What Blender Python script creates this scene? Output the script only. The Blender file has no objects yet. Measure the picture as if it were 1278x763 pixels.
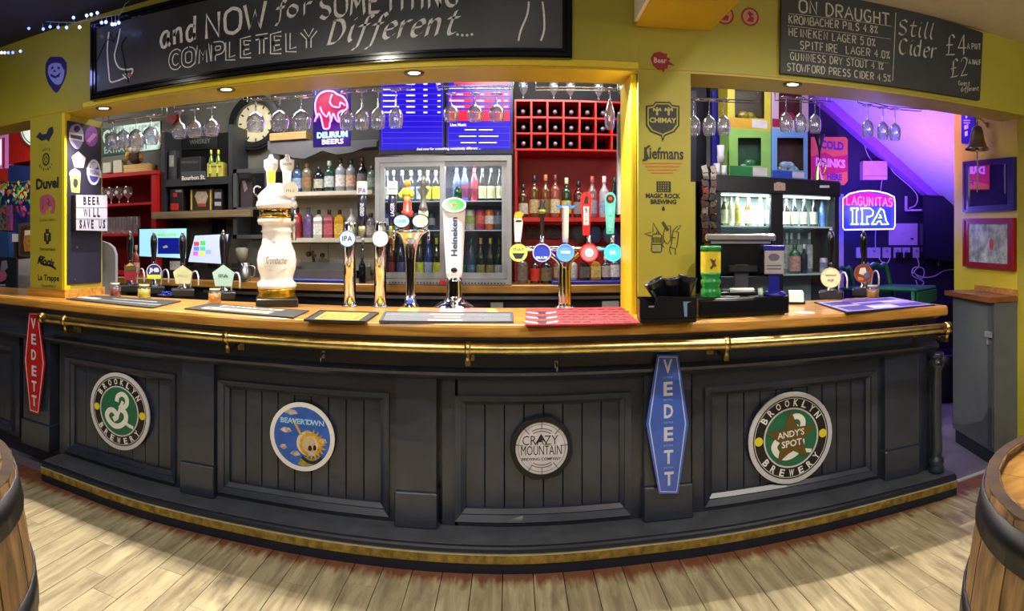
import bpy, math, random
from mathutils import Matrix, Vector
SC = bpy.context.scene
COL = SC.collection
PI = math.pi
random.seed(7)

# ---------------------------------------------------------------- camera: hand-held phone panorama (a cylinder), eye height 1.44 m
F, HZ, XC, H = 760.0, 305.0, 639.0, 1.44
cam_data = bpy.data.cameras.new('camera')
cam = bpy.data.objects.new('camera', cam_data)
COL.objects.link(cam)
SC.camera = cam
cam.location = (0, 0, H)
cam.rotation_euler = (PI / 2, 0, 0)
cam_data.type = 'PANO'
cam_data.panorama_type = 'CENTRAL_CYLINDRICAL'
cam_data.central_cylindrical_radius = 1.0
cam_data.central_cylindrical_range_u_min = -XC / F
cam_data.central_cylindrical_range_u_max = (1278 - XC) / F
cam_data.central_cylindrical_range_v_min = (HZ - 763) / F
cam_data.central_cylindrical_range_v_max = HZ / F
cam_data.clip_start = .02

# ---------------------------------------------------------------- world, view, room lights
world = bpy.data.worlds.new('world')
SC.world = world
world.use_nodes = True
world.node_tree.nodes['Background'].inputs[0].default_value = (.5, .5, .6, 1)
world.node_tree.nodes['Background'].inputs[1].default_value = .15
SC.view_settings.view_transform = 'Standard'
SC.view_settings.look = 'None'
SC.view_settings.gamma = 1
SC.view_settings.use_curve_mapping = False
SC.view_settings.exposure = 0.0


def light(kind, loc, power, color, size=.1, target=None, spot=None, blend=.3, sy=None):
    d = bpy.data.lights.new('room_light', kind)
    d.energy = power
    d.color = color
    if kind == 'AREA':
        d.size = size
        if sy:
            d.shape = 'RECTANGLE'
            d.size_y = sy
    else:
        d.shadow_soft_size = size
    if kind == 'SPOT':
        d.spot_size = math.radians(spot or 90)
        d.spot_blend = blend
    o = bpy.data.objects.new('room_light', d)
    COL.objects.link(o)
    o.location = loc
    if target is not None:
        o.rotation_euler = (Vector(target) - Vector(loc)).to_track_quat('-Z', 'Y').to_euler()
    return o


WARM = (1, .84, .62)
NEUT = (1, .93, .82)
# ceiling lamps of the customers' side
light('SPOT', (-.9, 1.25, 2.74), 85, NEUT, .03, (-.9, 2.4, .2), 120, .6)
light('SPOT', (1.1, 1.25, 2.66), 82, NEUT, .03, (1.2, 2.4, .2), 120, .6)
light('SPOT', (-2.6, 1.1, 2.74), 50, NEUT, .03, (-2.7, 2.4, .4), 120, .6)
light('AREA', (-.8, -.6, 2.7), 40, (1, .93, .8), 2.4, (-.5, 2.8, 1.0), sy=1.0)
light('AREA', (2.2, .2, 2.65), 42, (1, .93, .8), 1.0, (2.4, 2.4, .8))
# downlights set into the soffit over the counter (x, y): a straight row, so the counter edge throws one straight shadow on the floor
DOWN = [(-1.47, 2.90), (-.47, 2.90), (.5, 2.90), (1.40, 2.82), (-2.3, 2.90)]
for dx, dy in DOWN:
    light('SPOT', (dx, dy, 2.262), 122, (1, .9, .76), .012, (dx, 2.1, 0), 125, .5)
# bar interior
light('AREA', (-1.6, 3.75, 2.72), 30, (1, .95, .88), .9, (-1.6, 4.2, 1.2), sy=.5)
light('AREA', (.2, 3.6, 2.72), 30, (1, .95, .88), 1.0, (.2, 4.2, 1.2), sy=.5)
light('AREA', (1.6, 3.6, 2.72), 10, (.9, .9, 1), .6, (1.6, 4.2, 1.2), sy=.4)
light('AREA', (-3.7, 3.6, 2.6), 14, (1, .95, .9), .6, (-3.9, 4.4, 1.4))
# violet light of the back passage
light('AREA', (3.1, 4.1, 1.75), 24, (.38, .17, 1), .5, (3.5, 4.4, 2.9))
light('AREA', (2.9, 3.6, 2.55), 9, (.35, .1, 1), .5, (3.6, 4.7, 1.2))


# ---------------------------------------------------------------- helpers
def lin(hexs, a=1.0):
    hexs = hexs.lstrip('#')
    v = [int(hexs[i:i + 2], 16) / 255 for i in (0, 2, 4)]
    return tuple(c / 12.92 if c <= .04045 else ((c + .055) / 1.055) ** 2.4 for c in v) + (a,)


MATS = {}


def M(hexs, rough=.5, metal=0.0, emit=0.0, coat=0.0, var=.06, scale=12.0, bump=0.0, name=None, emhex=None):
    """painted / plastic / metal surface with a little procedural mottling"""
    key = (hexs, rough, metal, emit, coat, var, scale, bump, emhex)
    if key in MATS:
        return MATS[key]
    m = bpy.data.materials.new(name or 'surface_' + hexs)
    m.use_nodes = True
    nt = m.node_tree
    b = nt.nodes['Principled BSDF']
    c = lin(hexs)
    b.inputs['Base Color'].default_value = c
    b.inputs['Roughness'].default_value = rough
    b.inputs['Metallic'].default_value = metal
    b.inputs['Coat Weight'].default_value = coat
    if var or bump:
        tc = nt.nodes.new('ShaderNodeTexCoord')
        n = nt.nodes.new('ShaderNodeTexNoise')
        n.inputs['Scale'].default_value = scale
        n.inputs['Detail'].default_value = 4
        nt.links.new(tc.outputs['Object'], n.inputs['Vector'])
        if var:
            r = nt.nodes.new('ShaderNodeMapRange')
            r.inputs['From Min'].default_value = .3
            r.inputs['From Max'].default_value = .7
            r.inputs['To Min'].default_value = 1 - var * 1.6
            r.inputs['To Max'].default_value = 1 + var
            nt.links.new(n.outputs['Fac'], r.inputs['Value'])
            mx = nt.nodes.new('ShaderNodeVectorMath')
            mx.operation = 'SCALE'
            mx.inputs[0].default_value = c[:3]
            nt.links.new(r.outputs[0], mx.inputs['Scale'])
            nt.links.new(mx.outputs[0], b.inputs['Base Color'])
        if bump:
            bp = nt.nodes.new('ShaderNodeBump')
            bp.inputs['Strength'].default_value = bump
            bp.inputs['Distance'].default_value = .01
            nt.links.new(n.outputs['Fac'], bp.inputs['Height'])
            nt.links.new(bp.outputs[0], b.inputs['Normal'])
    if emit:
        b.inputs['Emission Color'].default_value = lin(emhex or hexs)
        b.inputs['Emission Strength'].default_value = emit
    MATS[key] = m
    return m


def wood(name, c1, c2, rough=.45, along='X', scale=3.0, coat=0.0, dark=None, grain=14.0, rnd=0.0, stain=0.0):
    m = bpy.data.materials.new(name)
    m.use_nodes = True
    nt = m.node_tree
    L = nt.links.new
    b = nt.nodes['Principled BSDF']
    tc = nt.nodes.new('ShaderNodeTexCoord')
    g = nt.nodes.new('ShaderNodeNewGeometry')
    mp = nt.nodes.new('ShaderNodeMapping')
    s = {'X': (1, grain, grain), 'Y': (grain, 1, grain), 'Z': (grain, grain, 1)}[along]
    mp.inputs['Scale'].default_value = [v * scale for v in s]
    oi = nt.nodes.new('ShaderNodeObjectInfo')
    add = nt.nodes.new('ShaderNodeVectorMath')
    add.operation = 'ADD'
    L(g.outputs['Position'], add.inputs[0])
    mul = nt.nodes.new('ShaderNodeMath')
    mul.operation = 'MULTIPLY'
    mul.inputs[1].default_value = 17.0
    L(oi.outputs['Random'], mul.inputs[0])
    L(mul.outputs[0], add.inputs[1])
    L(add.outputs[0], mp.inputs['Vector'])
    n = nt.nodes.new('ShaderNodeTexNoise')
    n.inputs['Scale'].default_value = 1.0
    n.inputs['Detail'].default_value = 7
    n.inputs['Roughness'].default_value = .62
    n.inputs['Distortion'].default_value = .6
    L(mp.outputs[0], n.inputs['Vector'])
    r = nt.nodes.new('ShaderNodeValToRGB')
    r.color_ramp.elements[0].position = .32
    r.color_ramp.elements[0].color = lin(c1)
    r.color_ramp.elements[1].position = .68
    r.color_ramp.elements[1].color = lin(c2)
    L(n.outputs['Fac'], r.inputs['Fac'])
    out = r.outputs[0]
    if dark:        # knots and worn patches
        n2 = nt.nodes.new('ShaderNodeTexNoise')
        n2.inputs['Scale'].default_value = 1.0
        n2.inputs['Detail'].default_value = 5
        mp2 = nt.nodes.new('ShaderNodeMapping')
        s2 = {'X': (3, 9, 9), 'Y': (9, 3, 9), 'Z': (9, 9, 3)}[along]
        mp2.inputs['Scale'].default_value = s2
        L(add.outputs[0], mp2.inputs['Vector'])
        L(mp2.outputs[0], n2.inputs['Vector'])
        r2 = nt.nodes.new('ShaderNodeValToRGB')
        r2.color_ramp.elements[0].position = .60
        r2.color_ramp.elements[0].color = (0, 0, 0, 1)
        r2.color_ramp.elements[1].position = .74
        r2.color_ramp.elements[1].color = (.75, .75, .75, 1)
        L(n2.outputs['Fac'], r2.inputs['Fac'])
        mx = nt.nodes.new('ShaderNodeMixRGB')
        L(r2.outputs[0], mx.inputs[0])
        L(out, mx.inputs[1])
        mx.inputs[2].default_value = lin(dark)
        out = mx.outputs[0]
    if rnd:
        hv = nt.nodes.new('ShaderNodeHueSaturation')
        mr = nt.nodes.new('ShaderNodeMapRange')
        mr.inputs['To Min'].default_value = 1 - rnd
        mr.inputs['To Max'].default_value = 1 + rnd * .5
        L(oi.outputs['Random'], mr.inputs['Value'])
        L(mr.outputs[0], hv.inputs['Value'])
        L(out, hv.inputs['Color'])
        out = hv.outputs[0]
    if stain:       # rust-brown scuffing worn into the boards along the foot of the bar (world y 2.3 .. 2.66)
        sx = nt.nodes.new('ShaderNodeSeparateXYZ')
        L(g.outputs['Position'], sx.inputs[0])
        mp3 = nt.nodes.new('ShaderNodeMapping')
        mp3.inputs['Scale'].default_value = (28, 5, 1)
        L(g.outputs['Position'], mp3.inputs['Vector'])
        n3 = nt.nodes.new('ShaderNodeTexNoise')
        n3.inputs['Scale'].default_value = 1
        n3.inputs['Detail'].default_value = 3
        L(mp3.outputs[0], n3.inputs['Vector'])
        mr3 = nt.nodes.new('ShaderNodeMapRange')
        mr3.inputs['From Min'].default_value = 2.42
        mr3.inputs['From Max'].default_value = 2.66
        mr3.inputs['To Min'].default_value = -.62
        mr3.inputs['To Max'].default_value = .55
        mr3.clamp = False
        L(sx.outputs[1], mr3.inputs['Value'])
        ad = nt.nodes.new('ShaderNodeMath')
        L(mr3.outputs[0], ad.inputs[0])
        L(n3.outputs['Fac'], ad.inputs[1])
        r3 = nt.nodes.new('ShaderNodeValToRGB')
        r3.color_ramp.elements[0].position = .52
        r3.color_ramp.elements[0].color = (0, 0, 0, 1)
        r3.color_ramp.elements[1].position = .85
        r3.color_ramp.elements[1].color = (.85, .85, .85, 1)
        L(ad.outputs[0], r3.inputs['Fac'])
        mx3 = nt.nodes.new('ShaderNodeMixRGB')
        L(r3.outputs[0], mx3.inputs[0])
        L(out, mx3.inputs[1])
        mx3.inputs[2].default_value = lin('#6a2c12')
        out = mx3.outputs[0]
    L(out, b.inputs['Base Color'])
    b.inputs['Roughness'].default_value = rough
    b.inputs['Coat Weight'].default_value = coat
    b.inputs['Coat Roughness'].default_value = .15
    bp = nt.nodes.new('ShaderNodeBump')
    bp.inputs['Strength'].default_value = .25
    bp.inputs['Distance'].default_value = .003
    L(n.outputs['Fac'], bp.inputs['Height'])
    L(bp.outputs[0], b.inputs['Normal'])
    return m


def glass_mat(name, tint='#ffffff', body=.06, refl=1.0):
    """thin clear glass: mostly see-through, reflecting at grazing angles"""
    m = bpy.data.materials.new(name)
    m.use_nodes = True
    nt = m.node_tree
    L = nt.links.new
    nt.nodes.remove(nt.nodes['Principled BSDF'])
    out = nt.nodes['Material Output']
    tr = nt.nodes.new('ShaderNodeBsdfTransparent')
    tr.inputs[0].default_value = lin(tint)
    gl = nt.nodes.new('ShaderNodeBsdfGlossy')
    gl.inputs['Roughness'].default_value = .04
    df = nt.nodes.new('ShaderNodeBsdfDiffuse')
    df.inputs[0].default_value = lin('#f4f6ff')
    lw = nt.nodes.new('ShaderNodeLayerWeight')
    lw.inputs['Blend'].default_value = .35
    mr = nt.nodes.new('ShaderNodeMapRange')
    mr.inputs['To Min'].default_value = .06 * refl
    mr.inputs['To Max'].default_value = .75 * refl
    L(lw.outputs['Facing'], mr.inputs['Value'])
    m1 = nt.nodes.new('ShaderNodeMixShader')
    L(mr.outputs[0], m1.inputs[0])
    L(tr.outputs[0], m1.inputs[1])
    L(gl.outputs[0], m1.inputs[2])
    m2 = nt.nodes.new('ShaderNodeMixShader')
    m2.inputs[0].default_value = body
    L(m1.outputs[0], m2.inputs[1])
    L(df.outputs[0], m2.inputs[2])
    L(m2.outputs[0], out.inputs['Surface'])
    return m


def sray(px):
    th = (px - XC) / F
    return math.sin(th), math.cos(th)


def at(px, py, Y):
    th = (px - XC) / F
    rho = Y / math.cos(th)
    return Vector((Y * math.tan(th), Y, H - (py - HZ) * rho / F))


def atz(px, py, z):
    th = (px - XC) / F
    rho = F * (H - z) / (py - HZ)
    return Vector((rho * math.sin(th), rho * math.cos(th), z))


def px2x(px, Y):
    return Y * math.tan((px - XC) / F)


def pz(px, py, Y):
    return at(px, py, Y).z


class Plane:
    """upright plane through two plan points, u runs to the viewer's right, n towards the viewer"""

    def __init__(s, A, B):
        s.A = Vector((A[0], A[1], 0))
        s.U = (Vector((B[0], B[1], 0)) - s.A).normalized()
        s.N = s.U.cross(Vector((0, 0, 1))).normalized()
        s.M = Matrix(((s.U.x, 0, s.N.x, s.A.x), (s.U.y, 0, s.N.y, s.A.y), (0, 1, 0, 0), (0, 0, 0, 1)))

    def uv(s, px, py):
        dx, dy = sray(px)
        # t*(dx,dy) = A + u*U
        det = dx * (-s.U.y) + dy * s.U.x
        t = (s.A.x * (-s.U.y) + s.A.y * s.U.x) / det
        u = (dx * t - s.A.x) * s.U.x + (dy * t - s.A.y) * s.U.y
        return u, H - (py - HZ) * t / F

    def rho(s, px):
        u, _ = s.uv(px, HZ)
        p = s.A + s.U * u
        return math.hypot(p.x, p.y)

    def w(s, u, v, n=0):
        return s.M @ Vector((u, v, n))

    def poly(s, pts):
        return [s.uv(*p) for p in pts]


def floorM(z):
    return Matrix.Translation((0, 0, z))


I4 = Matrix.Identity(4)


class MB:
    def __init__(s, M=None):
        s.v, s.f, s.m, s.M, s.mi = [], [], [], M or I4, 0
        s.sm = []

    def add(s, vs, fs, M=None, smooth=False):
        T = M or s.M
        b = len(s.v)
        s.v += [T @ Vector(p) for p in vs]
        s.f += [tuple(b + i for i in f) for f in fs]
        s.m += [s.mi] * len(fs)
        s.sm += [smooth] * len(fs)
        return s

    def box(s, x0, x1, y0, y1, z0, z1, M=None):
        vs = [(x0, y0, z0), (x1, y0, z0), (x1, y1, z0), (x0, y1, z0), (x0, y0, z1), (x1, y0, z1), (x1, y1, z1), (x0, y1, z1)]
        fs = [(0, 3, 2, 1), (4, 5, 6, 7), (0, 1, 5, 4), (1, 2, 6, 5), (2, 3, 7, 6), (3, 0, 4, 7)]
        return s.add(vs, fs, M)

    def cbox(s, x0, x1, y0, y1, z0, z1, c=.004, M=None):
        """box with chamfered long edges (an octagonal section in x-z, end caps inset)"""
        P = [(x0 + c, z0), (x1 - c, z0), (x1, z0 + c), (x1, z1 - c), (x1 - c, z1), (x0 + c, z1), (x0, z1 - c), (x0, z0 + c)]
        cx, cz = (x0 + x1) / 2, (z0 + z1) / 2
        ins = [(cx + (a - cx) * (1 - c / max(1e-6, (x1 - x0) / 2)), cz + (b - cz) * (1 - c / max(1e-6, (z1 - z0) / 2))) for a, b in P]
        rings = [[(a, y0, b) for a, b in ins], [(a, y0 + c, b) for a, b in P], [(a, y1 - c, b) for a, b in P], [(a, y1, b) for a, b in ins]]
        vs = [p for r in rings for p in r]
        fs = [tuple(range(8)), tuple(24 + i for i in reversed(range(8)))]
        for k in range(3):
            for i in range(8):
                j = (i + 1) % 8
                fs.append((k * 8 + j, k * 8 + i, (k + 1) * 8 + i, (k + 1) * 8 + j))
        return s.add(vs, fs, M)

    def xbar(s, prof, x0, x1, n=24, M=None, fn=None):
        """extrude a (y,z) profile along x in n pieces (so it can follow the bar's slight curve); fn(x) shifts y"""
        k = len(prof)
        vs, fs = [], []
        for i in range(n + 1):
            x = x0 + (x1 - x0) * i / n
            d = fn(x) if fn else 0
            vs += [(x, y + d, z) for y, z in prof]
        for i in range(n):
            for j in range(k):
                a, b = i * k + j, i * k + (j + 1) % k
                fs.append((a, b, b + k, a + k))
        fs.append(tuple(reversed(range(k))))
        fs.append(tuple(n * k + i for i in range(k)))
        return s.add(vs, fs, M)

    def lathe(s, prof, seg=16, M=None, c=(0, 0, 0), caps=True):
        vs, fs = [], []
        for r, z in prof:
            for i in range(seg):
                a = 2 * PI * i / seg
                vs.append((c[0] + r * math.cos(a), c[1] + r * math.sin(a), c[2] + z))
        for k in range(len(prof) - 1):
            for i in range(seg):
                j = (i + 1) % seg
                fs.append((k * seg + i, k * seg + j, (k + 1) * seg + j, (k + 1) * seg + i))
        s.add(vs, fs, M, True)
        if caps:
            n = len(prof)
            cf = []
            if prof[0][0] > 1e-4:
                cf.append(tuple(reversed(range(seg))))
            if prof[-1][0] > 1e-4:
                cf.append(tuple((n - 1) * seg + i for i in range(seg)))
            b = len(s.v) - len(vs)
            for f in cf:
                s.f.append(tuple(b + i for i in f))
                s.m.append(s.mi)
                s.sm.append(False)
        return s

    def tube(s, pts, r, seg=8, closed=False, M=None):
        pts = [Vector(p) for p in pts]
        n = len(pts)
        rr = r if isinstance(r, (list, tuple)) else [r] * n
        vs, fs = [], []
        up = None
        for i, p in enumerate(pts):
            a = pts[(i - 1) % n] if (closed or i > 0) else p
            b = pts[(i + 1) % n] if (closed or i < n - 1) else p
            d = (b - a)
            d = d.normalized() if d.length > 1e-9 else Vector((0, 0, 1))
            if up is None:
                up = Vector((0, 0, 1)) if abs(d.z) < .9 else Vector((1, 0, 0))
            s1 = d.cross(up)
            s1 = s1.normalized() if s1.length > 1e-6 else d.orthogonal().normalized()
            s2 = d.cross(s1).normalized()
            up = -s2
            for k in range(seg):
                t = 2 * PI * k / seg
                vs.append(p + (s1 * math.cos(t) + s2 * math.sin(t)) * rr[i])
        for i in range(n if closed else n - 1):
            j = (i + 1) % n
            for k in range(seg):
                l = (k + 1) % seg
                fs.append((i * seg + k, i * seg + l, j * seg + l, j * seg + k))
        s.add(vs, fs, M, True)
        if not closed:
            b = len(s.v) - len(vs)
            for f in (tuple(reversed(range(seg))), tuple((n - 1) * seg + k for k in range(seg))):
                s.f.append(tuple(b + i for i in f))
                s.m.append(s.mi)
                s.sm.append(False)
        return s

    def prism(s, pts, n0, n1, M=None):
        """flat polygon (u,v) between n0 and n1 (n towards the viewer on a Plane)"""
        k = len(pts)
        ar = sum(pts[i][0] * pts[(i + 1) % k][1] - pts[(i + 1) % k][0] * pts[i][1] for i in range(k))
        if ar < 0:
            pts = pts[::-1]
        vs = [(u, v, n0) for u, v in pts] + [(u, v, n1) for u, v in pts]
        fs = [tuple(reversed(range(k))), tuple(k + i for i in range(k))]
        fs += [(i, (i + 1) % k, k + (i + 1) % k, k + i) for i in range(k)]
        return s.add(vs, fs, M)

    def rect(s, u0, u1, v0, v1, n0, n1, M=None):
        return s.prism([(u0, v0), (u1, v0), (u1, v1), (u0, v1)], n0, n1, M)

    def disc(s, cu, cv, r, n0, n1, M=None, seg=40, ry=None):
        return s.prism([(cu + r * math.cos(2 * PI * i / seg), cv + (ry or r) * math.sin(2 * PI * i / seg)) for i in range(seg)], n0, n1, M)

    def ring(s, outer, inner, n0, n1, M=None):
        """frame between two polygons with the same number of points"""
        k = len(outer)
        vs = [(u, v, n) for n in (n0, n1) for P in (outer, inner) for u, v in P]
        fs = []
        for i in range(k):
            j = (i + 1) % k
            fs.append((2 * k + i, 2 * k + j, 3 * k + j, 3 * k + i))
            fs.append((i, j, 2 * k + j, 2 * k + i))
            fs.append((k + j, k + i, 3 * k + i, 3 * k + j))
            fs.append((j, i, k + i, k + j))
        return s.add(vs, fs, M)

    def cring(s, cu, cv, r1, r0, n0, n1, M=None, seg=40):
        c = [(math.cos(2 * PI * i / seg), math.sin(2 * PI * i / seg)) for i in range(seg)]
        return s.ring([(cu + a * r1, cv + b * r1) for a, b in c], [(cu + a * r0, cv + b * r0) for a, b in c], n0, n1, M)

    def rframe(s, u0, u1, v0, v1, w, n0, n1, M=None):
        return s.ring([(u0, v0), (u1, v0), (u1, v1), (u0, v1)], [(u0 + w, v0 + w), (u1 - w, v0 + w), (u1 - w, v1 - w), (u0 + w, v1 - w)], n0, n1, M)

    def ribbon(s, pts, w, n0, n1, M=None, nib=None):
        """pen stroke in the plane; nib=(a,b): a broad pen held at a fixed slant"""
        k = len(pts)
        if k < 2:
            return s
        L, R = [], []
        for i, (x, y) in enumerate(pts):
            if nib:
                ox, oy = nib
            else:
                a, b = pts[max(0, i - 1)], pts[min(k - 1, i + 1)]
                dx, dy = b[0] - a[0], b[1] - a[1]
                d = math.hypot(dx, dy) or 1
                ox, oy = -dy / d * w / 2, dx / d * w / 2
            L.append((x + ox, y + oy, n1))
            R.append((x - ox, y - oy, n1))
        vs = L + R + [(x, y, n0) for x, y, _ in L] + [(x, y, n0) for x, y, _ in R]
        fs = []
        for i in range(k - 1):
            fs += [(i, k + i, k + i + 1, i + 1), (2 * k + i, i, i + 1, 2 * k + i + 1), (k + i, 3 * k + i, 3 * k + i + 1, k + i + 1)]
        return s.add(vs, fs, M)

    def ball(s, c, r, seg=12, rings=8, sc=(1, 1, 1), M=None):
        prof = []
        T = (M or s.M) @ Matrix.Translation(c) @ Matrix.Diagonal((sc[0], sc[1], sc[2], 1))
        for i in range(rings + 1):
            a = -PI / 2 + PI * i / rings
            prof.append((max(r * math.cos(a), 1e-5), r * math.sin(a)))
        return s.lathe(prof, seg, T, caps=False)


ALL = []


def obj(name, mb, mat, parent=None, world=True):
    me = bpy.data.meshes.new(name)
    off = Vector((0, 0, 0))
    if parent is not None and world:
        p = parent
        off = p['_o'] if '_o' in p else (0, 0, 0)
        off = Vector(off)
    me.from_pydata([v - off for v in mb.v], [], mb.f)
    for mt in (mat if isinstance(mat, (list, tuple)) else [mat]):
        me.materials.append(mt)
    me.polygons.foreach_set('material_index', mb.m)
    me.polygons.foreach_set('use_smooth', mb.sm)
    me.update()
    o = bpy.data.objects.new(name, me)
    COL.objects.link(o)
    if 'lettering' in name or name.endswith('print') or name.endswith('lines') or name.endswith('artwork'):
        o['kind'] = 'stuff'
    if parent is not None:
        o.parent = parent
        if '_o' in parent and world:
            o['_o'] = tuple(off)
    return o


def tag(o, label=None, cat=None, group=None, kind=None):
    if label:
        o['label'] = label
    if cat:
        o['category'] = cat
    if group:
        o['group'] = group
    if kind:
        o['kind'] = kind
    return o


def thing(name, label, cat, loc=(0, 0, 0), rz=0.0, group=None):
    o = bpy.data.objects.new(name, None)
    o.empty_display_size = .05
    COL.objects.link(o)
    o.location = loc
    o.rotation_euler = (0, 0, rz)
    o['_o'] = tuple(loc)
    return tag(o, label, cat, group)


def single(name, mb, mat, label, cat, group=None):
    """a thing that is one mesh, built in world coordinates"""
    c = Vector((0, 0, 0))
    for v in mb.v:
        c += v
    c /= len(mb.v)
    z0 = min(v.z for v in mb.v)
    c.z = z0
    for i, v in enumerate(mb.v):
        mb.v[i] = v - c
    o = obj(name, mb, mat)
    o.location = c
    return tag(o, label, cat, group)


def struct(name, mb, mat, parent=None):
    o = obj(name, mb, mat, parent)
    if parent is None:
        o['kind'] = 'structure'
    return o


def copy_thing(o, loc, rz=None, label=None, group=None):
    c = o.copy()
    COL.objects.link(c)
    c.location = loc
    if rz is not None:
        c.rotation_euler = (0, 0, rz)
    if label:
        c['label'] = label
    if group:
        c['group'] = group
    for ch in o.children:
        d = ch.copy()
        COL.objects.link(d)
        d.parent = c
        for g in ch.children:
            e = g.copy()
            COL.objects.link(e)
            e.parent = d
    return c


# ---------------------------------------------------------------- lettering
TCACHE = {}


def glyphs(s, bold=0.0):
    key = (s, bold)
    if key not in TCACHE:
        cu = bpy.data.curves.new('t', 'FONT')
        cu.body = s
        cu.offset = bold
        cu.resolution_u = 2
        o = bpy.data.objects.new('t', cu)
        m = o.to_mesh()
        vs = [tuple(v.co[:2]) for v in m.vertices]
        fs = [tuple(p.vertices) for p in m.polygons]
        o.to_mesh_clear()
        bpy.data.objects.remove(o)
        bpy.data.curves.remove(cu)
        TCACHE[key] = (vs, fs)
    return TCACHE[key]


def text(mb, s, u0, u1, v0, v1, n=.001, M=None, bold=0.01, shear=0.0, rot=0.0):
    """printed word filling the box u0..u1, v0..v1; rot turns it about the box centre"""
    vs, fs = glyphs(s, bold)
    if not vs:
        return mb
    xs, ys = [v[0] for v in vs], [v[1] for v in vs]
    x0, x1, y0, y1 = min(xs), max(xs), min(ys), max(ys)
    sx, sy = (u1 - u0) / max(1e-6, x1 - x0), (v1 - v0) / max(1e-6, y1 - y0)
    cu, cv = (u0 + u1) / 2, (v0 + v1) / 2
    ca, sa = math.cos(rot), math.sin(rot)
    out = []
    for x, y in vs:
        a, b = u0 + (x - x0) * sx - cu, v0 + (y - y0) * sy - cv
        a += b * shear
        out.append((cu + a * ca - b * sa, cv + a * sa + b * ca, n))
    return mb.add(out, fs, M)


def arctext(mb, s, cu, cv, R, h, a_mid, span, n=.001, M=None, bold=.02, inward=False, wide=.8):
    """letters round a circle; a_mid = middle angle, span = total angle, inward: feet point outwards (lower arc)"""
    k = len(s)
    for i, ch in enumerate(s):
        if ch == ' ':
            continue
        t = (i - (k - 1) / 2) / (k - 1) * span
        a = a_mid - t if not inward else a_mid + t
        c = (cu + R * math.cos(a), cv + R * math.sin(a))
        wd = h * wide * (.45 if ch in "I'." else 1)
        text(mb, ch, c[0] - wd / 2, c[0] + wd / 2, c[1] - h / 2, c[1] + h / 2, n, M, bold, rot=(a - PI / 2) if not inward else (a + PI / 2))
    return mb


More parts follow.
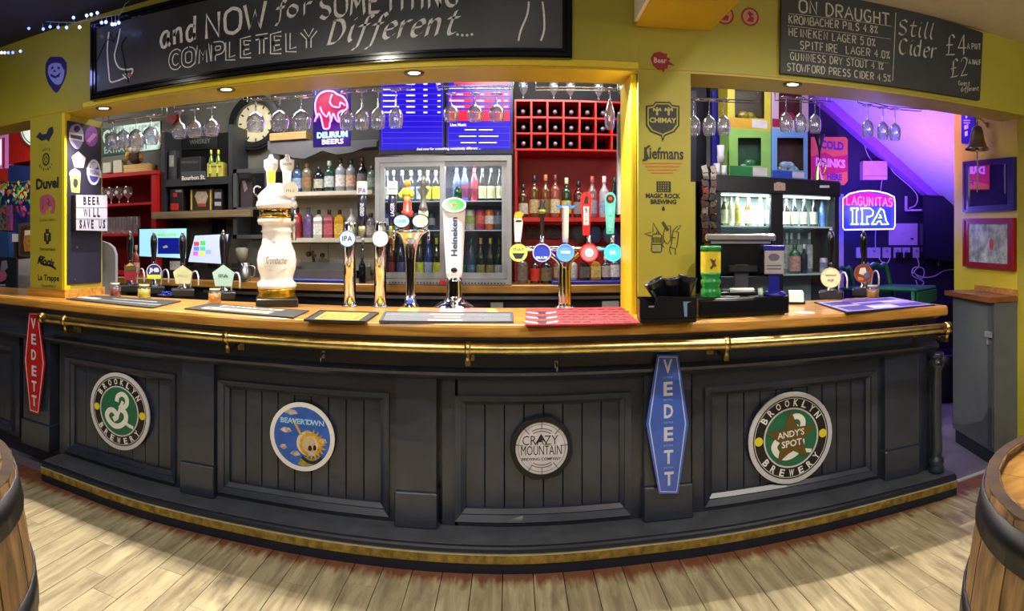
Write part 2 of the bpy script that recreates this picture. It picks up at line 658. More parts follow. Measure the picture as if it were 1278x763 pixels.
# single-stroke chalk alphabet on a 10 x 10 grid; '~' = draw as smooth curve
STK = {
    'A': ['0,0 4,10 8,0', '1.5,4 6.5,4'], 'B': ['1,0 1,10', '~1,10 6,9.5 6,6 1,5.2', '~1,5.2 7,4.5 7,.6 1,0'], 'C': ['~7,8.6 5,10 2,9 .6,5 2,1 5,0 7,1.4'],
    'D': ['1,0 1,10', '~.5,10 5,9.5 7.5,5 5,.5 .5,0'], 'E': ['6.5,10 1,10 1,0 6.5,0', '1,5.2 5.5,5.2'], 'F': ['6.5,10 1,10 1,0', '1,5.2 5.5,5.2'],
    'G': ['~7,8.6 5,10 2,9 .6,5 2,1 5,0 7,1.4', '7,1 7,4.6 4.4,4.6'], 'H': ['1,0 1,10', '7,0 7,10', '1,5 7,5'], 'I': ['3,0 3,10'], 'J': ['~5,10 5,2 3,0 1,1.6'],
    'K': ['1,0 1,10', '6.5,10 1,4.6', '2.6,6 7,0'], 'L': ['1,10 1,0 6,0'], 'M': ['.5,0 1.5,10 4.5,3 7.5,10 8.5,0'], 'N': ['1,0 1,10 7,0 7,10'],
    'O': ['~4,10 1,8.6 .4,5 1,1.4 4,0 7,1.4 7.6,5 7,8.6 4,10'], 'P': ['1,0 1,10', '~1,10 6.5,9.4 6.5,5.4 1,4.6'], 'R': ['1,0 1,10', '~1,10 6.5,9.4 6.5,5.6 1,4.8', '3,5 7,0'],
    'S': ['~7,8.8 4.5,10 1.4,8.4 2,6 6,4.4 6.8,2 4,0 1,1.2'], 'T': ['0,10 7.5,10', '3.8,10 3.8,0'], 'U': ['~1,10 1,3 2,.4 4,0 6,.4 7,3 7,10'], 'V': ['0,10 3.8,0 7.6,10'],
    'W': ['0,10 2.4,0 4.6,7 6.8,0 9.2,10'], 'X': ['.5,0 7,10', '.5,10 7,0'], 'Y': ['0,10 3.8,5 7.6,10', '3.8,5 3.8,0'], 'Z': ['.5,10 7,10 .5,0 7,0'],
    '0': ['~4,10 1.4,8.6 1,5 1.4,1.4 4,0 6.4,1.4 6.8,5 6.4,8.6 4,10'], '1': ['1.6,8 3.6,10 3.6,0'], '2': ['~1,8 3,10 6.4,9 6,6 1,0', '1,0 7,0'], '4': ['5,0 5,10 .6,3.4 7,3.4'],
    '5': ['6.5,10 1.6,10 1.4,5.6', '~1.4,5.6 5,6.2 6.8,3 4,0 1,1'], '8': ['~4,10 1.4,8 4,5.4 6.8,2.6 4,0 1.2,2.6 4,5.4 6.6,8 4,10'],
    '%': ['1,0 6,10', '~1.6,9.6 .8,8.6 1.6,7.6 2.4,8.6 1.6,9.6', '~5.4,2.4 4.6,1.4 5.4,.4 6.2,1.4 5.4,2.4'], '.': ['2,.2 2.8,.2'], '-': ['1,5 5,5'], "'": ['2,10 1.6,8'],
    '£': ['~7,8.6 5.4,10 3.2,9 2.8,6 2.4,1.4 .4,0', '.4,.2 7,.2', '.6,5 5.6,5'], '/': ['0,0 5,10'],
    'a': ['~6,6.4 3.4,7 1,5 .8,2 2.4,0 5,1 6,4', '~6,6.6 6,2 7.4,0'], 'b': ['1,0 1,10', '~1,4 3,6.6 6.4,5.4 6,1 3,0 1,1'], 'n': ['1,7 1,0', '~1,4 3,6.8 5.6,6 6,0'],
    'd': ['~6,6 3.4,7 1,5 .8,2 2.4,0 5,.8 6,3', '6.2,11 6,0'], 'f': ['~7,9.6 5.4,11 4,9 3.4,2 2.4,-3 .4,-3.4', '1,6.4 6,6.8'], 'o': ['~3.6,7 1,5.6 .8,2 3,0 6,1.4 6.4,5 3.6,7'],
    'r': ['1.2,7 1.2,0', '~1.2,4 3,6.6 5.6,6.8'], 'i': ['~2.4,7 2,2 3.4,0', '2.8,9.4 3,9.9'], 'e': ['~1,3.4 6,4.6 4.4,7 1.4,5.4 1.2,1.4 3.6,0 6.4,1.8'], 't': ['~3.4,10 2.4,3 3.4,.2 6,.8', '.6,7 6,7.2'],
    'l': ['~3.4,11 2,3 3.4,0 4.4,.6'], 's': ['~5.6,6.2 3.4,7 1.6,5.6 5,3 4,.2 1,.8'], 'p': ['1.4,7 1.2,-3', '~1.4,5 3.4,7 6,5 5,1 1.4,1'], 'm': ['1,7 1,0', '~1,5 2.6,6.8 4,5.6 4,0', '~4,5 6,6.8 7.4,5.6 7.6,0'],
    'h': ['1,11 1,0', '~1,4 3.4,6.8 5.6,5.6 6,0'], 'u': ['~1,7 1,2 3,0 5,1.6 5.6,7', '5.6,7 5.8,0'], 'g': ['~6,6 3.4,7 1,5 1,2 3.6,1 6,3', '~6,7 6,0 4,-3 1,-2.4'], 'c': ['~6,6 3.6,7 1.2,5 1.2,1.8 3.6,0 6,1'],
}
ADV = {'I': 6, 'M': 10.5, 'W': 11, '.': 4.2, "'": 4, 'i': 5, 'l': 5.2, 'f': 7.2, 't': 7, 'r': 6.6, ' ': 6, '1': 6, 'm': 9.6, 'e': 7.8}


def cat_rom(P, k=5):
    Q = [P[0]] + P + [P[-1]]
    out = []
    for i in range(1, len(Q) - 2):
        for j in range(k):
            t = j / k
            out.append(tuple(.5 * ((2 * Q[i][d]) + (-Q[i - 1][d] + Q[i + 1][d]) * t + (2 * Q[i - 1][d] - 5 * Q[i][d] + 4 * Q[i + 1][d] - Q[i + 2][d]) * t * t
                                   + (-Q[i - 1][d] + 3 * Q[i][d] - 3 * Q[i + 1][d] + Q[i + 2][d]) * t ** 3) for d in range(len(P[0]))))
    out.append(P[-1])
    return out


def strokes(s):
    out, x = [], 0.0
    for ch in s:
        for st in STK.get(ch, []):
            sm = st[0] == '~'
            pts = [tuple(float(q) for q in p.split(',')) for p in st.lstrip('~').split()]
            if sm:
                pts = cat_rom(pts)
            out.append([(x + a, b) for a, b in pts])
        x += ADV.get(ch, 9.4)
    return out, x - 1.6


def chalk(mb, s, plane, x0, y0, x1, y1, hpx, pen=.012, n=.001, nib=None, shear=.0, jit=.0, thick=.0006):
    """handwriting between two pixel-measured baseline ends of the real board plane; hpx = cap height in pixels at its middle"""
    A, B = Vector(plane.uv(x0, y0)), Vector(plane.uv(x1, y1))
    h = hpx * plane.rho((x0 + x1) / 2) / F
    sts, L = strokes(s)
    d = (B - A)
    sx = d.length / L
    e = d.normalized()
    f = Vector((-e.y, e.x))
    if abs(plane.M[2][1]) > .5:
        f = Vector((0, 1))
    sy = h / 10
    for st in sts:
        pts = []
        for a, b in st:
            q = A + e * ((a + b * shear) * sx) + f * (b * sy)
            pts.append((q.x + random.uniform(-jit, jit), q.y + random.uniform(-jit, jit)))
        mb.ribbon(pts, pen, n - thick, n, plane.M, nib)
    return mb


# ---------------------------------------------------------------- materials
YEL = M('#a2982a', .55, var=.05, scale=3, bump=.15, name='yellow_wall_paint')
YEL_LIT = M('#d9c018', .5, var=.04, scale=3, bump=.1, name='yellow_paint_lit_tone')  # lit copy of the wall yellow: the stronger light is in the colour
YTRIM = M('#b09a1c', .5, var=.05, scale=4, name='ochre_soffit_paint')
GREYP = M('#5e5f58', .7, var=.06, scale=4, name='grey_wall_paint')
DGREY = M('#2c2e33', .55, var=.08, scale=8, name='charcoal_paint')
BARP = M('#272d3c', .3, var=.12, scale=7, bump=.08, coat=.45, name='worn_dark_bar_paint')
BARP2 = M('#2c3242', .32, var=.14, scale=6, bump=.08, coat=.4, name='worn_dark_bar_paint_boards')
NAVY = M('#1a2030', .35, var=.1, name='navy_black_paint')
BLACK = M('#101012', .4, var=.05, name='black_plastic')
BLKGLOSS = M('#0c0c0e', .12, coat=.6, var=0, name='glossy_black')
WHITE = M('#ecebe6', .45, var=.02, name='white_paint')
CREAM = M('#b9b19c', .6, var=.05, scale=5, name='cream_wall')
RED = M('#b01414', .45, var=.06, name='red_paint')
DRED = M('#7a0c12', .5, var=.08, name='deep_red_paint')
CHROME = M('#ccd0dc', .08, 1.0, var=0, name='chrome')
STEEL = M('#b4b5b8', .3, 1.0, var=.05, name='brushed_steel')
SILVER = M('#a9abb0', .38, .6, var=.05, name='silver_grey_metal')
BRASS = M('#d9c07a', .26, 1.0, var=.18, scale=22, bump=.05, name='worn_brass')
BRASS2 = M('#c4ac62', .38, 1.0, var=.3, scale=30, bump=.1, name='scuffed_brass_strip')
CTOP = wood('varnished_counter_wood', '#8c5a20', '#cf9a44', .28, 'X', 2.2, coat=.5)
CTOP2 = wood('varnished_back_counter_wood', '#8c5a22', '#c8923e', .35, 'X', 2.2, coat=.3)
FLOORW = wood('pale_worn_floorboard', '#8c7d62', '#c9bc98', .5, 'Y', 2.4, dark='#3a322e', rnd=.13, stain=1, grain=9)
FLOORD = wood('floorboard_underlay', '#6a5a42', '#8a7858', .6, 'Y', 1.7)
STAVE = wood('oak_barrel_stave', '#4e3a20', '#a07c4a', .5, 'Z', 2.0, dark='#3a2616', rnd=.18)
BHEAD = wood('oak_barrel_head', '#9a6a2c', '#cf9c50', .4, 'X', 2.0, dark='#6a441c', coat=.2)
RUSTIC = wood('rough_sawn_shelf_wood', '#5a4a34', '#8d7a5a', .7, 'X', 2.4, dark='#2e2418')
GLASS = glass_mat('clear_glass', '#f4f6ff', .09, 1.8)
JARG = glass_mat('jar_glass', '#f6f8ff', .02, .6)
PANE = glass_mat('door_glass', '#f6faff', .004, .25)
BOARD = M('#26272b', .5, var=.25, scale=3, name='chalkboard')
CHALK = M('#fbfbff', .8, var=.1, scale=60, emit=.0, name='white_chalk')
CHALK2 = M('#b9b8b2', .85, var=.15, scale=60, name='soft_chalk')
PURPW = M('#3a2470', .7, var=.05, name='violet_lit_wall_paint')
MIRROR = M('#dde4ea', .02, 1.0, var=0, name='mirror_glass')

# ---------------------------------------------------------------- planes of the place
PF = Plane((-3.8, 2.85), (.6, 2.85))            # customer face of the bar's upper wall
WRA, WRB = (.6, 2.85), (2.94, 2.60)
PR = Plane(WRA, WRB)                             # right stretch of the same wall, turned a little
PRET = Plane((3.22, 3.62), (2.94, 2.60))         # return wall with the mirrors
YB = 4.55                                        # back wall of the bar
YQ = 5.0                                         # back wall of the violet passage
ZC = 1.10                                        # counter top
ZK = 1.175                                       # back counter top


def tab(T):
    def f(x):
        if x <= T[0][0]:
            return T[0][1]
        for (a, b), (c, d) in zip(T, T[1:]):
            if x <= c:
                t = (x - a) / (c - a)
                t = t * t * (3 - 2 * t) * .5 + t * .5
                return b + (d - b) * t
        return T[-1][1]
    return f


wf = tab([(-3.6, .05), (-2.585, .0), (-1.89, -.03), (-1.18, -.004), (-.56, 0), (0, 0), (.58, .024), (1.19, .01), (1.71, -.01), (2.4, -.055)])
wc = tab([(-3.6, .16), (-3.04, .13), (-1.95, .06), (-1.2, .02), (-.56, 0), (0, -.005), (.55, .022), (1.2, .005), (2.3, -.03)])

# floor: base, boards, passage floor
mb = MB().box(-5, 5.2, -3.2, 2.7, -.06, -.021)
floor = struct('floor', mb, FLOORD)
pw = .132
x = -4.0
k = 0
proto_len = {}
while x < 4.0:
    y = 1.05 + random.random() * .35
    first = True
    yend = 2.76 if (x > 2.1 or x < -2.5) else 2.70
    while y < yend - .02:
        ln = min(random.choice([.62, .9, 1.2]), yend - y)
        if yend - (y + ln) < .12:
            ln = yend - y
        m2 = MB()
        w2, h2, c2 = pw / 2 - .0006, .02, .0015
        m2.box(-w2, w2, .0008, ln - .0008, -.02, 0)
        m2.v = [Vector((v.x * (1 if v.z < -.01 else (1 - c2 / w2)), v.y, v.z)) for v in m2.v]
        o = obj('plank', m2, FLOORW, floor, world=False)
        o.location = (x + pw / 2, y, random.uniform(-.0012, 0))
        y += ln
        k += 1
    x += pw
mb = MB().box(-5, 5.2, -3.2, 1.05, -.021, 0)
struct('floor_nearer', mb, FLOORW)
FLP = M('#6f6878', .4, var=.12, scale=3, name='grey_passage_vinyl')
mb = MB().box(-5, 5.2, 2.76, 5.4, -.06, -.002)
struct('floor_behind_bar', mb, FLP)
single('threshold_strip', MB().box(2.27, 3.05, 2.735, 2.765, 0, .006), M('#d8d6d0', .4, .4), 'thin pale metal threshold strip across the passage floor', 'strip')

# upper wall, lintel, pillars
ZL = 2.28
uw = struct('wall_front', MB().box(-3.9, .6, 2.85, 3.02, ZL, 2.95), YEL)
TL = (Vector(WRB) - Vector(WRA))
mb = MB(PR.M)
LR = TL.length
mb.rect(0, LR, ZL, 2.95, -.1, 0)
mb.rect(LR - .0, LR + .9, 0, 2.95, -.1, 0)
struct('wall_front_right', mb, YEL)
# lower edge in the lit tone of the wall yellow, and deeper ochre soffit
struct('trim_1', MB().box(-2.42, .6, 2.846, 2.851, ZL - .001, ZL + .028), YEL_LIT)
struct('trim_2', MB().box(-3.9, .6, 2.853, 3.10, ZL - .012, ZL - .0005), YTRIM)
mb = MB(PR.M).rect(.0, LR, ZL - .012, ZL - .0005, -.25, -.003)
struct('trim_3', mb, YTRIM)
# pillars standing on the counter
lp0, lp1 = -2.885, -2.575
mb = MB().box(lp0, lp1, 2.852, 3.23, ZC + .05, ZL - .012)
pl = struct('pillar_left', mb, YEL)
struct('pillar_corner_edge', MB().box(lp1 - .02, lp1 + .004, 2.846, 2.9, ZC + .05, ZL - .012), YEL_LIT, pl)
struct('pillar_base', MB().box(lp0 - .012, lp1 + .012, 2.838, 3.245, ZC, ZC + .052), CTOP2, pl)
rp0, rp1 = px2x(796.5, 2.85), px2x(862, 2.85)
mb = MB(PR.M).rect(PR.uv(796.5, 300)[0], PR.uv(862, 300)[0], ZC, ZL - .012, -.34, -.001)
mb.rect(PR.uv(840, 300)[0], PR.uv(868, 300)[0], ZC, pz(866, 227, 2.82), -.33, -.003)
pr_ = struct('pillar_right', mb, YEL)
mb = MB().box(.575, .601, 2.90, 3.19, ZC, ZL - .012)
struct('pillar_side_face', mb, YEL_LIT, pr_)

# ceilings
struct('ceiling_left', MB().box(-5, .58, -3.2, 2.95, 2.82, 2.9), M('#14161c', .8, var=.1, name='black_ceiling'))
struct('ceiling_right', MB().box(.95, 5.2, -3.2, 2.95, 2.73, 2.9), M('#cfc4a4', .8, var=.04, name='cream_ceiling'))
mb = MB().box(.585, .95, -3.2, 2.84, 2.48, 2.9)
struct('beam', mb, M('#c8a81e', .6, var=.05, scale=3, name='yellow_beam_paint'))
struct('beam_side_lining', MB().box(.57, .585, -3.2, 2.8, 2.485, 2.82), WHITE)
struct('ceiling_behind_bar', MB().box(-5, 2.05, 2.95, 5.2, 2.78, 2.9), M('#55544e', .8, name='bar_ceiling'))
# room around the camera (seen only in reflections)
struct('wall_rear', MB().box(-5, 5.2, -3.3, -3.2, 0, 2.9), M('#55545c', .7, var=.1))
struct('wall_left', MB().box(-5.1, -5, -3.3, 5.2, 0, 2.9), M('#6a6660', .7, var=.1))
struct('wall_right', MB().box(5.2, 5.3, -3.3, 5.2, 0, 2.9), M('#6a6660', .7, var=.1))

# return wall with baseboard
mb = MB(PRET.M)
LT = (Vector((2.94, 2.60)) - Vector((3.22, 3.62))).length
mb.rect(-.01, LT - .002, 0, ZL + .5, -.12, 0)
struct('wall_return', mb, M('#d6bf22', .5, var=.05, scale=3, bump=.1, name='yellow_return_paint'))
mb = MB(PRET.M).rect(-.012, LT, .0, .105, 0, .014)
struct('baseboard_right', mb, NAVY)

# back walls of the bar
struct('wall_back_left', MB().box(-5, -1.72, YB, YB + .1, 0, 2.9), GREYP)
struct('wall_back_middle', MB().box(-1.72, 0.02, YB, YB + .1, 0, 2.9), CREAM)
struct('wall_back_upper', MB().box(-1.9, 0.02, YB - .012, YB - .0005, pz(410, 184, YB), 2.9), M('#1c1a1e', .6, name='dark_upper_wall'))
struct('wall_back_dark', MB().box(0.02, 2.05, YB, YB + .1, 0, 2.9), M('#23242c', .6, name='dark_back_wall'))
struct('wall_divider', MB().box(2.0, 2.06, 4.5, 5.1, 0, 2.9), DGREY)
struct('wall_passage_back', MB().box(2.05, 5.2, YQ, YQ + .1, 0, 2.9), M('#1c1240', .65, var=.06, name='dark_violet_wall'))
# sloping ceiling under the stairs, falling to the right
p0, p1 = at(1000, 100, YQ), at(1160, 240, YQ)
sl = (p1.z - p0.z) / (p1.x - p0.x)
xa, xb = 2.02, 5.2
za, zb_ = p0.z + sl * (xa - p0.x), p0.z + sl * (xb - p0.x)
m2 = MB()
vs = []
for yy in (2.72, YQ + .05):
    vs += [(xa, yy, za), (xb, yy, zb_), (xb, yy, zb_ + .08), (xa, yy, za + .08)]
m2.add(vs, [(0, 1, 2, 3), (7, 6, 5, 4), (0, 4, 5, 1), (3, 2, 6, 7), (1, 5, 6, 2), (0, 3, 7, 4)])
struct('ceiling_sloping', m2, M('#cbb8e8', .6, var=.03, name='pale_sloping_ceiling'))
m2 = MB()
vs = []
for yy in (YQ - .10, YQ):
    vs += [(xa, yy, za - .11), (xb, yy, zb_ - .11), (xb, yy, zb_), (xa, yy, za)]
m2.add(vs, [(0, 1, 2, 3), (7, 6, 5, 4), (0, 4, 5, 1), (3, 2, 6, 7), (1, 5, 6, 2), (0, 3, 7, 4)])
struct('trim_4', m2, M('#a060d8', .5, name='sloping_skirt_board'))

# soffit downlights
for i, (dx, dy) in enumerate(DOWN):
    side = ['above the ceramic beer tower', 'above the chrome flared beer font', 'above the pillar edge by the wine rack',
            'above the small yellow cardboard box', 'above the four pump handles on the left'][i]
    if i == 2:
        continue
    t = thing('downlight', 'small round lit downlight in the soffit ' + side, 'downlight', (dx, dy, ZL - .012))
    obj('rim', MB().lathe([(.030, -.004), (.048, -.006), (.050, .0)], 24, caps=False), M('#6a5a3a', .4, .6), t, False)
    obj('lamp_face', MB().lathe([(.030, -.001), (.0001, -.001)], 24, caps=False), M('#fff4d8', .5, emit=14, var=0, name='lit_lamp_face'), t, False)


# ---------------------------------------------------------------- the bar
bar = thing('bar_counter_front', 'long dark painted panelled bar front with brass foot strip', 'bar front', (0, 2.9, 0))
XL, XR = -3.6, 2.29
KL, KR = -2.585, 2.33
obj('carcass', MB().xbar([(2.90, .0), (3.12, 0), (3.12, 1.044), (2.90, 1.044)], XL, XR - .02, 30, fn=wf), BARP, bar)
# step: black kick, brass strip, rounded nosing, grey ledge
kp = [(2.655, 0), (2.90, 0), (2.90, .12), (2.672, .12), (2.660, .115), (2.655, .106)]
obj('foot_step', MB().xbar(kp, KL, KR, 40, fn=wf), NAVY, bar)
kl = [(2.668, .1202), (2.90, .1202), (2.90, .124), (2.668, .124)]
obj('step_ledge', MB().xbar(kl, KL + .002, KR - .002, 40, fn=wf), M('#4b4f57', .4, var=.15, scale=9, coat=.2, name='lit_grey_ledge'), bar)  # top of the step in lighter grey, the light on it put into the colour
bs = [(2.649, .046), (2.6552, .046), (2.6552, .086), (2.649, .086)]
obj('brass_strip', MB().xbar(bs, KL - .004, KR + .004, 40, fn=wf), BRASS2, bar)
bs = [(2.646, .084), (2.66, .084), (2.66, .0875), (2.646, .0875)]
obj('brass_strip_lip', MB().xbar(bs, KL - .004, KR + .004, 40, fn=wf), M('#efe6c4', .3, .7, var=.1, name='polished_brass_lip'), bar)
# frieze below the counter and the long moulding
obj('frieze', MB().xbar([(2.80, .85), (2.905, .85), (2.905, 1.044), (2.80, 1.044)], XL, XR, 40, fn=wf), BARP, bar)
obj('long_moulding', MB().xbar([(2.775, .838), (2.80, .815), (2.90, .812), (2.90, .872), (2.80, .872), (2.785, .862), (2.772, .852)], XL, XR + .01, 40, fn=wf), BARP2, bar)
obj('counter_cove', MB().xbar([(2.70, 1.0445), (2.80, 1.0), (2.9, 1.0), (2.9, 1.0445)], XL, XR, 40, fn=wf), BARP, bar)

BAYS = [(83, 223, 'b'), (275, 486, 'b'), (568, 788, 'b'), (880, 1090, 'b')]
PIL = [(27, 63), (229, 270), (493, 546), (804, 865), (1100, 1140)]
ZB0, ZB1 = .125, .815
YS = 2.835


def seg_box(x0, x1, y0, y1, z0, z1, n=4):
    return MB().xbar([(y0, z0), (y1, z0), (y1, z1), (y0, z1)], x0, x1, n, fn=wf)


def bay(x0, x1, first=False):
    """frame, mitred moulding and tongued boards of one bay"""
    m0 = .055
    zt, zb = .735, .15
    obj('stile', seg_box(x0 - .06, x0 + .012, YS, 2.90, ZB0, ZB1), BARP, bar)
    obj('stile', seg_box(x1 - .012, x1 + .06, YS, 2.90, ZB0, ZB1), BARP, bar)
    obj('top_rail', seg_box(x0, x1, YS, 2.90, zt - .005, ZB1), BARP, bar)
    obj('bottom_rail', seg_box(x0, x1, YS, 2.90, ZB0, zb + .012), BARP, bar)
    # moulding: two nested mitred steps
    mbm = MB()
    for (e, d, y) in ((0, .028, 2.818), (.026, .022, 2.842)):
        a = [(x0 + e, zb + e), (x1 - e, zb + e), (x1 - e, zt - e), (x0 + e, zt - e)]
        b = [(x0 + e + d, zb + e + d), (x1 - e - d, zb + e + d), (x1 - e - d, zt - e - d), (x0 + e + d, zt - e - d)]
        n = 8
        A, B = [], []
        for P, Q in ((a, A), (b, B)):
            for i in range(4):
                p, q = P[i], P[(i + 1) % 4]
                for j in range(n):
                    Q.append((p[0] + (q[0] - p[0]) * j / n, p[1] + (q[1] - p[1]) * j / n))
        k = len(A)
        vs = [(u, y + wf(u), v) for u, v in A] + [(u, y + .014 + wf(u), v) for u, v in B] + [(u, 2.90 + wf(u), v) for u, v in A] + [(u, 2.90 + wf(u), v) for u, v in B]
        fs = []
        for i in range(k):
            j = (i + 1) % k
            fs += [(i, j, k + j, k + i), (j, i, 2 * k + i, 2 * k + j), (k + i, k + j, 3 * k + j, 3 * k + i)]
        mbm.add(vs, fs)
    obj('panel_moulding', mbm, BARP2, bar)
    n = max(3, round((x1 - x0 - .09) / .088))
    xs = [x0 + .045 + (x1 - x0 - .09) * i / n for i in range(n + 1)]
    for a, b in zip(xs, xs[1:]):
        d = (wf(a) + wf(b)) / 2
        g = .0025
        z0, z1 = zb + .04, zt - .04
        vs = [(a + .001, 2.878 + d, z0), (a + g + .001, 2.872 + d, z0), (b - g - .001, 2.872 + d, z0), (b - .001, 2.878 + d, z0)]
        vs += [(x_, y_, z1) for x_, y_, _ in vs]
        fs = [(0, 1, 5, 4), (1, 2, 6, 5), (2, 3, 7, 6)]
        vs += [(a, 2.90 + d, z0), (b, 2.90 + d, z0), (b, 2.90 + d, z1), (a, 2.90 + d, z1)]
        fs += [(8, 0, 4, 11), (3, 9, 10, 7), (4, 5, 6, 7, 10, 11), (8, 9, 3, 2, 1, 0)]
        obj('board', MB().add(vs, fs), BARP2, bar)


def pilaster(pa, pb, top=.815):
    x0, x1 = px2x(pa, 2.80), px2x(pb, 2.80)
    obj('pilaster', seg_box(x0 + .006, x1 - .006, 2.797, 2.90, .12, top, 2), BARP2, bar)
    pbx = MB()
    pbx.cbox(x0, x1, 2.780, 2.90, .124, .288, .005)
    pbx.v = [Vector((v.x, v.y + wf(v.x), v.z)) for v in pbx.v]
    obj('plinth_block', pbx, BARP2, bar)


for pa, pb, _ in BAYS:
    bay(px2x(pa, YS), px2x(pb, YS))
bay(-3.52, px2x(14, YS))
for pa, pb in PIL:
    pilaster(pa, pb)
# turned half column at the right-hand corner
obj('end_post', MB().cbox(2.165, 2.285, 2.80 + wf(2.2), 2.9, .124, .85, .006), BARP, bar)
cx = 2.262
cy = 2.75 + wf(cx)
prof = [(.045, .124), (.045, .15), (.038, .16), (.044, .175), (.044, .20), (.030, .21), (.034, .25), (.030, .5), (.027, .70), (.034, .72), (.044, .74), (.044, .765), (.034, .775), (.042, .80), (.042, .815)]
obj('corner_column', MB().lathe(prof, 18, c=(cx, cy, 0)), BARP, bar)

# counter slab
ct = thing('counter_top', 'long varnished orange wood counter top of the bar', 'counter', (0, 2.9, ZC - .05))
for i, (a, b, nm) in enumerate([(-3.7, 2.215, 0)]):
    cp = [(2.585, 1.045), (3.25, 1.045), (3.25, 1.10), (2.592, 1.10), (2.583, 1.096), (2.578, 1.085), (2.576, 1.07), (2.578, 1.052)]
    n = 48
    vs, fs = [], []
    k = len(cp)
    for q in range(n + 1):
        X = a + (b - a) * q / n
        d = wc(X)
        for (yy, zz) in cp:
            vs.append((X, yy + (d if yy < 2.7 else 0), zz))
    for q in range(n):
        for j in range(k):
            A_, B_ = q * k + j, q * k + (j + 1) % k
            fs.append((A_, B_, B_ + k, A_ + k))
    fs += [tuple(reversed(range(k))), tuple(n * k + j for j in range(k))]
    obj('slab', MB().add(vs, fs), CTOP, ct)

# brass hand rail
yr = tab([(-2.59, 2.66), (-1.2, 2.625), (0, 2.61), (.55, 2.615), (.95, 2.57), (2.19, 2.47)])
rail = thing('brass_hand_rail', 'long polished brass hand rail on hooks along the bar front', 'rail', (0, 2.6, .99))
rp = []
for i in range(61):
    X = -2.6 + (2.155 + 2.6) * i / 60
    rp.append((X, yr(X), .992))
obj('rail_tube', MB().tube(rp, .026, 14), BRASS, rail)
e0, e1 = rp[0], rp[-1]
for e, s in ((e0, 1), (e1, -1)):
    mb = MB().tube([(e[0] - s * .006, e[1], e[2]), (e[0] + s * .03, yr(e[0] + s * .03), e[2])], .031, 14)
    obj('end_cap', mb, BRASS, rail)
for bp_ in (76, 283, 584, 902, 1160):
    X = px2x(bp_, 2.62)
    Y = yr(X)
    mb = MB().tube([(X - .012, yr(X - .012), .992), (X + .012, yr(X + .012), .992)], .031, 14)
    r1 = obj('ring', mb, BRASS, rail)
    Yw = 2.80 + wf(X)
    hook = [(X, Y, .968), (X, Y + .0, .945), (X, Y + .03, .925), (X, Y + .07, .93), (X, Yw - .03, .95), (X, Yw - .016, .955)]
    mb = MB().tube(cat_rom(hook, 4), .009, 8)
    mb.box(X - .018, X + .018, Yw - .012, Yw - .005, .905, .985)
    mb.box(X - .011, X + .011, Y + .0, Y + .045, .915, .945)
    obj('bracket', mb, BRASS, rail)

for px_, py_, wh in ((401, 446, 'between the ceramic tower and the beer town sticker'), (695, 459, 'above the round crazy mountain sign')):
    p = at(px_, py_, 2.76)
    mb = MB().tube([(p.x, 2.80 + wf(p.x), p.z + .012), (p.x, p.y - .0, p.z + .008), (p.x, p.y - .012, p.z - .006), (p.x, p.y - .004, p.z - .02), (p.x, p.y + .008, p.z - .014)], .0045, 6)
    mb.box(p.x - .008, p.x + .008, 2.795 + wf(p.x), 2.80 + wf(p.x), p.z - .012, p.z + .024)
    single('coat_hook', mb, STEEL, 'small metal hook under the rail ' + ('right of the leftmost full bay, above the blue sticker' if px_ < 500 else 'just above the white round sign'), 'hook')


# ---------------------------------------------------------------- signs on the bar front
def bplane(Y, pxc):
    """local upright plane that follows the bar at this spot"""
    X = px2x(pxc, Y)
    a, b = X - .2, X + .2
    return Plane((a, Y + wf(a)), (b, Y + wf(b)))


def curve2(P, k=6):
    return cat_rom(P, k)


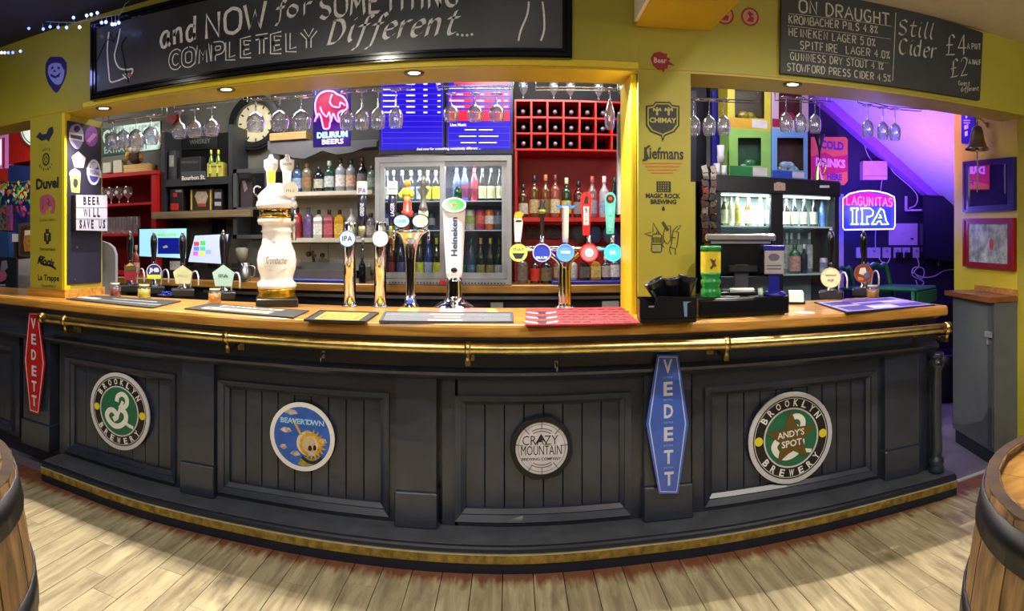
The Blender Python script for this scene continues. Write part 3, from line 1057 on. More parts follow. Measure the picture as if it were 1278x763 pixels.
def brooklyn(pxc, pyc, r, label, star):
    P = bplane(2.848, pxc)
    cu, cv = P.uv(pxc, pyc)
    t = thing('round_brewery_sign', label, 'sign', tuple(P.w(cu, cv, 0)))
    K = P.M
    obj('rim', MB(K).cring(cu, cv, r, r * .9, 0, .010), M('#cfcdd2', .35, var=.04), t)
    obj('black_band', MB(K).cring(cu, cv, r * .9, r * .655, 0, .008), M('#17151c', .4, var=0), t)
    obj('thin_ring', MB(K).cring(cu, cv, r * .87, r * .855, .008, .0088).cring(cu, cv, r * .655, r * .62, 0, .0095), M('#cfcdd2', .35, var=.04), t)
    obj('green_centre', MB(K).disc(cu, cv, r * .62, 0, .008), M('#1e6a4a', .4, var=0), t)
    m = MB(K)
    arctext(m, 'BROOKLYN', cu, cv, r * .765, r * .155, PI / 2, 1.95, .0092, K, .03, wide=.72)
    arctext(m, 'BREWERY', cu, cv, r * .765, r * .155, -PI / 2, 1.8, .0092, K, .03, True, wide=.76)
    obj('lettering', m, WHITE, t)
    obj('yellow_dot', MB(K).disc(cu - r * .765, cv, r * .095, .008, .0095), M('#e6d21a', .4, var=0), t)
    obj('yellow_dot', MB(K).disc(cu + r * .765, cv, r * .095, .008, .0095), M('#e6d21a', .4, var=0), t)
    # the flowing white B: an upper loop, a stem, a large lower loop and a tail
    S = r * .62

    def q(pts):
        return curve2([(cu + a * S, cv + b * S) for a, b in pts])
    m = MB(K)
    m.ribbon(q([(-.12, .38), (-.05, .62), (.2, .74), (.42, .6), (.42, .34), (.2, .16), (0, .12)]), S * .2, .008, .0096)
    m.ribbon(q([(.22, .45), (.1, .2), (-.02, -.1), (-.14, -.34)]), S * .13, .008, .0098)
    m.ribbon(q([(.1, .1), (.34, -.02), (.38, -.3), (.14, -.56), (-.2, -.66), (-.52, -.52), (-.66, -.26), (-.5, -.04), (-.26, -.04), (-.1, -.24), (-.3, -.4)]), S * .22, .008, .0097)
    m.ribbon(q([(.3, -.36), (.5, -.5), (.78, -.56)]), S * .13, .008, .0096)
    obj('script_letter', m, WHITE, t)
    if star:
        pts = []
        for i in range(10):
            a = PI / 2 + .05 + i * PI / 5
            rr = r * (.62 if i % 2 == 0 else .27)
            pts.append((cu + rr * math.cos(a), cv + rr * math.sin(a)))
        obj('brown_star', MB(K).prism(pts, .0098, .0125), M('#6d5422', .5, .2), t)
        m = MB(K)
        text(m, "ANDY'S", cu - r * .34, cu + r * .30, cv + r * .02, cv + r * .17, .0128, K, .02, rot=.06)
        text(m, 'SPOT', cu - r * .24, cu + r * .24, cv - r * .19, cv - r * .04, .0128, K, .02, rot=.06)
        obj('star_lettering', m, WHITE, t)


brooklyn(149.5, 513, .222, 'round green brewery sign with white script letter, on the leftmost full bay', False)
brooklyn(987, 546, .238, 'round green brewery sign with a brown star over its middle', True)

# blue round sign with flying ships and a skull in a bubble helmet
P = bplane(2.848, 377)
cu, cv = P.uv(377, 545)
r = .17
K = P.M
t = thing('round_sticker', 'round blue sign with white rim and skull in a space helmet', 'sign', tuple(P.w(cu, cv, 0)))
obj('rim', MB(K).cring(cu, cv, r, r * .87, 0, .006), WHITE, t)
obj('blue_face', MB(K).disc(cu, cv, r * .87, 0, .0045), M('#2f62c4', .4, var=.12, scale=14), t)
obj('lettering', text(MB(K), 'BEAVERT WN', cu - r * .66, cu + r * .68, cv + r * .36, cv + r * .52, .006, K, .03), M('#a8dcf4', .5), t)
obj('letter_ring', MB(K).cring(cu + r * .235, cv + r * .44, r * .075, r * .045, .005, .006), M('#a8dcf4', .5), t)
m = MB(K)
for a, b, s_ in ((-.35, .68, .24), (-.5, .14, .2), (-.58, -.36, .12), (.62, -.08, .16), (-.2, -.52, .16)):
    m.prism([(cu + (a - s_) * r, cv + b * r), (cu + a * r, cv + (b - .07) * r), (cu + (a + s_) * r, cv + (b - .02) * r), (cu + (a + s_ * .6) * r, cv + (b + .08) * r), (cu + (a - s_ * .3) * r, cv + (b + .09) * r)], .0045, .0056)
obj('flying_ship_artwork', m, M('#cdb8a4', .6, var=.3, scale=60), t)
obj('ray', MB(K).ribbon([(cu - .28 * r, cv + .5 * r), (cu - .02 * r, cv + .06 * r)], .012, .0045, .0056).ribbon([(cu + .16 * r, cv + .2 * r), (cu + .2 * r, cv - .1 * r)], .02, .0045, .0064), M('#d8a440', .6), t)
obj('helmet', MB(K).disc(cu + .2 * r, cv - .18 * r, r * .36, .0045, .0056), M('#d9cfc8', .5, var=.1), t)
m = MB(K)
for i in range(11):
    a = -1.9 + i * .33
    m.prism([(cu + (.3 + .30 * math.cos(a - .14)) * r, cv + (-.2 + .30 * math.sin(a - .14)) * r), (cu + (.3 + .46 * math.cos(a)) * r, cv + (-.2 + .46 * math.sin(a)) * r), (cu + (.3 + .30 * math.cos(a + .14)) * r, cv + (-.2 + .30 * math.sin(a + .14)) * r)], .0056, .0062)
m.cring(cu + .26 * r, cv - .2 * r, r * .34, r * .24, .0056, .0062)
obj('flame_collar', m, M('#dcae1e', .5, var=.2, scale=50), t)
m = MB(K).disc(cu + .22 * r, cv - .18 * r, r * .21, .0056, .0068)
m.prism([(cu + .14 * r, cv - .3 * r), (cu + .42 * r, cv - .34 * r), (cu + .4 * r, cv - .52 * r), (cu + .22 * r, cv - .52 * r)], .0056, .0068)
obj('skull', m, M('#d6b89a', .6, var=.1, scale=40), t)
obj('eye_socket', MB(K).disc(cu + .26 * r, cv - .3 * r, r * .055, .0068, .0074, ry=r * .08), BLACK, t)
obj('eye_socket', MB(K).disc(cu + .40 * r, cv - .28 * r, r * .05, .0068, .0074, ry=r * .08), BLACK, t)
obj('suit', MB(K).prism([(cu - .12 * r, cv - .8 * r), (cu + .02 * r, cv - .56 * r), (cu + .3 * r, cv - .62 * r), (cu + .6 * r, cv - .52 * r), (cu + .58 * r, cv - .62 * r), (cu + .3 * r, cv - .8 * r), (cu, cv - .85 * r)], .0045, .0058), M('#a89a22', .6, var=.2, scale=40), t)
obj('suit_collar', MB(K).ribbon(curve2([(cu + .0 * r, cv - .58 * r), (cu + .2 * r, cv - .7 * r), (cu + .42 * r, cv - .7 * r), (cu + .62 * r, cv - .54 * r)]), .016, .0058, .0066), M('#12243c', .5), t)

# crazy mountain sign: pale disc in a rough black rim
P = bplane(2.848, 676)
cu, cv = P.uv(676, 559)
r = .147
K = P.M
t = thing('round_brewery_sign', 'round white sign with black lettering and rough black rim', 'sign', tuple(P.w(cu, cv, 0)))
rnd = random.Random(3)
o_ = [(cu + r * rnd.uniform(.97, 1.03) * math.cos(2 * PI * i / 40), cv + r * rnd.uniform(.97, 1.03) * math.sin(2 * PI * i / 40)) for i in range(40)]
i_ = [(cu + r * .84 * math.cos(2 * PI * i / 40), cv + r * .84 * math.sin(2 * PI * i / 40)) for i in range(40)]
obj('black_rim', MB(K).ring(o_, i_, 0, .012), M('#0e0d12', .5, var=.3), t)
obj('white_face', MB(K).disc(cu, cv, r * .85, 0, .006), M('#c9c6cc', .5, var=.08, scale=20), t)
m = MB(K)
text(m, 'CRAZY', cu - r * .62, cu + r * .52, cv + r * .10, cv + r * .40, .0072, K, -.008)
text(m, 'MOUNTAIN', cu - r * .66, cu + r * .64, cv - r * .22, cv + r * .08, .0072, K, -.004)
m.prism([(cu - .22 * r, cv + .12 * r), (cu - .02 * r, cv + .46 * r), (cu + .18 * r, cv + .12 * r), (cu + .02 * r, cv + .26 * r)], .006, .0076)
text(m, 'BREWING COMPANY', cu - r * .64, cu + r * .62, cv - r * .39, cv - r * .30, .0072, K, .01)
obj('lettering', m, M('#1a181e', .5), t)
m = MB(K)
m.cring(cu, cv, r * .76, r * .745, .006, .007)
for a in (1.57, 2.3, .8, -1.57, -2.1, -.9, .1, 3.0):
    m.ribbon([(cu + r * .6 * math.cos(a), cv + r * .6 * math.sin(a)), (cu + r * .84 * math.cos(a), cv + r * .84 * math.sin(a))], .004, .006, .0072)
for s_ in (1, -1):
    for rr in (.62, .54):
        m.ribbon([(cu + r * rr * math.cos(s_ * a), cv + r * rr * math.sin(s_ * a)) for a in [1.0 + .1 * i for i in range(12)]], .004, .006, .0072)
obj('barrel_hoop_lines', m, M('#6a6870', .5), t)


def hexsign(P, pts, colour, edge, label, letters, uc, vs_, h, w, small=False, dots=False):
    L = P.poly(pts)
    cu = sum(a for a, b in L) / 6
    cv = sum(b for a, b in L) / 6
    t = thing('hexagonal_enamel_sign', label, 'sign', tuple(P.w(cu, cv, 0)))
    inner = [(cu + (a - cu) * .88, cv + (b - cv) * .975) for a, b in L]
    inner2 = [(cu + (a - cu) * .82, cv + (b - cv) * .963) for a, b in L]
    obj('plate', MB(P.M).prism(L, 0, .006), colour, t)
    obj('border_line', MB(P.M).ring(inner, inner2, .006, .0068), edge, t)
    m = MB(P.M)
    for ch, (pu, pv) in zip(letters, vs_):
        u, v = P.uv(pu, pv)
        text(m, ch, u - w / 2, u + w / 2, v - h / 2, v + h / 2, .007, P.M, .03)
    obj('lettering', m, M('#c9cbd8', .5), t)
    if dots:
        m = MB(P.M)
        for (a1, b1), (a2, b2) in zip(vs_, vs_[1:]):
            u, v = P.uv((a1 + a2) / 2, (b1 + b2) / 2)
            text(m, 'EXTRA', u - w * .5, u + w * .5, v - .004, v + .005, .007, P.M, .0)
        obj('small_print', m, M('#9fb0e6', .5), t)
    return t


P = bplane(2.764, 833)
hexsign(P, [(820, 443), (846, 443), (859, 529), (846, 616), (822, 616), (806, 529)], M('#3c5fc0', .35, coat=.4, var=.05), M('#b9c4ee', .4),
        'tall blue hexagonal sign with pale upright letters on a pilaster', 'VEDETT', 0, [(833, 457), (833.5, 485), (834, 513), (834, 541.5), (834, 570), (834.5, 597)], .066, .045, dots=True)
P = bplane(2.764, 44)
hexsign(P, [(37, 390), (48.5, 390.5), (57, 454), (49, 517), (38, 513.5), (31, 449)], M('#b0141c', .35, coat=.4, var=.05), M('#e6d0d4', .4),
        'tall red hexagonal sign with pale upright letters near the left end', 'VEDETT', 0, [(42.5, 404), (43, 423.5), (43, 443), (43.5, 463), (43.5, 482), (43.5, 500)], .068, .045)


# ---------------------------------------------------------------- the two chalkboards
INK = M('#23231f', .6, name='black_sticker_ink')
INKB = M('#1c2440', .6, name='blue_black_sticker_ink')


def cut(P, name, pts, mat, parent, n0=.0, n1=.0012, smooth=False):
    L = P.poly(pts)
    if smooth:
        L = cat_rom(L + [L[0]], 4)[:-1]
    return obj(name, MB(P.M).prism(L, n0, n1), mat, parent)


def ptext(mb, P, s, x0, y0, x1, y1, n=.0015, bold=.01, shear=0, rot=0):
    """printed word whose pixel box on this plane runs x0..x1, y0 (top)..y1"""
    xm = (x0 + x1) / 2
    u0, u1 = P.uv(x0, y0)[0], P.uv(x1, y0)[0]
    v1, v0 = P.uv(xm, y0)[1], P.uv(xm, y1)[1]
    return text(mb, s, u0, u1, v0, v1, n, P.M, bold, shear, rot)


def label_thing(name, label, cat, P, x, y):
    u, v = P.uv(x, y)
    return thing(name, label, cat, tuple(P.w(u, v, 0)))


PB1 = Plane((-3.8, 2.822), (.6, 2.822))
t = thing('chalkboard', 'very long black framed chalkboard with white hand lettering over the left opening', 'chalkboard', (-1, 2.84, 2.3))
u0, u1 = PB1.uv(113, 80)[0], PB1.uv(714, 30)[0]
v0, v1 = 2.305, 2.775
obj('board', MB(PB1.M).rect(u0 + .02, u1 - .02, v0 + .02, v1 - .02, -.026, -.002), M('#4c4d54', .42, var=.4, scale=1.6, coat=.15, name='dusty_glare_chalkboard'), t)  # grey raised to carry the glare on the board; mottling is chalk dust
mb = MB(PB1.M).rframe(u0, u1, v0, v1, .045, -.027, .004)
obj('frame', mb, BLKGLOSS, t)
mb = MB(PB1.M).rframe(u0 + .008, u1 - .008, v0 + .008, v1 - .008, .014, .004, .012)
mb.rframe(u0 + .032, u1 - .032, v0 + .032, v1 - .032, .010, .004, .009)
obj('frame_bead', mb, M('#16161c', .15, coat=.5, var=0), t)
m = MB()
# first line
chalk(m, 'and', PB1, 200, 60, 246, 49, 27, .017, jit=.0015)
chalk(m, 'NOW', PB1, 255, 49, 332, 33, 31, .018, jit=.0015)
chalk(m, 'for', PB1, 343, 24, 388, 17, 20, .013, nib=(.005, .007))
chalk(m, 'SOMETHING', PB1, 398, 24, 572, 7, 28, .014, nib=(.006, .0075), jit=.001)
# last word, broad italic
chalk(m, 'Different', PB1, 408, 55, 566, 43, 29, .010, nib=(.009, .006), shear=.35)
for i, (dx, dy) in enumerate(((571, 43), (577, 44), (583, 44), (589, 43))):
    u, v = PB1.uv(dx, dy)
    m.disc(u, v, .0065, .0, .001, PB1.M, 8)
obj('chalk_lettering', m, CHALK, t)
m, m2 = MB(), MB()
chalk(m, 'COMPLETELY', PB1, 212, 85.5, 394, 59, 21, .030)
chalk(m2, 'COMPLETELY', PB1, 212, 85.5, 394, 59, 21, .017, n=.0016)
obj('outlined_lettering', m, CHALK, t)
obj('outlined_lettering_fill', m2, M('#4c4d54', .6, var=.3, scale=1.6), t)
m = MB()


def sk(m, P, pts, pen=.009, n=.001, smooth=True, nib=None):
    L = P.poly(pts)
    m.ribbon(cat_rom(L) if smooth else L, pen, 0, n, P.M, nib)


sk(m, PB1, [(136, 40), (134, 62), (136, 92), (138, 102), (146, 101), (156, 97)])
sk(m, PB1, [(150, 36), (147, 52), (143, 70), (148, 84), (158, 87), (165, 86), (165, 91), (161, 94)])
for a in ((153, 93, 159, 99), (156, 92, 162, 97), (160, 92, 164, 95)):
    sk(m, PB1, [(a[0], a[1]), (a[2], a[3])], .007, smooth=False)
sk(m, PB1, [(660, 2), (658, 18), (650, 38), (647, 51)])
sk(m, PB1, [(677, 2), (679, 20), (679, 38), (675, 51)])
obj('leg_artwork', m, CHALK, t)
m = MB()
sk(m, PB1, [(158, 46), (152, 56), (154, 70), (158, 92), (160, 103)], .009)
sk(m, PB1, [(120, 78), (128, 60), (134, 50), (142, 52)], .006)
sk(m, PB1, [(138, 42), (142, 52), (148, 40)], .008, smooth=False)
obj('dark_branch_artwork', m, M('#101014', .7), t)
obj('red_mark', MB(PB1.M).disc(PB1.uv(162, 94)[0], PB1.uv(162, 94)[1], .012, 0, .0018), M('#d0405a', .6), t)

# right-hand draught board
PB2 = Plane((.6 - .0027, 2.85 - .026), (2.94 - .0027, 2.60 - .026))
t = thing('chalkboard', 'plain black chalkboard listing draught beers and still cider prices', 'chalkboard', tuple(PB2.w(PB2.uv(1100, 80)[0], 2.3, 0)))
L = PB2.poly([(974, 91), (1223, 125), (1227, 41), (976, -30)])
obj('board', MB(PB2.M).prism(L, -.02, 0), BOARD, t)
m = MB()
chalk(m, 'ON DRAUGHT', PB2, 997, 15, 1110, 32, 15, .009, n=.001)
chalk(m, 'KROMBACHER PILS 4.8%', PB2, 984, 29, 1096, 42, 9.5, .006, n=.001)
chalk(m, 'HEINEKEN LAGER 5.0%', PB2, 984, 44.5, 1093, 58, 9.5, .006, n=.001)
chalk(m, 'SPITFIRE  LAGER 4.0%', PB2, 998, 61, 1111, 73.5, 9.5, .006, n=.001)
chalk(m, 'GUINNESS DRY STOUT 4.1%', PB2, 986, 74.5, 1103, 87.5, 9, .0055, n=.001)
chalk(m, 'STOWFORD PRESS CIDER 4.5%', PB2, 982, 88, 1112, 102.5, 9, .0055, n=.001)
chalk(m, 'Still', PB2, 1120, 43, 1163, 49, 19, .010, n=.001, nib=(.004, .004), shear=.15)
chalk(m, 'Cider', PB2, 1121, 67, 1167, 73, 19, .010, n=.001, nib=(.005, .004), shear=.15)
chalk(m, '£4', PB2, 1180, 69, 1207, 68, 25, .011, n=.001, nib=(.004, .004))
chalk(m, '£2', PB2, 1186, 97, 1208, 93, 22, .011, n=.001, nib=(.004, .004))
chalk(m, 'A PINT', PB2, 1207, 61, 1224, 62, 7, .005, n=.001)
chalk(m, 'A HALF', PB2, 1209, 80, 1224, 81, 6, .005, n=.001)
chalk(m, 'Guest', PB2, 1196, 106, 1210, 107, 5, .0035, n=.001)
chalk(m, 'different', PB2, 1199, 114, 1221, 113, 5, .0035, n=.001)
sk(m, PB2, [(984, 17), (1040, 23), (1113, 33)], .002, smooth=False)
sk(m, PB2, [(983, 32), (1040, 39), (1112, 49)], .002, smooth=False)
sk(m, PB2, [(984, 62), (1040, 68), (1108, 79)], .002, smooth=False)
sk(m, PB2, [(1118, 16), (1116, 60), (1114, 101)], .004, smooth=False)
obj('chalk_lettering', m, CHALK2, t)

# ---------------------------------------------------------------- stickers on the yellow walls
PW = Plane((-3.8, 2.8495), (.6, 2.8495))
PWR = Plane((.6 - .0001, 2.8494), (2.94 - .0001, 2.5994))
PLP = Plane((-3.8, 2.8515), (.6, 2.8515))

t = label_thing('shield_sticker', 'purple shield sticker with a grinning face left of the long chalkboard', 'sticker', PW, 69, 92)
shield = [(57, 80), (62, 72), (70, 71), (78, 72), (83, 80), (83, 92), (79, 103), (74, 112), (70, 116), (65, 111), (60, 103), (57, 92)]
cut(PW, 'purple_back', shield, M('#2a2460', .5), t, smooth=True)
cut(PW, 'face', [(61, 82), (66, 79), (74, 79), (80, 84), (80, 94), (77, 103), (73, 106), (68, 104), (63, 98), (60, 90)], M('#8f92c8', .5), t, .0012, .002, True)
m = MB(PW.M)
for P_ in ([(63, 92), (70, 95), (76, 90), (74, 96), (69, 98), (64, 96)], [(64, 84), (67, 83), (67, 86), (64, 87)], [(72, 83), (75, 84), (75, 87), (72, 86)], [(67, 88), (69, 87), (70, 90), (67, 90)],
           [(76, 76), (84, 78), (80, 88), (77, 82)], [(66, 108), (70, 105), (74, 108), (70, 114)]):
    m.prism(PW.poly(P_), .002, .0026)
obj('face_artwork', m, M('#2a2460', .5), t)

# left pillar front
t = label_thing('bat_sticker', 'black bat shaped sticker, topmost on the left yellow pillar', 'sticker', PLP, 57, 169)
cut(PLP, 'bat', [(45, 171), (50, 165), (53, 168), (58, 167), (61, 160), (66, 158), (67, 165), (63, 172), (61, 177), (58, 174), (52, 176)], INKB, t)
t = label_thing('round_face_sticker', 'small black round crest sticker with curved lettering, below the bat', 'sticker', PLP, 57, 200)
u, v = PLP.uv(57.5, 199)
m = MB(PLP.M).disc(u, v, .033, 0, .0012, ry=.042)
obj('black_oval', m, INK, t)
m = MB(PLP.M).ring([(u + .022 * math.cos(a * PI / 6), v + .03 * math.sin(a * PI / 6)) for a in range(12)], [(u + .016 * math.cos(a * PI / 6), v + .022 * math.sin(a * PI / 6)) for a in range(12)], .0012, .002)
m.prism([(u - .012, v - .016), (u, v + .02), (u + .012, v - .016), (u, v - .008)], .0012, .002)
obj('inner_mark', m, YEL, t)
m = arctext(MB(PLP.M), 'WHITE', u, v, .066, .014, PI / 2, 1.0, .001, PLP.M)
arctext(m, 'BREWERY', u, v, .066, .016, -PI / 2, 1.9, .001, PLP.M, inward=True)
obj('lettering', m, INK, t)
t = label_thing('word_sticker', 'bold black single word lettered above the pink elephant sticker', 'sticker', PLP, 59, 228)
m = ptext(MB(PLP.M), PLP, 'Duvel', 45, 222, 73.5, 236, .001, .045)
obj('lettering', m, INK, t)
t = label_thing('elephant_sticker', 'pink elephant sticker on the left yellow pillar', 'sticker', PLP, 59, 256)
el = [(50, 262), (50, 249), (54, 244), (62, 243), (67, 247), (69, 254), (68, 264), (65, 267), (63, 264), (65, 260), (62, 258), (60, 262), (57, 263), (57, 268), (53, 268)]
cut(PLP, 'elephant', el, M('#a8506e', .5, var=.15), t, smooth=True)
m = MB(PLP.M)
sk(m, PLP, [(59, 248), (62, 251), (60, 255), (63, 257)], .006, .0022)
sk(m, PLP, [(53, 262), (54, 256)], .005, .0022)
obj('dark_outline_artwork', m, M('#5a2440', .5), t)
ptext_ = ptext(MB(PLP.M), PLP, 'DELIRIUM TREMENS', 49, 273, 69, 276.5, .001)
obj('small_print', ptext_, M('#8a5a2a', .5), t)
t = label_thing('tankard_sticker', 'small black tankard shaped sticker below the pink elephant', 'sticker', PLP, 59, 297)
cut(PLP, 'tankard', [(57, 286), (61, 286), (61, 290), (63.5, 291), (63.5, 301), (61, 302), (61, 305), (57.5, 305), (57.5, 302), (55, 301), (55, 291), (57, 290)], INK, t)
obj('letter', ptext(MB(PLP.M), PLP, 'T', 57.6, 292, 61, 300, .002, .03), YEL, t)
obj('lettering', ptext(MB(PLP.M), PLP, 'Timmermans', 49, 309, 69, 313, .001), INK, t)
t = label_thing('script_sticker', 'ornate dark script sticker with ribbon near the foot of the left pillar', 'sticker', PLP, 59, 328)
m = ptext(MB(PLP.M), PLP, 'Floris', 48, 321, 68, 332, .001, .04, .3, -.15)
sk(m, PLP, [(48, 324), (54, 330), (62, 331), (70, 336)], .014)
sk(m, PLP, [(48, 322), (52, 324), (56, 321)], .01)
obj('lettering', m, INK, t)
t = label_thing('word_sticker', 'two black words, lowest sticker on the left yellow pillar', 'sticker', PLP, 60, 350)
m = ptext(MB(PLP.M), PLP, 'La Trappe', 47.5, 343, 74, 353, .001, .03)
ptext(m, PLP, 'TRAPPIST', 51, 356, 70, 359, .001)
obj('lettering', m, INK, t)

# dark board on the pillar's side with stickers and the light box
PLS = Plane((lp1 + .001, 3.23), (lp1 + .0011, 2.85))
PLS = Plane((lp1 + .012, 2.85), (lp1 + .012, 3.24))
t = thing('painted_side_board', 'tall dark blue board fixed to the side of the left pillar', 'board', (lp1 + .006, 3.05, 1.2))
ub0, ub1 = PLS.uv(84.5, 250)[0], PLS.uv(126.5, 250)[0]
obj('board', MB(PLS.M).rect(ub0, ub1, PLS.uv(105, 354)[1], PLS.uv(105, 155)[1], -.0075, 0), M('#1d1c30', .45, var=.1, name='dark_blue_board'), t)
for kx, ky in ((96, 309), (93, 349)):
    obj('knob', MB(PLS.M).disc(PLS.uv(kx, ky)[0], PLS.uv(kx, ky)[1], .006, 0, .006), STEEL, t)
LAV = M('#8f88b8', .5)


def side_sticker(label, x, y, parts, name='beer_sticker'):
    t = label_thing(name, label, 'sticker', PLS, x, y)
    for i, (nm, pts, mt, sm) in enumerate(parts):
        if nm == 'T':
            obj('lettering', ptext(MB(PLS.M), PLS, pts[0], *pts[1:], n=.0012 + i * .0006, bold=.02), mt, t)
        else:
            cut(PLS, nm, pts, mt, t, .0002 + i * .0006, .0008 + i * .0006, sm)
    return t


def oval(cx, cy, rx, ry, n=20):
    return [(cx + rx * math.cos(2 * PI * i / n), cy + ry * math.sin(2 * PI * i / n)) for i in range(n)]


side_sticker('grey and white badge sticker, top left on the dark side board', 95, 168, [
    ('badge', [(91, 156), (98, 155), (102, 160), (104, 168), (103, 178), (98, 186), (92, 184), (87, 176), (86, 166), (88, 159)], LAV, True),
    ('inner', oval(96, 161, 4, 4), M('#23213c', .5), False), ('band', [(86, 165), (104, 168), (104, 177), (86, 174)], M('#c8c6da', .5), False), ('dark_band', [(88, 168), (102, 170), (102, 175), (88, 172)], M('#23213c', .5), False)])
side_sticker('round purple pink sticker, top right on the dark side board', 114, 170, [('disc', oval(114, 170, 8, 13), M('#8a4aa8', .5, var=.3, scale=90), False), ('stripe', [(108, 176), (116, 166), (121, 168), (112, 178)], M('#c08ad0', .5), False)])
side_sticker('pale pink pentagon sticker on the dark side board', 98, 199, [('pentagon', [(97.5, 189), (107, 197), (104, 209.5), (93, 209), (89.5, 196)], M('#c9a2a8', .5), False), ('T', ('BEST', 93, 198, 103, 202), M('#8a5a6a', .5), False)])
side_sticker('white and violet oval badge sticker above the light box', 117, 217, [('oval', oval(117, 215, 8.5, 16), M('#c6c6dc', .5), False), ('inner', oval(117, 215, 6.3, 13), M('#3a3a9a', .5), False), ('ring', oval(117, 207, 4.5, 4), M('#c6c6dc', .5), False),
    ('band', [(108, 209), (126, 213), (126, 222), (108, 218)], M('#d8d8e8', .5), False), ('T', ('ORIGINAL', 110, 212.5, 124, 218.5), M('#2a2a80', .5), False)])
side_sticker('yellow glass shaped sticker with a black bird', 93, 228, [('rays', [(87, 214), (93, 210), (100, 214), (101, 220), (86, 219)], LAV, False), ('glass', [(87, 218), (100.5, 219), (99, 241), (89, 240)], M('#b7a95a', .5, var=.1), False), ('bird', [(92, 223), (96, 224), (97, 230), (94, 235), (91, 230)], INK, True)])

PLB = Plane((lp1 + .055, 2.89), (lp1 + .055, 3.36))
t = label_thing('cinema_light_box', 'white letter light box reading BEER WILL SAVE US', 'light box', PLB, 115, 266)
L = PLB.poly([(95, 243.5), (134, 244), (134, 288.5), (95, 287.5)])
obj('casing', MB(PLB.M).prism(L, -.04, -.001), BLACK, t)
cu_ = [(a, b) for a, b in L]
obj('white_face', MB(PLB.M).prism(L, -.001, 0), M('#a4a4b8', .4, emit=.05, var=0, name='lit_white_face'), t)
m = MB(PLB.M)
for ya, yb in ((258, 258.6), (272.5, 273)):
    m.prism(PLB.poly([(95, ya), (134, ya + .4), (134, yb + .4), (95, yb)]), 0, .002)
obj('letter_rail', m, M('#a8a8c0', .5), t)
m = MB(PLB.M)


def spaced(m, P, s, x0, x1, y0, y1, n=.001, bold=.035, fill=.66):
    k = len(s)
    for i, ch in enumerate(s):
        if ch != ' ':
            a = x0 + (x1 - x0) * i / k
            b = a + (x1 - x0) / k * (fill * (.35 if ch == 'I' else 1))
            ptext(m, P, ch, a, y0, b, y1, n, bold)


spaced(m, PLB, 'BEER', 104, 126, 245.5, 256)
spaced(m, PLB, 'ILL', 111, 126.5, 260, 271)
ptext(m, PLB, 'W', 104, 260, 109.5, 271, .001, .0)
spaced(m, PLB, 'SAVE US', 99, 133, 274.5, 285.5)
obj('lettering', m, M('#15151c', .5), t)

# right pillar and wall stickers
t = label_thing('splash_sticker', 'dark red splash sticker with pale word on the yellow wall', 'sticker', PWR, 824, 77)
cut(PWR, 'splash', [(812, 73), (816, 66), (824, 64.5), (829, 67), (833, 67), (832, 71), (837, 74), (834, 76), (842, 82), (834, 81), (833, 86), (830, 86), (828, 91), (826, 87), (821, 87), (815, 82)], M('#8a1418', .5), t, .0002, .0012)
obj('lettering', ptext(MB(PWR.M), PWR, 'Beer', 816, 72, 832, 79, .0018, .03), M('#d8a0a4', .5), t)
t = label_thing('shield_sticker', 'black shield sticker with two small crowns on the right yellow pillar', 'sticker', PWR, 827, 148)
sh = [(806, 132), (815, 131), (818, 127), (836, 127), (839, 131), (848, 132), (848, 157), (842, 165), (830, 170), (827, 177), (825, 170), (812, 165), (806, 157)]
shi = [(808, 133.6), (815.6, 132.6), (818.6, 128.6), (835.4, 128.6), (838.4, 132.6), (846.4, 133.6), (846.4, 156), (840.5, 163.5), (829, 168.2), (827, 173), (826, 168.2), (813.5, 163.5), (808, 156)]
shj = [(810, 135.5), (816, 134.5), (819.5, 130.5), (834.5, 130.5), (838, 134.5), (844.5, 135.5), (844.5, 155), (839, 162), (828, 166.5), (827, 168), (826.5, 166.5), (815, 162), (810, 155)]
obj('outline', MB(PWR.M).ring(PWR.poly(sh), PWR.poly(shi), .0002, .0012), INK, t)
cut(PWR, 'field', shj, INK, t, .0002, .0012)
m = MB(PWR.M)
ptext(m, PWR, 'CHIMAY', 810.5, 147, 844, 153.5, .002, .035)
for cx_ in (820, 834.5):
    m.prism(PWR.poly([(cx_ - 1, 134), (cx_ + 1, 134), (cx_ + 1.2, 144), (cx_ - 1.2, 144)]), .0012, .002)
    sk(m, PWR, [(cx_ - 4.5, 139), (cx_ - 4, 135.5), (cx_ - 1.5, 138), (cx_, 139), (cx_ + 1.5, 138), (cx_ + 4, 135.5), (cx_ + 4.5, 139)], .006, .002)
obj('lettering', m, M('#b3a43e', .5), t)
t = label_thing('word_sticker', 'single black word over four orange lines on the right pillar', 'sticker', PWR, 828, 196)
m = ptext(MB(PWR.M), PWR, 'Liefmans', 804, 184, 853, 199, .0015, .02)
sk(m, PWR, [(811, 182), (806, 187), (808, 198), (802, 200)], .010, .0016)
obj('lettering', m, INK, t)
for i, (a, b) in enumerate(((803, 851), (805, 848), (808, 845), (813, 840))):
    y = 203.2 + i * 4
    cut(PWR, 'orange_line', [(a, y), (b, y + .1), (b, y + 1.4), (a, y + 1.3)], M('#c06a1e', .5), t, .0002, .0012)
t = label_thing('brewing_sticker', 'black battlement mark over two lines of capitals and a drop', 'sticker', PWR, 828, 240)
m = MB(PWR.M)
for r_ in range(4):
    for c_ in range(6):
        x, y = 820 + c_ * 2.9, 227.5 + r_ * 3.1
        m.prism(PWR.poly([(x, y), (x + 1.5, y), (x + 1.5, y + 1.9), (x, y + 1.9)]), .0002, .0012)
for r_ in range(5):
    y = 229.6 - 3.1 + r_ * 3.1
    m.prism(PWR.poly([(819.5, y + .0), (836.5, y), (836.5, y + 1.0), (819.5, y + 1.0)]), .0002, .0011)
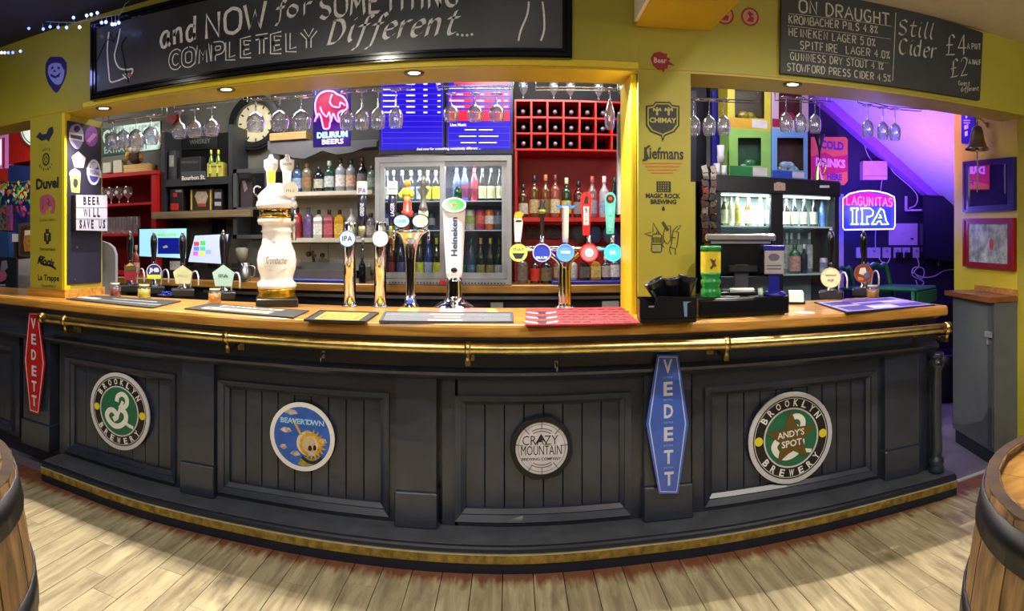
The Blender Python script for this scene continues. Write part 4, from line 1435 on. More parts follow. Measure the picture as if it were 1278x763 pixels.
for x in (819.5, 836):
    m.prism(PWR.poly([(x, 227), (x + 1.2, 227), (x + 1.2, 240), (x, 240)]), .0002, .0012)
ptext(m, PWR, 'MAGIC ROCK', 806, 241.5, 849, 247.5, .0015, .035)
ptext(m, PWR, 'BREWING', 812, 249, 844, 255, .0015, .035)
m.prism(cat_rom(PWR.poly([(828, 257), (830, 261), (828, 263.5), (825.8, 261), (828, 257)]))[:-1], .0002, .0012)
obj('lettering', m, INK, t)
t = label_thing('cans_drawing_sticker', 'black line drawing of beer cans with arms and legs on the right pillar', 'sticker', PWR, 830, 297)
m = MB(PWR.M)
OL = M('#3f3c22', .6)
for P_ in ([(814, 294), (816, 292), (824, 292), (826, 294), (826, 313), (824, 315), (815, 315), (813, 313), (814, 294)], [(838, 305), (840, 288), (847, 290), (845, 307), (843, 311), (836, 308), (838, 305)],
           [(828, 291), (831, 282), (837, 282), (837, 300), (833, 305), (828, 300), (828, 291)]):
    sk(m, PWR, P_, .0045, .0012, False)
for P_ in ([(814, 295), (804, 292), (813, 290)], [(815, 290), (815, 278), (823, 291)], [(826, 278), (833, 287)], [(836, 308), (836, 314), (838, 318)], [(843, 311), (843, 318)], [(845, 288), (850, 282), (848, 281)],
           [(819, 292), (820, 289), (823, 291)], [(830, 300), (826, 305), (829, 309)], [(838, 296), (843, 297)], [(840, 288), (846, 282)]):
    sk(m, PWR, P_, .004, .0012, False)
for x in range(5):
    sk(m, PWR, [(815.5 + x * 2.2, 296), (815.5 + x * 2.2, 303)], .005, .0012, False)
sk(m, PWR, [(814, 305), (826, 305)], .004, .0012, False)
sk(m, PWR, [(827, 277), (831, 284), (834, 288)], .014, .0013, False)
obj('can_artwork', m, OL, t)
cut(PWR, 'left_can_shade', [(815, 307), (825, 307), (825, 314), (815, 314)], M('#8a8a50', .6), t, .0002, .0008)
for px_, lb in ((904.5, 'round red and pink sticker partly behind the yellow beam'), (936, 'round red and pink sticker beside the draught chalkboard')):
    t = label_thing('round_sticker', lb, 'sticker', PWR, px_, 21)
    u, v = PWR.uv(px_, 21 if px_ > 920 else 19)
    obj('red_disc', MB(PWR.M).disc(u, v, .046, .0002, .001), M('#8a2418', .5), t)
    obj('pink_disc', MB(PWR.M).disc(u, v, .037, .001, .0016), M('#c08070', .5), t)
    m = MB(PWR.M).prism([(u - .018, v - .024), (u + .016, v - .026), (u + .02, v - .004), (u + .004, v + .004), (u + .022, v + .012), (u - .004, v + .028), (u - .014, v + .016), (u - .002, v)], .0016, .0022)
    obj('red_mark', m, M('#8a2418', .5), t)

# fairy lights on the left
for (pts, lb, cols) in (([(0, 17), (10, 24), (45, 26), (92, 28), (125, 22), (150, 18)], 'string of blue and white fairy lights under the black ceiling', 24), ([(0, 66), (10, 66), (27, 64)], 'short string of pale fairy lights at the left edge', 5)):
    Y_ = 2.72
    W = [at(a, b, Y_) for a, b in pts]
    W = [Vector(q) for q in cat_rom([tuple(w) for w in W], 6)]
    t = thing('fairy_light_string', lb, 'fairy lights', tuple(W[len(W) // 2]))
    m = MB().tube(W, .0018, 5)
    if cols > 10:
        m.tube([W[-1], W[-1] + Vector((.02, .02, .06)), Vector((W[-1].x + .02, 2.80, 2.83))], .0018, 5)
        m.tube([W[0] + Vector((-.3, 0, 0)), W[0]], .0018, 5)
    obj('wire', m, M('#b8c0d8', .5), t)
    rr = random.Random(5)
    for i in range(cols):
        k = (i + .5) / cols * (len(W) - 1)
        p = W[int(k)].lerp(W[min(int(k) + 1, len(W) - 1)], k % 1)
        dz = rr.choice([-.05, -.03, .03, .02, -.045]) if cols > 10 else 0
        col = rr.choice(['#8aa0ff', '#5a70ff', '#dfe6ff', '#7088ff'])
        q = p + Vector((rr.uniform(-.01, .01), 0, dz))
        m = MB().tube([p, q], .0015, 5)
        b_ = obj('bulb', MB().ball(tuple(q), .0095, 8, 6), M(col, .4, emit=5, var=0), t)
        obj('bulb_wire', m, M('#b8c0d8', .5), b_)
if True:
    light('POINT', (-2.6, 2.5, 2.55), 1.6, (.3, .35, 1), .05)

# ---------------------------------------------------------------- return wall: mirrors, bell, sign
PRM = Plane((3.22 - .02, 3.62), (2.94 - .02, 2.60))


def mirror(label, pts, colour, wpx, extra):
    L = PRM.poly(pts)
    c = (sum(a for a, b in L) / 4, sum(b for a, b in L) / 4)
    t = thing('framed_mirror', label, 'mirror', tuple(PRM.w(c[0], c[1], 0)))
    k = 1 - wpx
    inn = [(c[0] + (a - c[0]) * k, c[1] + (b - c[1]) * k) for a, b in L]
    k2 = 1 - wpx * .35
    mid = [(c[0] + (a - c[0]) * k2, c[1] + (b - c[1]) * k2) for a, b in L]
    obj('frame', MB(PRM.M).ring(L, mid, -.018, .012).ring(mid, inn, -.018, .006), colour, t)
    obj('backing', MB(PRM.M).prism(mid, -.019, -.006), BLACK, t)
    obj('mirror_glass', MB(PRM.M).prism(inn, -.006, -.002), MIRROR, t)
    extra(t, inn)
    return t


def ex1(t, inn):
    (a, b), (c_, d) = inn[0], inn[2]
    return
    obj('etched_border', MB(PRM.M).ring(inn, [((a + c_) / 2 + (x - (a + c_) / 2) * .9, (b + d) / 2 + (y - (b + d) / 2) * .9) for x, y in inn], -.002, -.0012), M('#9aa8c8', .3, .3), t)


def ex2(t, inn):
    u, v = PRM.uv(1237, 305)
    obj('pale_print', MB(PRM.M).prism(inn, -.0022, -.0016), M('#c6d2cc', .2, .25, var=.35, scale=14, name='pale_reflection_sheet'), t)  # pale sheet over the glass, painted in for a bright reflection
    obj('red_print', MB(PRM.M).disc(u, v, .03, -.002, -.001, ry=.042), M('#c23a1e', .5), t)
    m = MB(PRM.M)
    rr = random.Random(2)
    a0, a1 = PRM.uv(1212, 330)[0], PRM.uv(1256, 330)[0]
    for i in range(60):
        u = a0 + (a1 - a0) * rr.random()
        v = PRM.uv(1235, rr.uniform(318, 331))[1]
        s_ = rr.uniform(.004, .010)
        m.prism([(u - s_, v), (u, v - s_), (u + s_, v + s_ * .3), (u, v + s_)], -.002, -.0012)
    obj('floral_artwork', m, M('#c9c4b8', .5, var=.3), t)


mirror('blue framed mirror on the yellow wall, under the brass bell', [(1203, 202), (1266, 196), (1266, 262.5), (1203, 265)], M('#1c2070', .3, coat=.4), .22, ex1)
mirror('red framed mirror on the yellow wall above the grey cabinet', [(1203, 273), (1266, 272), (1266, 338), (1203, 332.5)], M('#8e1414', .35, coat=.3), .22, ex2)
PRS = Plane((3.22 - .008, 3.62), (2.94 - .008, 2.60))
t = label_thing('wall_sign', 'narrow blue sign with white marks behind the brass bell', 'sign', PRS, 1208, 160)
cut(PRS, 'plate', [(1200, 140), (1217, 141), (1217, 181), (1200, 179)], M('#1a1f78', .4, coat=.3), t, -.005, .002)
m = MB(PRS.M)
u, v = PRS.uv(1206.5, 145)
m.disc(u, v, .013, .002, .003, ry=.018)
for y0 in (150, 153):
    m.prism(PRS.poly([(1203, y0), (1211, y0), (1211, y0 + 1), (1203, y0 + 1)]), .002, .003)
ptext(m, PRS, 'E', 1204, 156, 1209, 161, .003, .05)
ptext(m, PRS, '1', 1204.5, 164, 1208, 170, .003, .04)
obj('lettering', m, WHITE, t)
bp0 = Vector(PRET.w(*PRET.uv(1233, 146), 0))
bc = at(1219, 160, 2.95)
bc = Vector((bp0.x - .16, bp0.y + .02, bp0.z))
th = (1219.5 - XC) / F
tt = (bp0 - Vector((0, 0, H))).length
# bell hangs 15 cm off the wall along its normal
nn = PRET.N
u_, v_ = PRET.uv(1233, 149)
base = PRET.w(u_, v_, 0)
best = None
for i in range(200):
    q = base + nn * .13 + PRET.U * (-.3 + i * .003)
    a = math.atan2(q.x, q.y) * F + XC
    if best is None or abs(a - 1219.5) < best[0]:
        best = (abs(a - 1219.5), q)
bq = best[1]
rho = math.hypot(bq.x, bq.y)
zt = H - (157 - HZ) * rho / F
zb = H - (187 - HZ) * rho / F
t = thing('brass_wall_bell', 'brass ship bell hanging from a bracket above the blue framed mirror', 'bell', (bq.x, bq.y, zb))
hh = zt - zb
kk = hh
R_ = 15.5 * rho / F
prof = [(R_, 0), (R_ * 1.0, .006), (R_ * .80, hh * .14), (R_ * .60, hh * .40), (R_ * .50, hh * .72), (R_ * .40, hh * .92), (R_ * .2, hh), (.004, hh)]
obj('bell_body', MB().lathe(prof, 24, c=(bq.x, bq.y, zb), caps=False), M('#8d7f66', .32, .9, var=.15, name='dull_bell_metal'), t)
m = MB().tube([(bq.x, bq.y, zt), (bq.x, bq.y, zt + .03)], .008, 8)
m.tube([tuple(bq + Vector((0, 0, zt + .035 - bq.z))), (bq.x, bq.y, zt + .06), tuple(Vector((bq.x, bq.y, zt + .06)).lerp(Vector((base.x, base.y, zt + .04)), .5)), (base.x + nn.x * .004, base.y + nn.y * .004, zt + .03)], .006, 8)
mdl = Vector((base.x + nn.x * .006, base.y + nn.y * .006, zt + .03))
m.ball(tuple(mdl), .022, 12, 8, (.5, .7, 1))
obj('bracket', m, BRASS, t)
m = MB().tube([(bq.x, bq.y, zb + hh * .5), (bq.x, bq.y, zb - .02)], .006, 6).ball((bq.x, bq.y, zb + .0), .014)
obj('clapper', m, BRASS, t)
zr = H - (240 - HZ) * rho / F
obj('bell_rope', MB().tube([(bq.x, bq.y, zb - .02), (bq.x + .003, bq.y, (zb + zr) / 2), (bq.x, bq.y, zr)], .0055, 6), M('#8d86a8', .8, bump=.4, scale=150), t)

# grey cabinet under a wooden shelf top, right edge
PC = Plane((2.79, 2.74), (2.76, 2.2))
c0 = PRET.uv(1218, 400)
wA = PRET.w(PRET.uv(1218, 400)[0], 0, 0)
wB = PRET.w(PRET.uv(1236, 400)[0], 0, 0)
t = thing('grey_cabinet', 'tall grey painted cabinet with wooden top against the yellow wall', 'cabinet', (wA.x, wA.y, 0))
U = PRET.U
N = PRET.N
KM = Matrix(((U.x, 0, N.x, wA.x), (U.y, 0, N.y, wA.y), (0, 1, 0, 0), (0, 0, 0, 1)))
zc = 1.10
mb = MB(KM)
mb.rect(.0, .60, .1, zc - .035, .004, .19)
obj('body', mb, M('#585b5e', .45, var=.06, name='grey_cabinet_paint'), t)
obj('kick_board', MB(KM).rect(.01, .595, 0, .1, .016, .175), NAVY, t)
mb = MB(KM).rect(-.06, .61, zc - .034, zc, .004, .23)
obj('wooden_top', mb, RUSTIC if False else wood('brown_cabinet_top_wood', '#5a2e14', '#8d5226', .4, 'Y', 2.0, coat=.3), t)
obj('back_upstand', MB(KM).rect(.03, .61, zc + .001, zc + .04, .004, .03), CTOP2, t)
d = obj('door', MB(KM).rect(.54, .595, .13, zc - .06, .191, .205), M('#44464a', .45, var=.06), t)
obj('latch', MB(KM).rect(.53, .60, .84, .875, .2055, .222).rect(.545, .56, .79, .84, .2055, .215), SILVER, d)

# barrels
def barrel(px_t, rt, top, dist, th_c, label, name='oak_barrel'):
    X, Y = dist * math.sin(th_c), dist * math.cos(th_c)
    t = thing(name, label, 'barrel', (X, Y, 0), .3)
    Hh = top
    RB = rt * 1.17

    def rad(z):
        q = (z / Hh - .5) * 2
        return RB - (RB - rt) * q * q
    n = 22
    for i in range(n):
        a0, a1 = 2 * PI * i / n + .006, 2 * PI * (i + 1) / n - .006
        vs, fs = [], []
        Z = [0, .12, .25, .38, .5, .62, .75, .88, 1.0]
        am = (a0 + a1) / 2
        for q in Z:
            z = q * Hh
            r_ = rad(z)
            vs += [(r_ * math.cos(a0), r_ * math.sin(a0), z), ((r_ + .002) * math.cos(am), (r_ + .002) * math.sin(am), z), (r_ * math.cos(a1), r_ * math.sin(a1), z), ((r_ - .025) * math.cos(a1), (r_ - .025) * math.sin(a1), z), ((r_ - .025) * math.cos(a0), (r_ - .025) * math.sin(a0), z)]
        for q in range(len(Z) - 1):
            for j in range(5):
                A_, B_ = q * 5 + j, q * 5 + (j + 1) % 5
                fs.append((A_, B_, B_ + 5, A_ + 5))
        fs += [(4, 3, 2, 1, 0), tuple(len(Z) * 5 - 5 + j for j in range(5))]
        obj('stave', MB().add(vs, fs), STAVE, t, False)
    for za_, zb_, in ((.0, .07), (.20, .26), (.36, .41), (.59, .64), (.74, .80), (.925, .985)):
        pr = [(rad(za_ * Hh) + .001, za_ * Hh), (rad(za_ * Hh) + .005, za_ * Hh), (rad(zb_ * Hh) + .005, zb_ * Hh - (.002 if zb_ > .99 else 0)), (rad(zb_ * Hh) + .001, zb_ * Hh - (.002 if zb_ > .99 else 0))]
        obj('hoop', MB().lathe(pr, 44, caps=False), M('#242226', .45, .7, var=.25, scale=20, name='dark_iron_hoop'), t, False)
    mc = MB().lathe([(rt - .027, Hh - .02), (rt - .022, Hh + .001), (rt + .001, Hh + .001), (rt + .002, Hh - .014)], 44, caps=False)
    mc.sm = [False] * len(mc.sm)
    obj('chime', mc, M('#4a3420', .75, var=.3, scale=20, name='dark_chime_wood'), t, False)
    for i in range(6):
        w = (rt - .026) * 2 / 6
        x0, x1 = -rt + .026 + i * w + .0008, -rt + .026 + (i + 1) * w - .0008
        R2 = rt - .026
        P_ = []
        for q in range(7):
            x = x0 + (x1 - x0) * q / 6
            P_.append((x, math.sqrt(max(0, R2 * R2 - x * x))))
        for q in range(7):
            x = x1 + (x0 - x1) * q / 6
            P_.append((x, -math.sqrt(max(0, R2 * R2 - x * x))))
        obj('head_board', MB().prism(P_, Hh - .035, Hh - .018, I4), BHEAD, t, False)
    return t


barrel(0, .365, 1.0, 1.28, -1.108, 'oak barrel table with dark hoops at the bottom left corner')
barrel(0, .365, 1.0, 1.22, 1.083, 'oak barrel table with dark hoops at the bottom right corner')


# ================================================================ behind the counter
NTH = ['leftmost', 'second from left', 'third from left', 'fourth from left', 'fifth from left', 'sixth from left', 'seventh from left', 'eighth from left', 'ninth from left', 'tenth from left', 'eleventh from left', 'twelfth from left']


def boxpx(mb, x0, y0, x1, y1, Y, d, M_=None):
    """box whose front face, on the plane at depth Y, covers this measured rectangle"""
    xm = (x0 + x1) / 2
    return mb.box(px2x(x0, Y), px2x(x1, Y), Y, Y + d, pz(xm, y1, Y), pz(xm, y0, Y), M_)


def cbx(x0, y0, x1, y1, Y, d, c=.004):
    xm = (x0 + x1) / 2
    return MB().cbox(px2x(x0, Y), px2x(x1, Y), Y, Y + d, pz(xm, y1, Y), pz(xm, y0, Y), c)


def GB(hexs):
    return M(hexs, .12, coat=.6, var=0, name='bottle_' + hexs.strip('#'))


SHAPES = {
    'wine': [(.0, 0), (.92, 0), (1, .02), (1, .56), (.93, .64), (.5, .73), (.34, .78), (.32, .97), (.36, .975), (.36, 1.0)],
    'champ': [(.0, 0), (.95, 0), (1, .03), (1, .45), (.9, .56), (.55, .72), (.36, .82), (.34, .96), (.4, .965), (.4, 1.0)],
    'spirit': [(.0, 0), (.95, 0), (1, .02), (1, .60), (.94, .68), (.5, .75), (.33, .78), (.31, .95), (.36, .955), (.36, 1.0)],
    'squat': [(.0, 0), (.95, 0), (1, .02), (1, .62), (.9, .72), (.45, .80), (.30, .83), (.30, .97), (.34, .975), (.34, 1.0)],
    'beer': [(.0, 0), (.92, 0), (1, .02), (1, .52), (.85, .64), (.5, .76), (.38, .84), (.36, .96), (.42, .97), (.42, 1.0)],
}


def bottle(px_, y0, y1, Y, shape, body, lab, cap, label, group=None, name='bottle', lab_z=(.14, .46), wpx=None, z=None, cat='bottle', square=False):
    """bottle standing with its foot at pixel row y1 and top at y0 at depth Y"""
    X = px2x(px_, Y)
    zb = pz(px_, y1, Y) if z is None else z
    h = pz(px_, y0, Y) - zb
    r = (wpx / 2 * Y / math.cos((px_ - XC) / F) / F) if wpx else .038
    t = thing(name, label, cat, (X, Y, zb), 0, group)
    seg = 4 if square else 14
    T = Matrix.Rotation(PI / 4, 4, 'Z') if square else I4
    k = 1.3 if square else 1
    pr = [(max(a * r, .0001) * k, b * h) for a, b in SHAPES[shape]]
    capk = .84
    m = MB().lathe([p for p in pr if p[1] <= h * capk] + [(pr[-3][0] if not square else pr[-3][0], h * capk)], seg, T, caps=False)
    if square:
        m.sm = [False] * len(m.sm)
    obj('glass_body', m, body, t, False)
    rc = .40 * r
    obj('cap', MB().lathe([(rc, h * capk), (rc * 1.05, h * (capk + .01)), (rc, h * .995), (rc * .8, h)], 10), cap, t, False)
    if lab is not None:
        rr = r * 1.012 * k
        m = MB().lathe([(rr, h * lab_z[0]), (rr, h * lab_z[1])], seg, T, caps=False)
        if square:
            m.sm = [False] * len(m.sm)
        obj('paper_label', m, lab, t, False)
    return t


def can(px_, y0, y1, Y, body, band, label, group=None, wpx=None, z=None):
    X = px2x(px_, Y)
    zb = pz(px_, y1, Y) if z is None else z
    h = pz(px_, y0, Y) - zb
    r = (wpx / 2 * Y / F) if wpx else .033
    t = thing('drink_can', label, 'can', (X, Y, zb), 0, group)
    obj('body', MB().lathe([(r * .8, 0), (r, h * .06), (r, h * .9), (r * .85, h * .98), (r * .8, h)], 14), body, t, False)
    obj('print_band', MB().lathe([(r * 1.01, h * .3), (r * 1.01, h * .7)], 14, caps=False), band, t, False)
    return t


def paper(h):
    return M(h, .6, var=.25, scale=60, name='printed_label')


# ---------------------------------------------------------------- back counter
bc = thing('back_counter', 'back bar counter with orange wooden top behind the beer taps', 'counter', (-.6, 4.2, 0))
obj('base', MB().box(-2.95, .9, 4.02, 4.52, 0, ZK - .04), M('#1b1d22', .5, name='dark_back_counter'), bc)
obj('wooden_top', MB().cbox(-3.0, .95, 3.95, 4.52, ZK - .055, ZK, .006), CTOP2, bc)
obj('steel_rail', MB().box(-2.2, .9, 3.96, 4.02, ZK - .095, ZK - .075), STEEL, bc)
# under-counter bits seen below the top edge
for (x0, y0, x1, y1, col, lb) in ((612, 378, 628, 392, '#b9b9b4', 'pale box on the shelf under the back counter right of the tall white tap'), (752, 376, 773, 389, '#d8d6d0', 'small white framed note below the back counter by the yellow pillar')):
    single('small_box', cbx(x0, y0, x1, y1, 3.99, .029), M(col, .5), lb, 'box')

# ---------------------------------------------------------------- fridge with sliding glass doors
FY = 3.95
fx0, fx1 = px2x(468, FY), px2x(638.5, FY)
fz0, fz1 = ZK + .001, pz(553, 194.5, FY)
t = thing('bottle_fridge', 'silver back bar fridge with two lit sliding glass doors', 'fridge', ((fx0 + fx1) / 2, FY + .2, fz0))
zb_, zt_ = pz(553, 343, FY), fz1 - .035
m = MB().box(fx0, fx0 + .03, FY, 4.5, fz0, fz1).box(fx1 - .03, fx1, FY, 4.5, fz0, fz1).box(fx0 + .03, fx1 - .03, FY, 4.5, zt_, fz1).box(fx0 + .03, fx1 - .03, FY, 4.5, fz0, zb_ - .03).box(fx0 + .03, fx1 - .03, 4.46, 4.5, zb_ - .03, zt_)
obj('cabinet', m, SILVER, t)
obj('inner_lining', MB().box(fx0 + .031, fx1 - .031, 4.44, 4.459, zb_ - .028, zt_ - .001), M('#47525e', .5), t)
def doorframe(a, b, yy, nm):
    w = .034
    f = MB().box(a, a + w, yy, yy + .02, zb_ - .025, zt_).box(b - w, b, yy, yy + .02, zb_ - .025, zt_).box(a + w, b - w, yy, yy + .02, zt_ - .03, zt_).box(a + w, b - w, yy, yy + .02, zb_ - .025, zb_ + .012)
    d = obj('door', f, SILVER, t)
    obj('glass_pane', MB().box(a + w, b - w, yy + .006, yy + .010, zb_ + .012, zt_ - .03), PANE, d)
mid = px2x(553, FY)
doorframe(fx0 + .03, mid + .012, FY + .004, 'l')
doorframe(mid - .022, fx1 - .03, FY + .026, 'r')
obj('light_tube', MB().box(fx0 + .08, fx1 - .08, FY + .06, FY + .075, zt_ - .02, zt_ - .008), M('#dff0ff', .5, emit=5, var=0), t)
SHZ = [pz(553, y, FY + .2) for y in (252, 288, 339)]
sh_px = [252, 287.5]
shelf_z = [pz(553, 251.5, FY + .12), pz(553, 287.5, FY + .12), zb_ - .028]
for z_ in shelf_z[:2]:
    obj('shelf', MB().box(fx0 + .032, fx1 - .032, FY + .07, 4.43, z_ - .006, z_), M('#c8ccd2', .4, .4), t)
n = 40
m = MB()
for i in range(n):
    x = fx0 + .03 + (fx1 - fx0 - .06) * i / n
    m.box(x, x + (fx1 - fx0 - .06) / n * .5, FY - .004, FY, fz0 + .006, zb_ - .05)
g_ = obj('vent_grille', m, M('#50545a', .5, .3), t)
g_['kind'] = 'stuff'
obj('red_switch', MB().box(px2x(549, FY), px2x(556, FY), FY - .008, FY, fz0 + .004, fz0 + .03), M('#c01818', .4, emit=.3), t)
light('AREA', ((fx0 + fx1) / 2, FY + .1, zt_ - .03), 9, (.9, .97, 1), .7, ((fx0 + fx1) / 2, FY + .2, 0), sy=.05)

BY = FY + .14
G = 'bottles on the top shelf of the silver fridge'
row = [(483, 'wine', '#20303a', '#c9c4b4', '#cfd6dc'), (491, 'wine', '#18202c', '#a8a49a', '#d8d8d8'), (502, 'champ', '#15182a', '#3a4254', '#cfcfcf'), (513, 'wine', '#1a2230', '#8a94a4', '#e0e0e8'), (524, 'wine', '#18202a', '#c0c4c4', '#e8e8e8'), (534, 'wine', '#18221e', '#d8cf3a', '#dcd24a'), (544, 'wine', '#14180e', '#e2d21e', '#e6dc8a')]
for i, (x, sh, b, l, c) in enumerate(row):
    bottle(x, 213, 251, BY, sh, GB(b), paper(l), M(c, .4), NTH[i].capitalize().lower() + ' bottle on the top shelf behind the left fridge door', G, z=shelf_z[0] + .001, wpx=9, lab_z=(.08, .48))
row = [(570, '#4a5ab0', '#3a3f70'), (580, '#3f56b8', '#7a2c50'), (592, '#b02838', '#8a2438')]
for i, (x, b, l) in enumerate(row):
    bottle(x, 209, 251, BY, 'beer', GB(b), paper(l), M(b, .4), ['First', 'Second', 'Third'][i] + ' from left of three foil wrapped bottles behind the right fridge door', G, z=shelf_z[0] + .001, wpx=10.5, lab_z=(.1, .5))
row = [(602, '#141c14', '#d3cf9a'), (613, '#12160e', '#d8d49c'), (624, '#14180e', '#d0cc98')]
for i, (x, b, l) in enumerate(row):
    bottle(x, 210, 251, BY, 'champ', GB(b), paper(l), M('#2a2c30', .4), ['Left', 'Middle', 'Right'][i] + ' one of three dark bottles with cream labels, top right fridge shelf', G, z=shelf_z[0] + .001, wpx=10.5, lab_z=(.08, .45))
G = 'cans and bottles on the middle fridge shelf'
for i, (x, b, l) in enumerate([(482, '#3a5a9a', '#c8d0d8'), (494, '#c8b030', '#3a5a2a'), (507, '#c03a20', '#e0c040'), (520, '#4a8ab0', '#d8e0e4'), (531, '#d8d0b0', '#4a4a50'), (538.5, '#26282c', '#8a8e94')]):
    can(x, 266, 287, BY, M(b, .3, .3), paper(l), NTH[i] + ' can on the middle shelf behind the left fridge door', G, 9 if i < 5 else 9.5, z=shelf_z[1] + .001)
for i, (x, b, l) in enumerate([(587, '#b4ac94', '#8a9a3a'), (599.5, '#a8284a', '#d05a3a'), (611, '#c8641e', '#e0d0c8'), (622, '#4a4e54', '#7a7e84')]):
    can(x, 262, 287, BY, M(b, .3, .3), paper(l), ['Green and cream', 'Dark pink', 'Orange', 'Grey'][i] + ' can on the middle shelf behind the right fridge door', G, 12.2, z=shelf_z[1] + .001)
G = 'bottles on the bottom fridge shelf'
row = [(488, '#5a1418', '#8a2a20', '#c03028'), (500, '#1c1830', '#5a4a80', '#2a2a40'), (513, '#401a24', '#7a3040', '#3a2a30'), (524, '#30301a', '#cfd03a', '#d0c83a'), (535, '#2c4a8a', '#b8c4dc', '#3a6ad0'), (545, '#343418', '#d8d43a', '#d8d02a')]
for i, (x, b, l, c) in enumerate(row):
    bottle(x, 297, 337, BY, 'beer', GB(b), paper(l), M(c, .4), NTH[i] + ' bottle on the bottom shelf behind the left fridge door', G, z=shelf_z[2] + .004, wpx=10.5, lab_z=(.05, .38))
row = [(576, 'beer', '#1c4a34', '#3a6a50', '#2a6a44'), (588, 'beer', '#14344a', '#3a5a70', '#1c5a44'), (600, 'champ', '#20240e', '#8a7a4a', '#c9a04a'), (612, 'champ', '#20240e', '#8a7a4a', '#cfa650'), (623, 'beer', '#1c2a20', '#c8ccc4', '#3a4a44')]
lbs = ['green bottle', 'blue green bottle', 'left gold topped champagne bottle', 'right gold topped champagne bottle', 'small dark bottle']
for i, (x, sh, b, l, c) in enumerate(row):
    bottle(x, 297, 337, BY, sh, GB(b), paper(l), M(c, .35, .3), lbs[i].capitalize() + ' on the bottom shelf behind the right fridge door', G, z=shelf_z[2] + .004, wpx=11, lab_z=(.05, .32))

# ---------------------------------------------------------------- menu screens
def screen(x0, x1, label, fill, rowsf):
    P = Plane((px2x(x0, 4.12), 4.12), (px2x(x1, 4.12), 4.12))
    t = thing('menu_screen', label, 'screen', tuple(P.w(P.uv((x0 + x1) / 2, 100)[0], 2.0, 0)))
    L = P.poly([(x0, 92), (x1, 92), (x1, 193), (x0, 193)])
    L[2] = (L[2][0], P.uv(x0, 193)[1])
    zt, zb = 2.62, P.uv((x0 + x1) / 2, 192)[1]
    u0, u1 = L[0][0], L[1][0]
    obj('casing', MB(P.M).rect(u0, u1, zb, zt, -.05, -.002), M('#20243a', .3), t)
    obj('screen_face', MB(P.M).rect(u0 + .012, u1 - .012, zb + .03, zt - .02, -.0019, 0), fill, t)
    obj('wall_bracket', MB(P.M).rect((u0 + u1) / 2 - .05, (u0 + u1) / 2 + .05, zb + .2, zt, -.42, -.05), BLACK, t)
    rowsf(P, t)
    return t


BLUE = M('#0a0440', .3, emit=1.0, var=0, emhex='#1c04d8', name='glowing_blue_screen')
SCW = M('#c8c8ff', .3, emit=1.1, var=0, emhex='#b8b8ff', name='glowing_screen_text')
SCL = M('#2a1a80', .3, emit=.7, var=0, emhex='#6848f8', name='glowing_screen_line')
SCR = M('#c01030', .3, emit=.85, var=0, emhex='#d01028', name='glowing_red_cell')


def rows1(P, t):
    m = MB(P.M)
    for i in range(14):
        y = 103 + i * 6.9
        if y < 184:
            m.prism(P.poly([(477, y), (552, y), (552, y + .7), (477, y + .7)]), 0, .0006)
    for x in (476.5, 552):
        m.prism(P.poly([(x, 98), (x + .7, 98), (x + .7, 182), (x, 182)]), 0, .0006)
    obj('grid_lines', m, SCL, t)
    m = MB(P.M)
    for i in range(6):
        y = 104 + i * 7.1
        for (a, b, h) in ((478, 478 + [14, 16, 18, 15, 20, 17][i], 1.6), (507, 518, 1.8), (528.5, 533.5, 1.8), (546, 550, 1.6)):
            m.prism(P.poly([(a, y), (b, y), (b, y + h), (a, y + h)]), 0, .0009)
        for a in (484, 490, 511, 514):
            pass
    obj('lettering', m, SCW, t)


def rows2(P, t):
    m = MB(P.M)
    for (y0, y1) in ((101, 105.5), (115.5, 119.5), (123, 127.5), (131, 135), (138, 151)):
        for (a, b) in ((560, 590), (593, 617), (619.5, 636)):
            if y0 < 110:
                continue
            m.prism(P.poly([(a, y0), (b, y0), (b, y1), (a, y1)]), 0, .0006)
    m.prism(P.poly([(567, 101), (636, 101), (636, 105.5), (567, 105.5)]), 0, .0006)
    obj('red_cells', m, SCR, t)['kind'] = 'stuff'
    m = MB(P.M)
    for y in (108, 113.5, 121.3, 129.3, 137):
        m.prism(P.poly([(559, y), (636, y), (636, y + .9), (559, y + .9)]), 0, .0007)
    m.ring(P.poly([(559, 158), (636.5, 158), (636.5, 184), (559, 184)]), P.poly([(559.7, 158.7), (635.8, 158.7), (635.8, 183.3), (559.7, 183.3)]), 0, .0007)
    for y in (166, 175):
        m.prism(P.poly([(560, y), (636, y), (636, y + .6), (560, y + .6)]), 0, .0007)
    obj('grid_lines', m, SCL, t)
    m = MB(P.M)
    for y in (110, 117, 125, 132.5):
        for (a, b) in ((561, 573 + (y % 7)), (595, 604), (621, 625), (629, 634)):
            m.prism(P.poly([(a, y), (b, y), (b, y + 1.6), (a, y + 1.6)]), 0, .0012)
    ptext(m, P, 'Live Music', 562, 154, 582, 157.6, .0012, .03)
    for y, a, b in ((161.5, 580, 615), (169.5, 573, 622), (177.5, 575, 620)):
        m.prism(P.poly([(a, y), ((a + b) / 2 - 3, y), ((a + b) / 2 - 3, y + 1.3), (a, y + 1.3)]), 0, .0012)
        m.prism(P.poly([((a + b) / 2, y), (b, y), (b, y + 1.3), ((a + b) / 2, y + 1.3)]), 0, .0012)
    obj('lettering', m, SCW, t)


s1 = screen(473, 555, 'glowing blue drinks menu screen above the left half of the fridge', BLUE, rows1)
s2 = screen(556.5, 640, 'menu screen with red rows and blue box, above the right half of the fridge', BLUE, rows2)
P = Plane((-1, 4.118), (1, 4.118))
m = ptext(MB(P.M), P, 'And now for something completely different ...', 520, 183.8, 600, 188, .001, .02)
tt_ = obj('caption_lettering', m, SCW, s1)

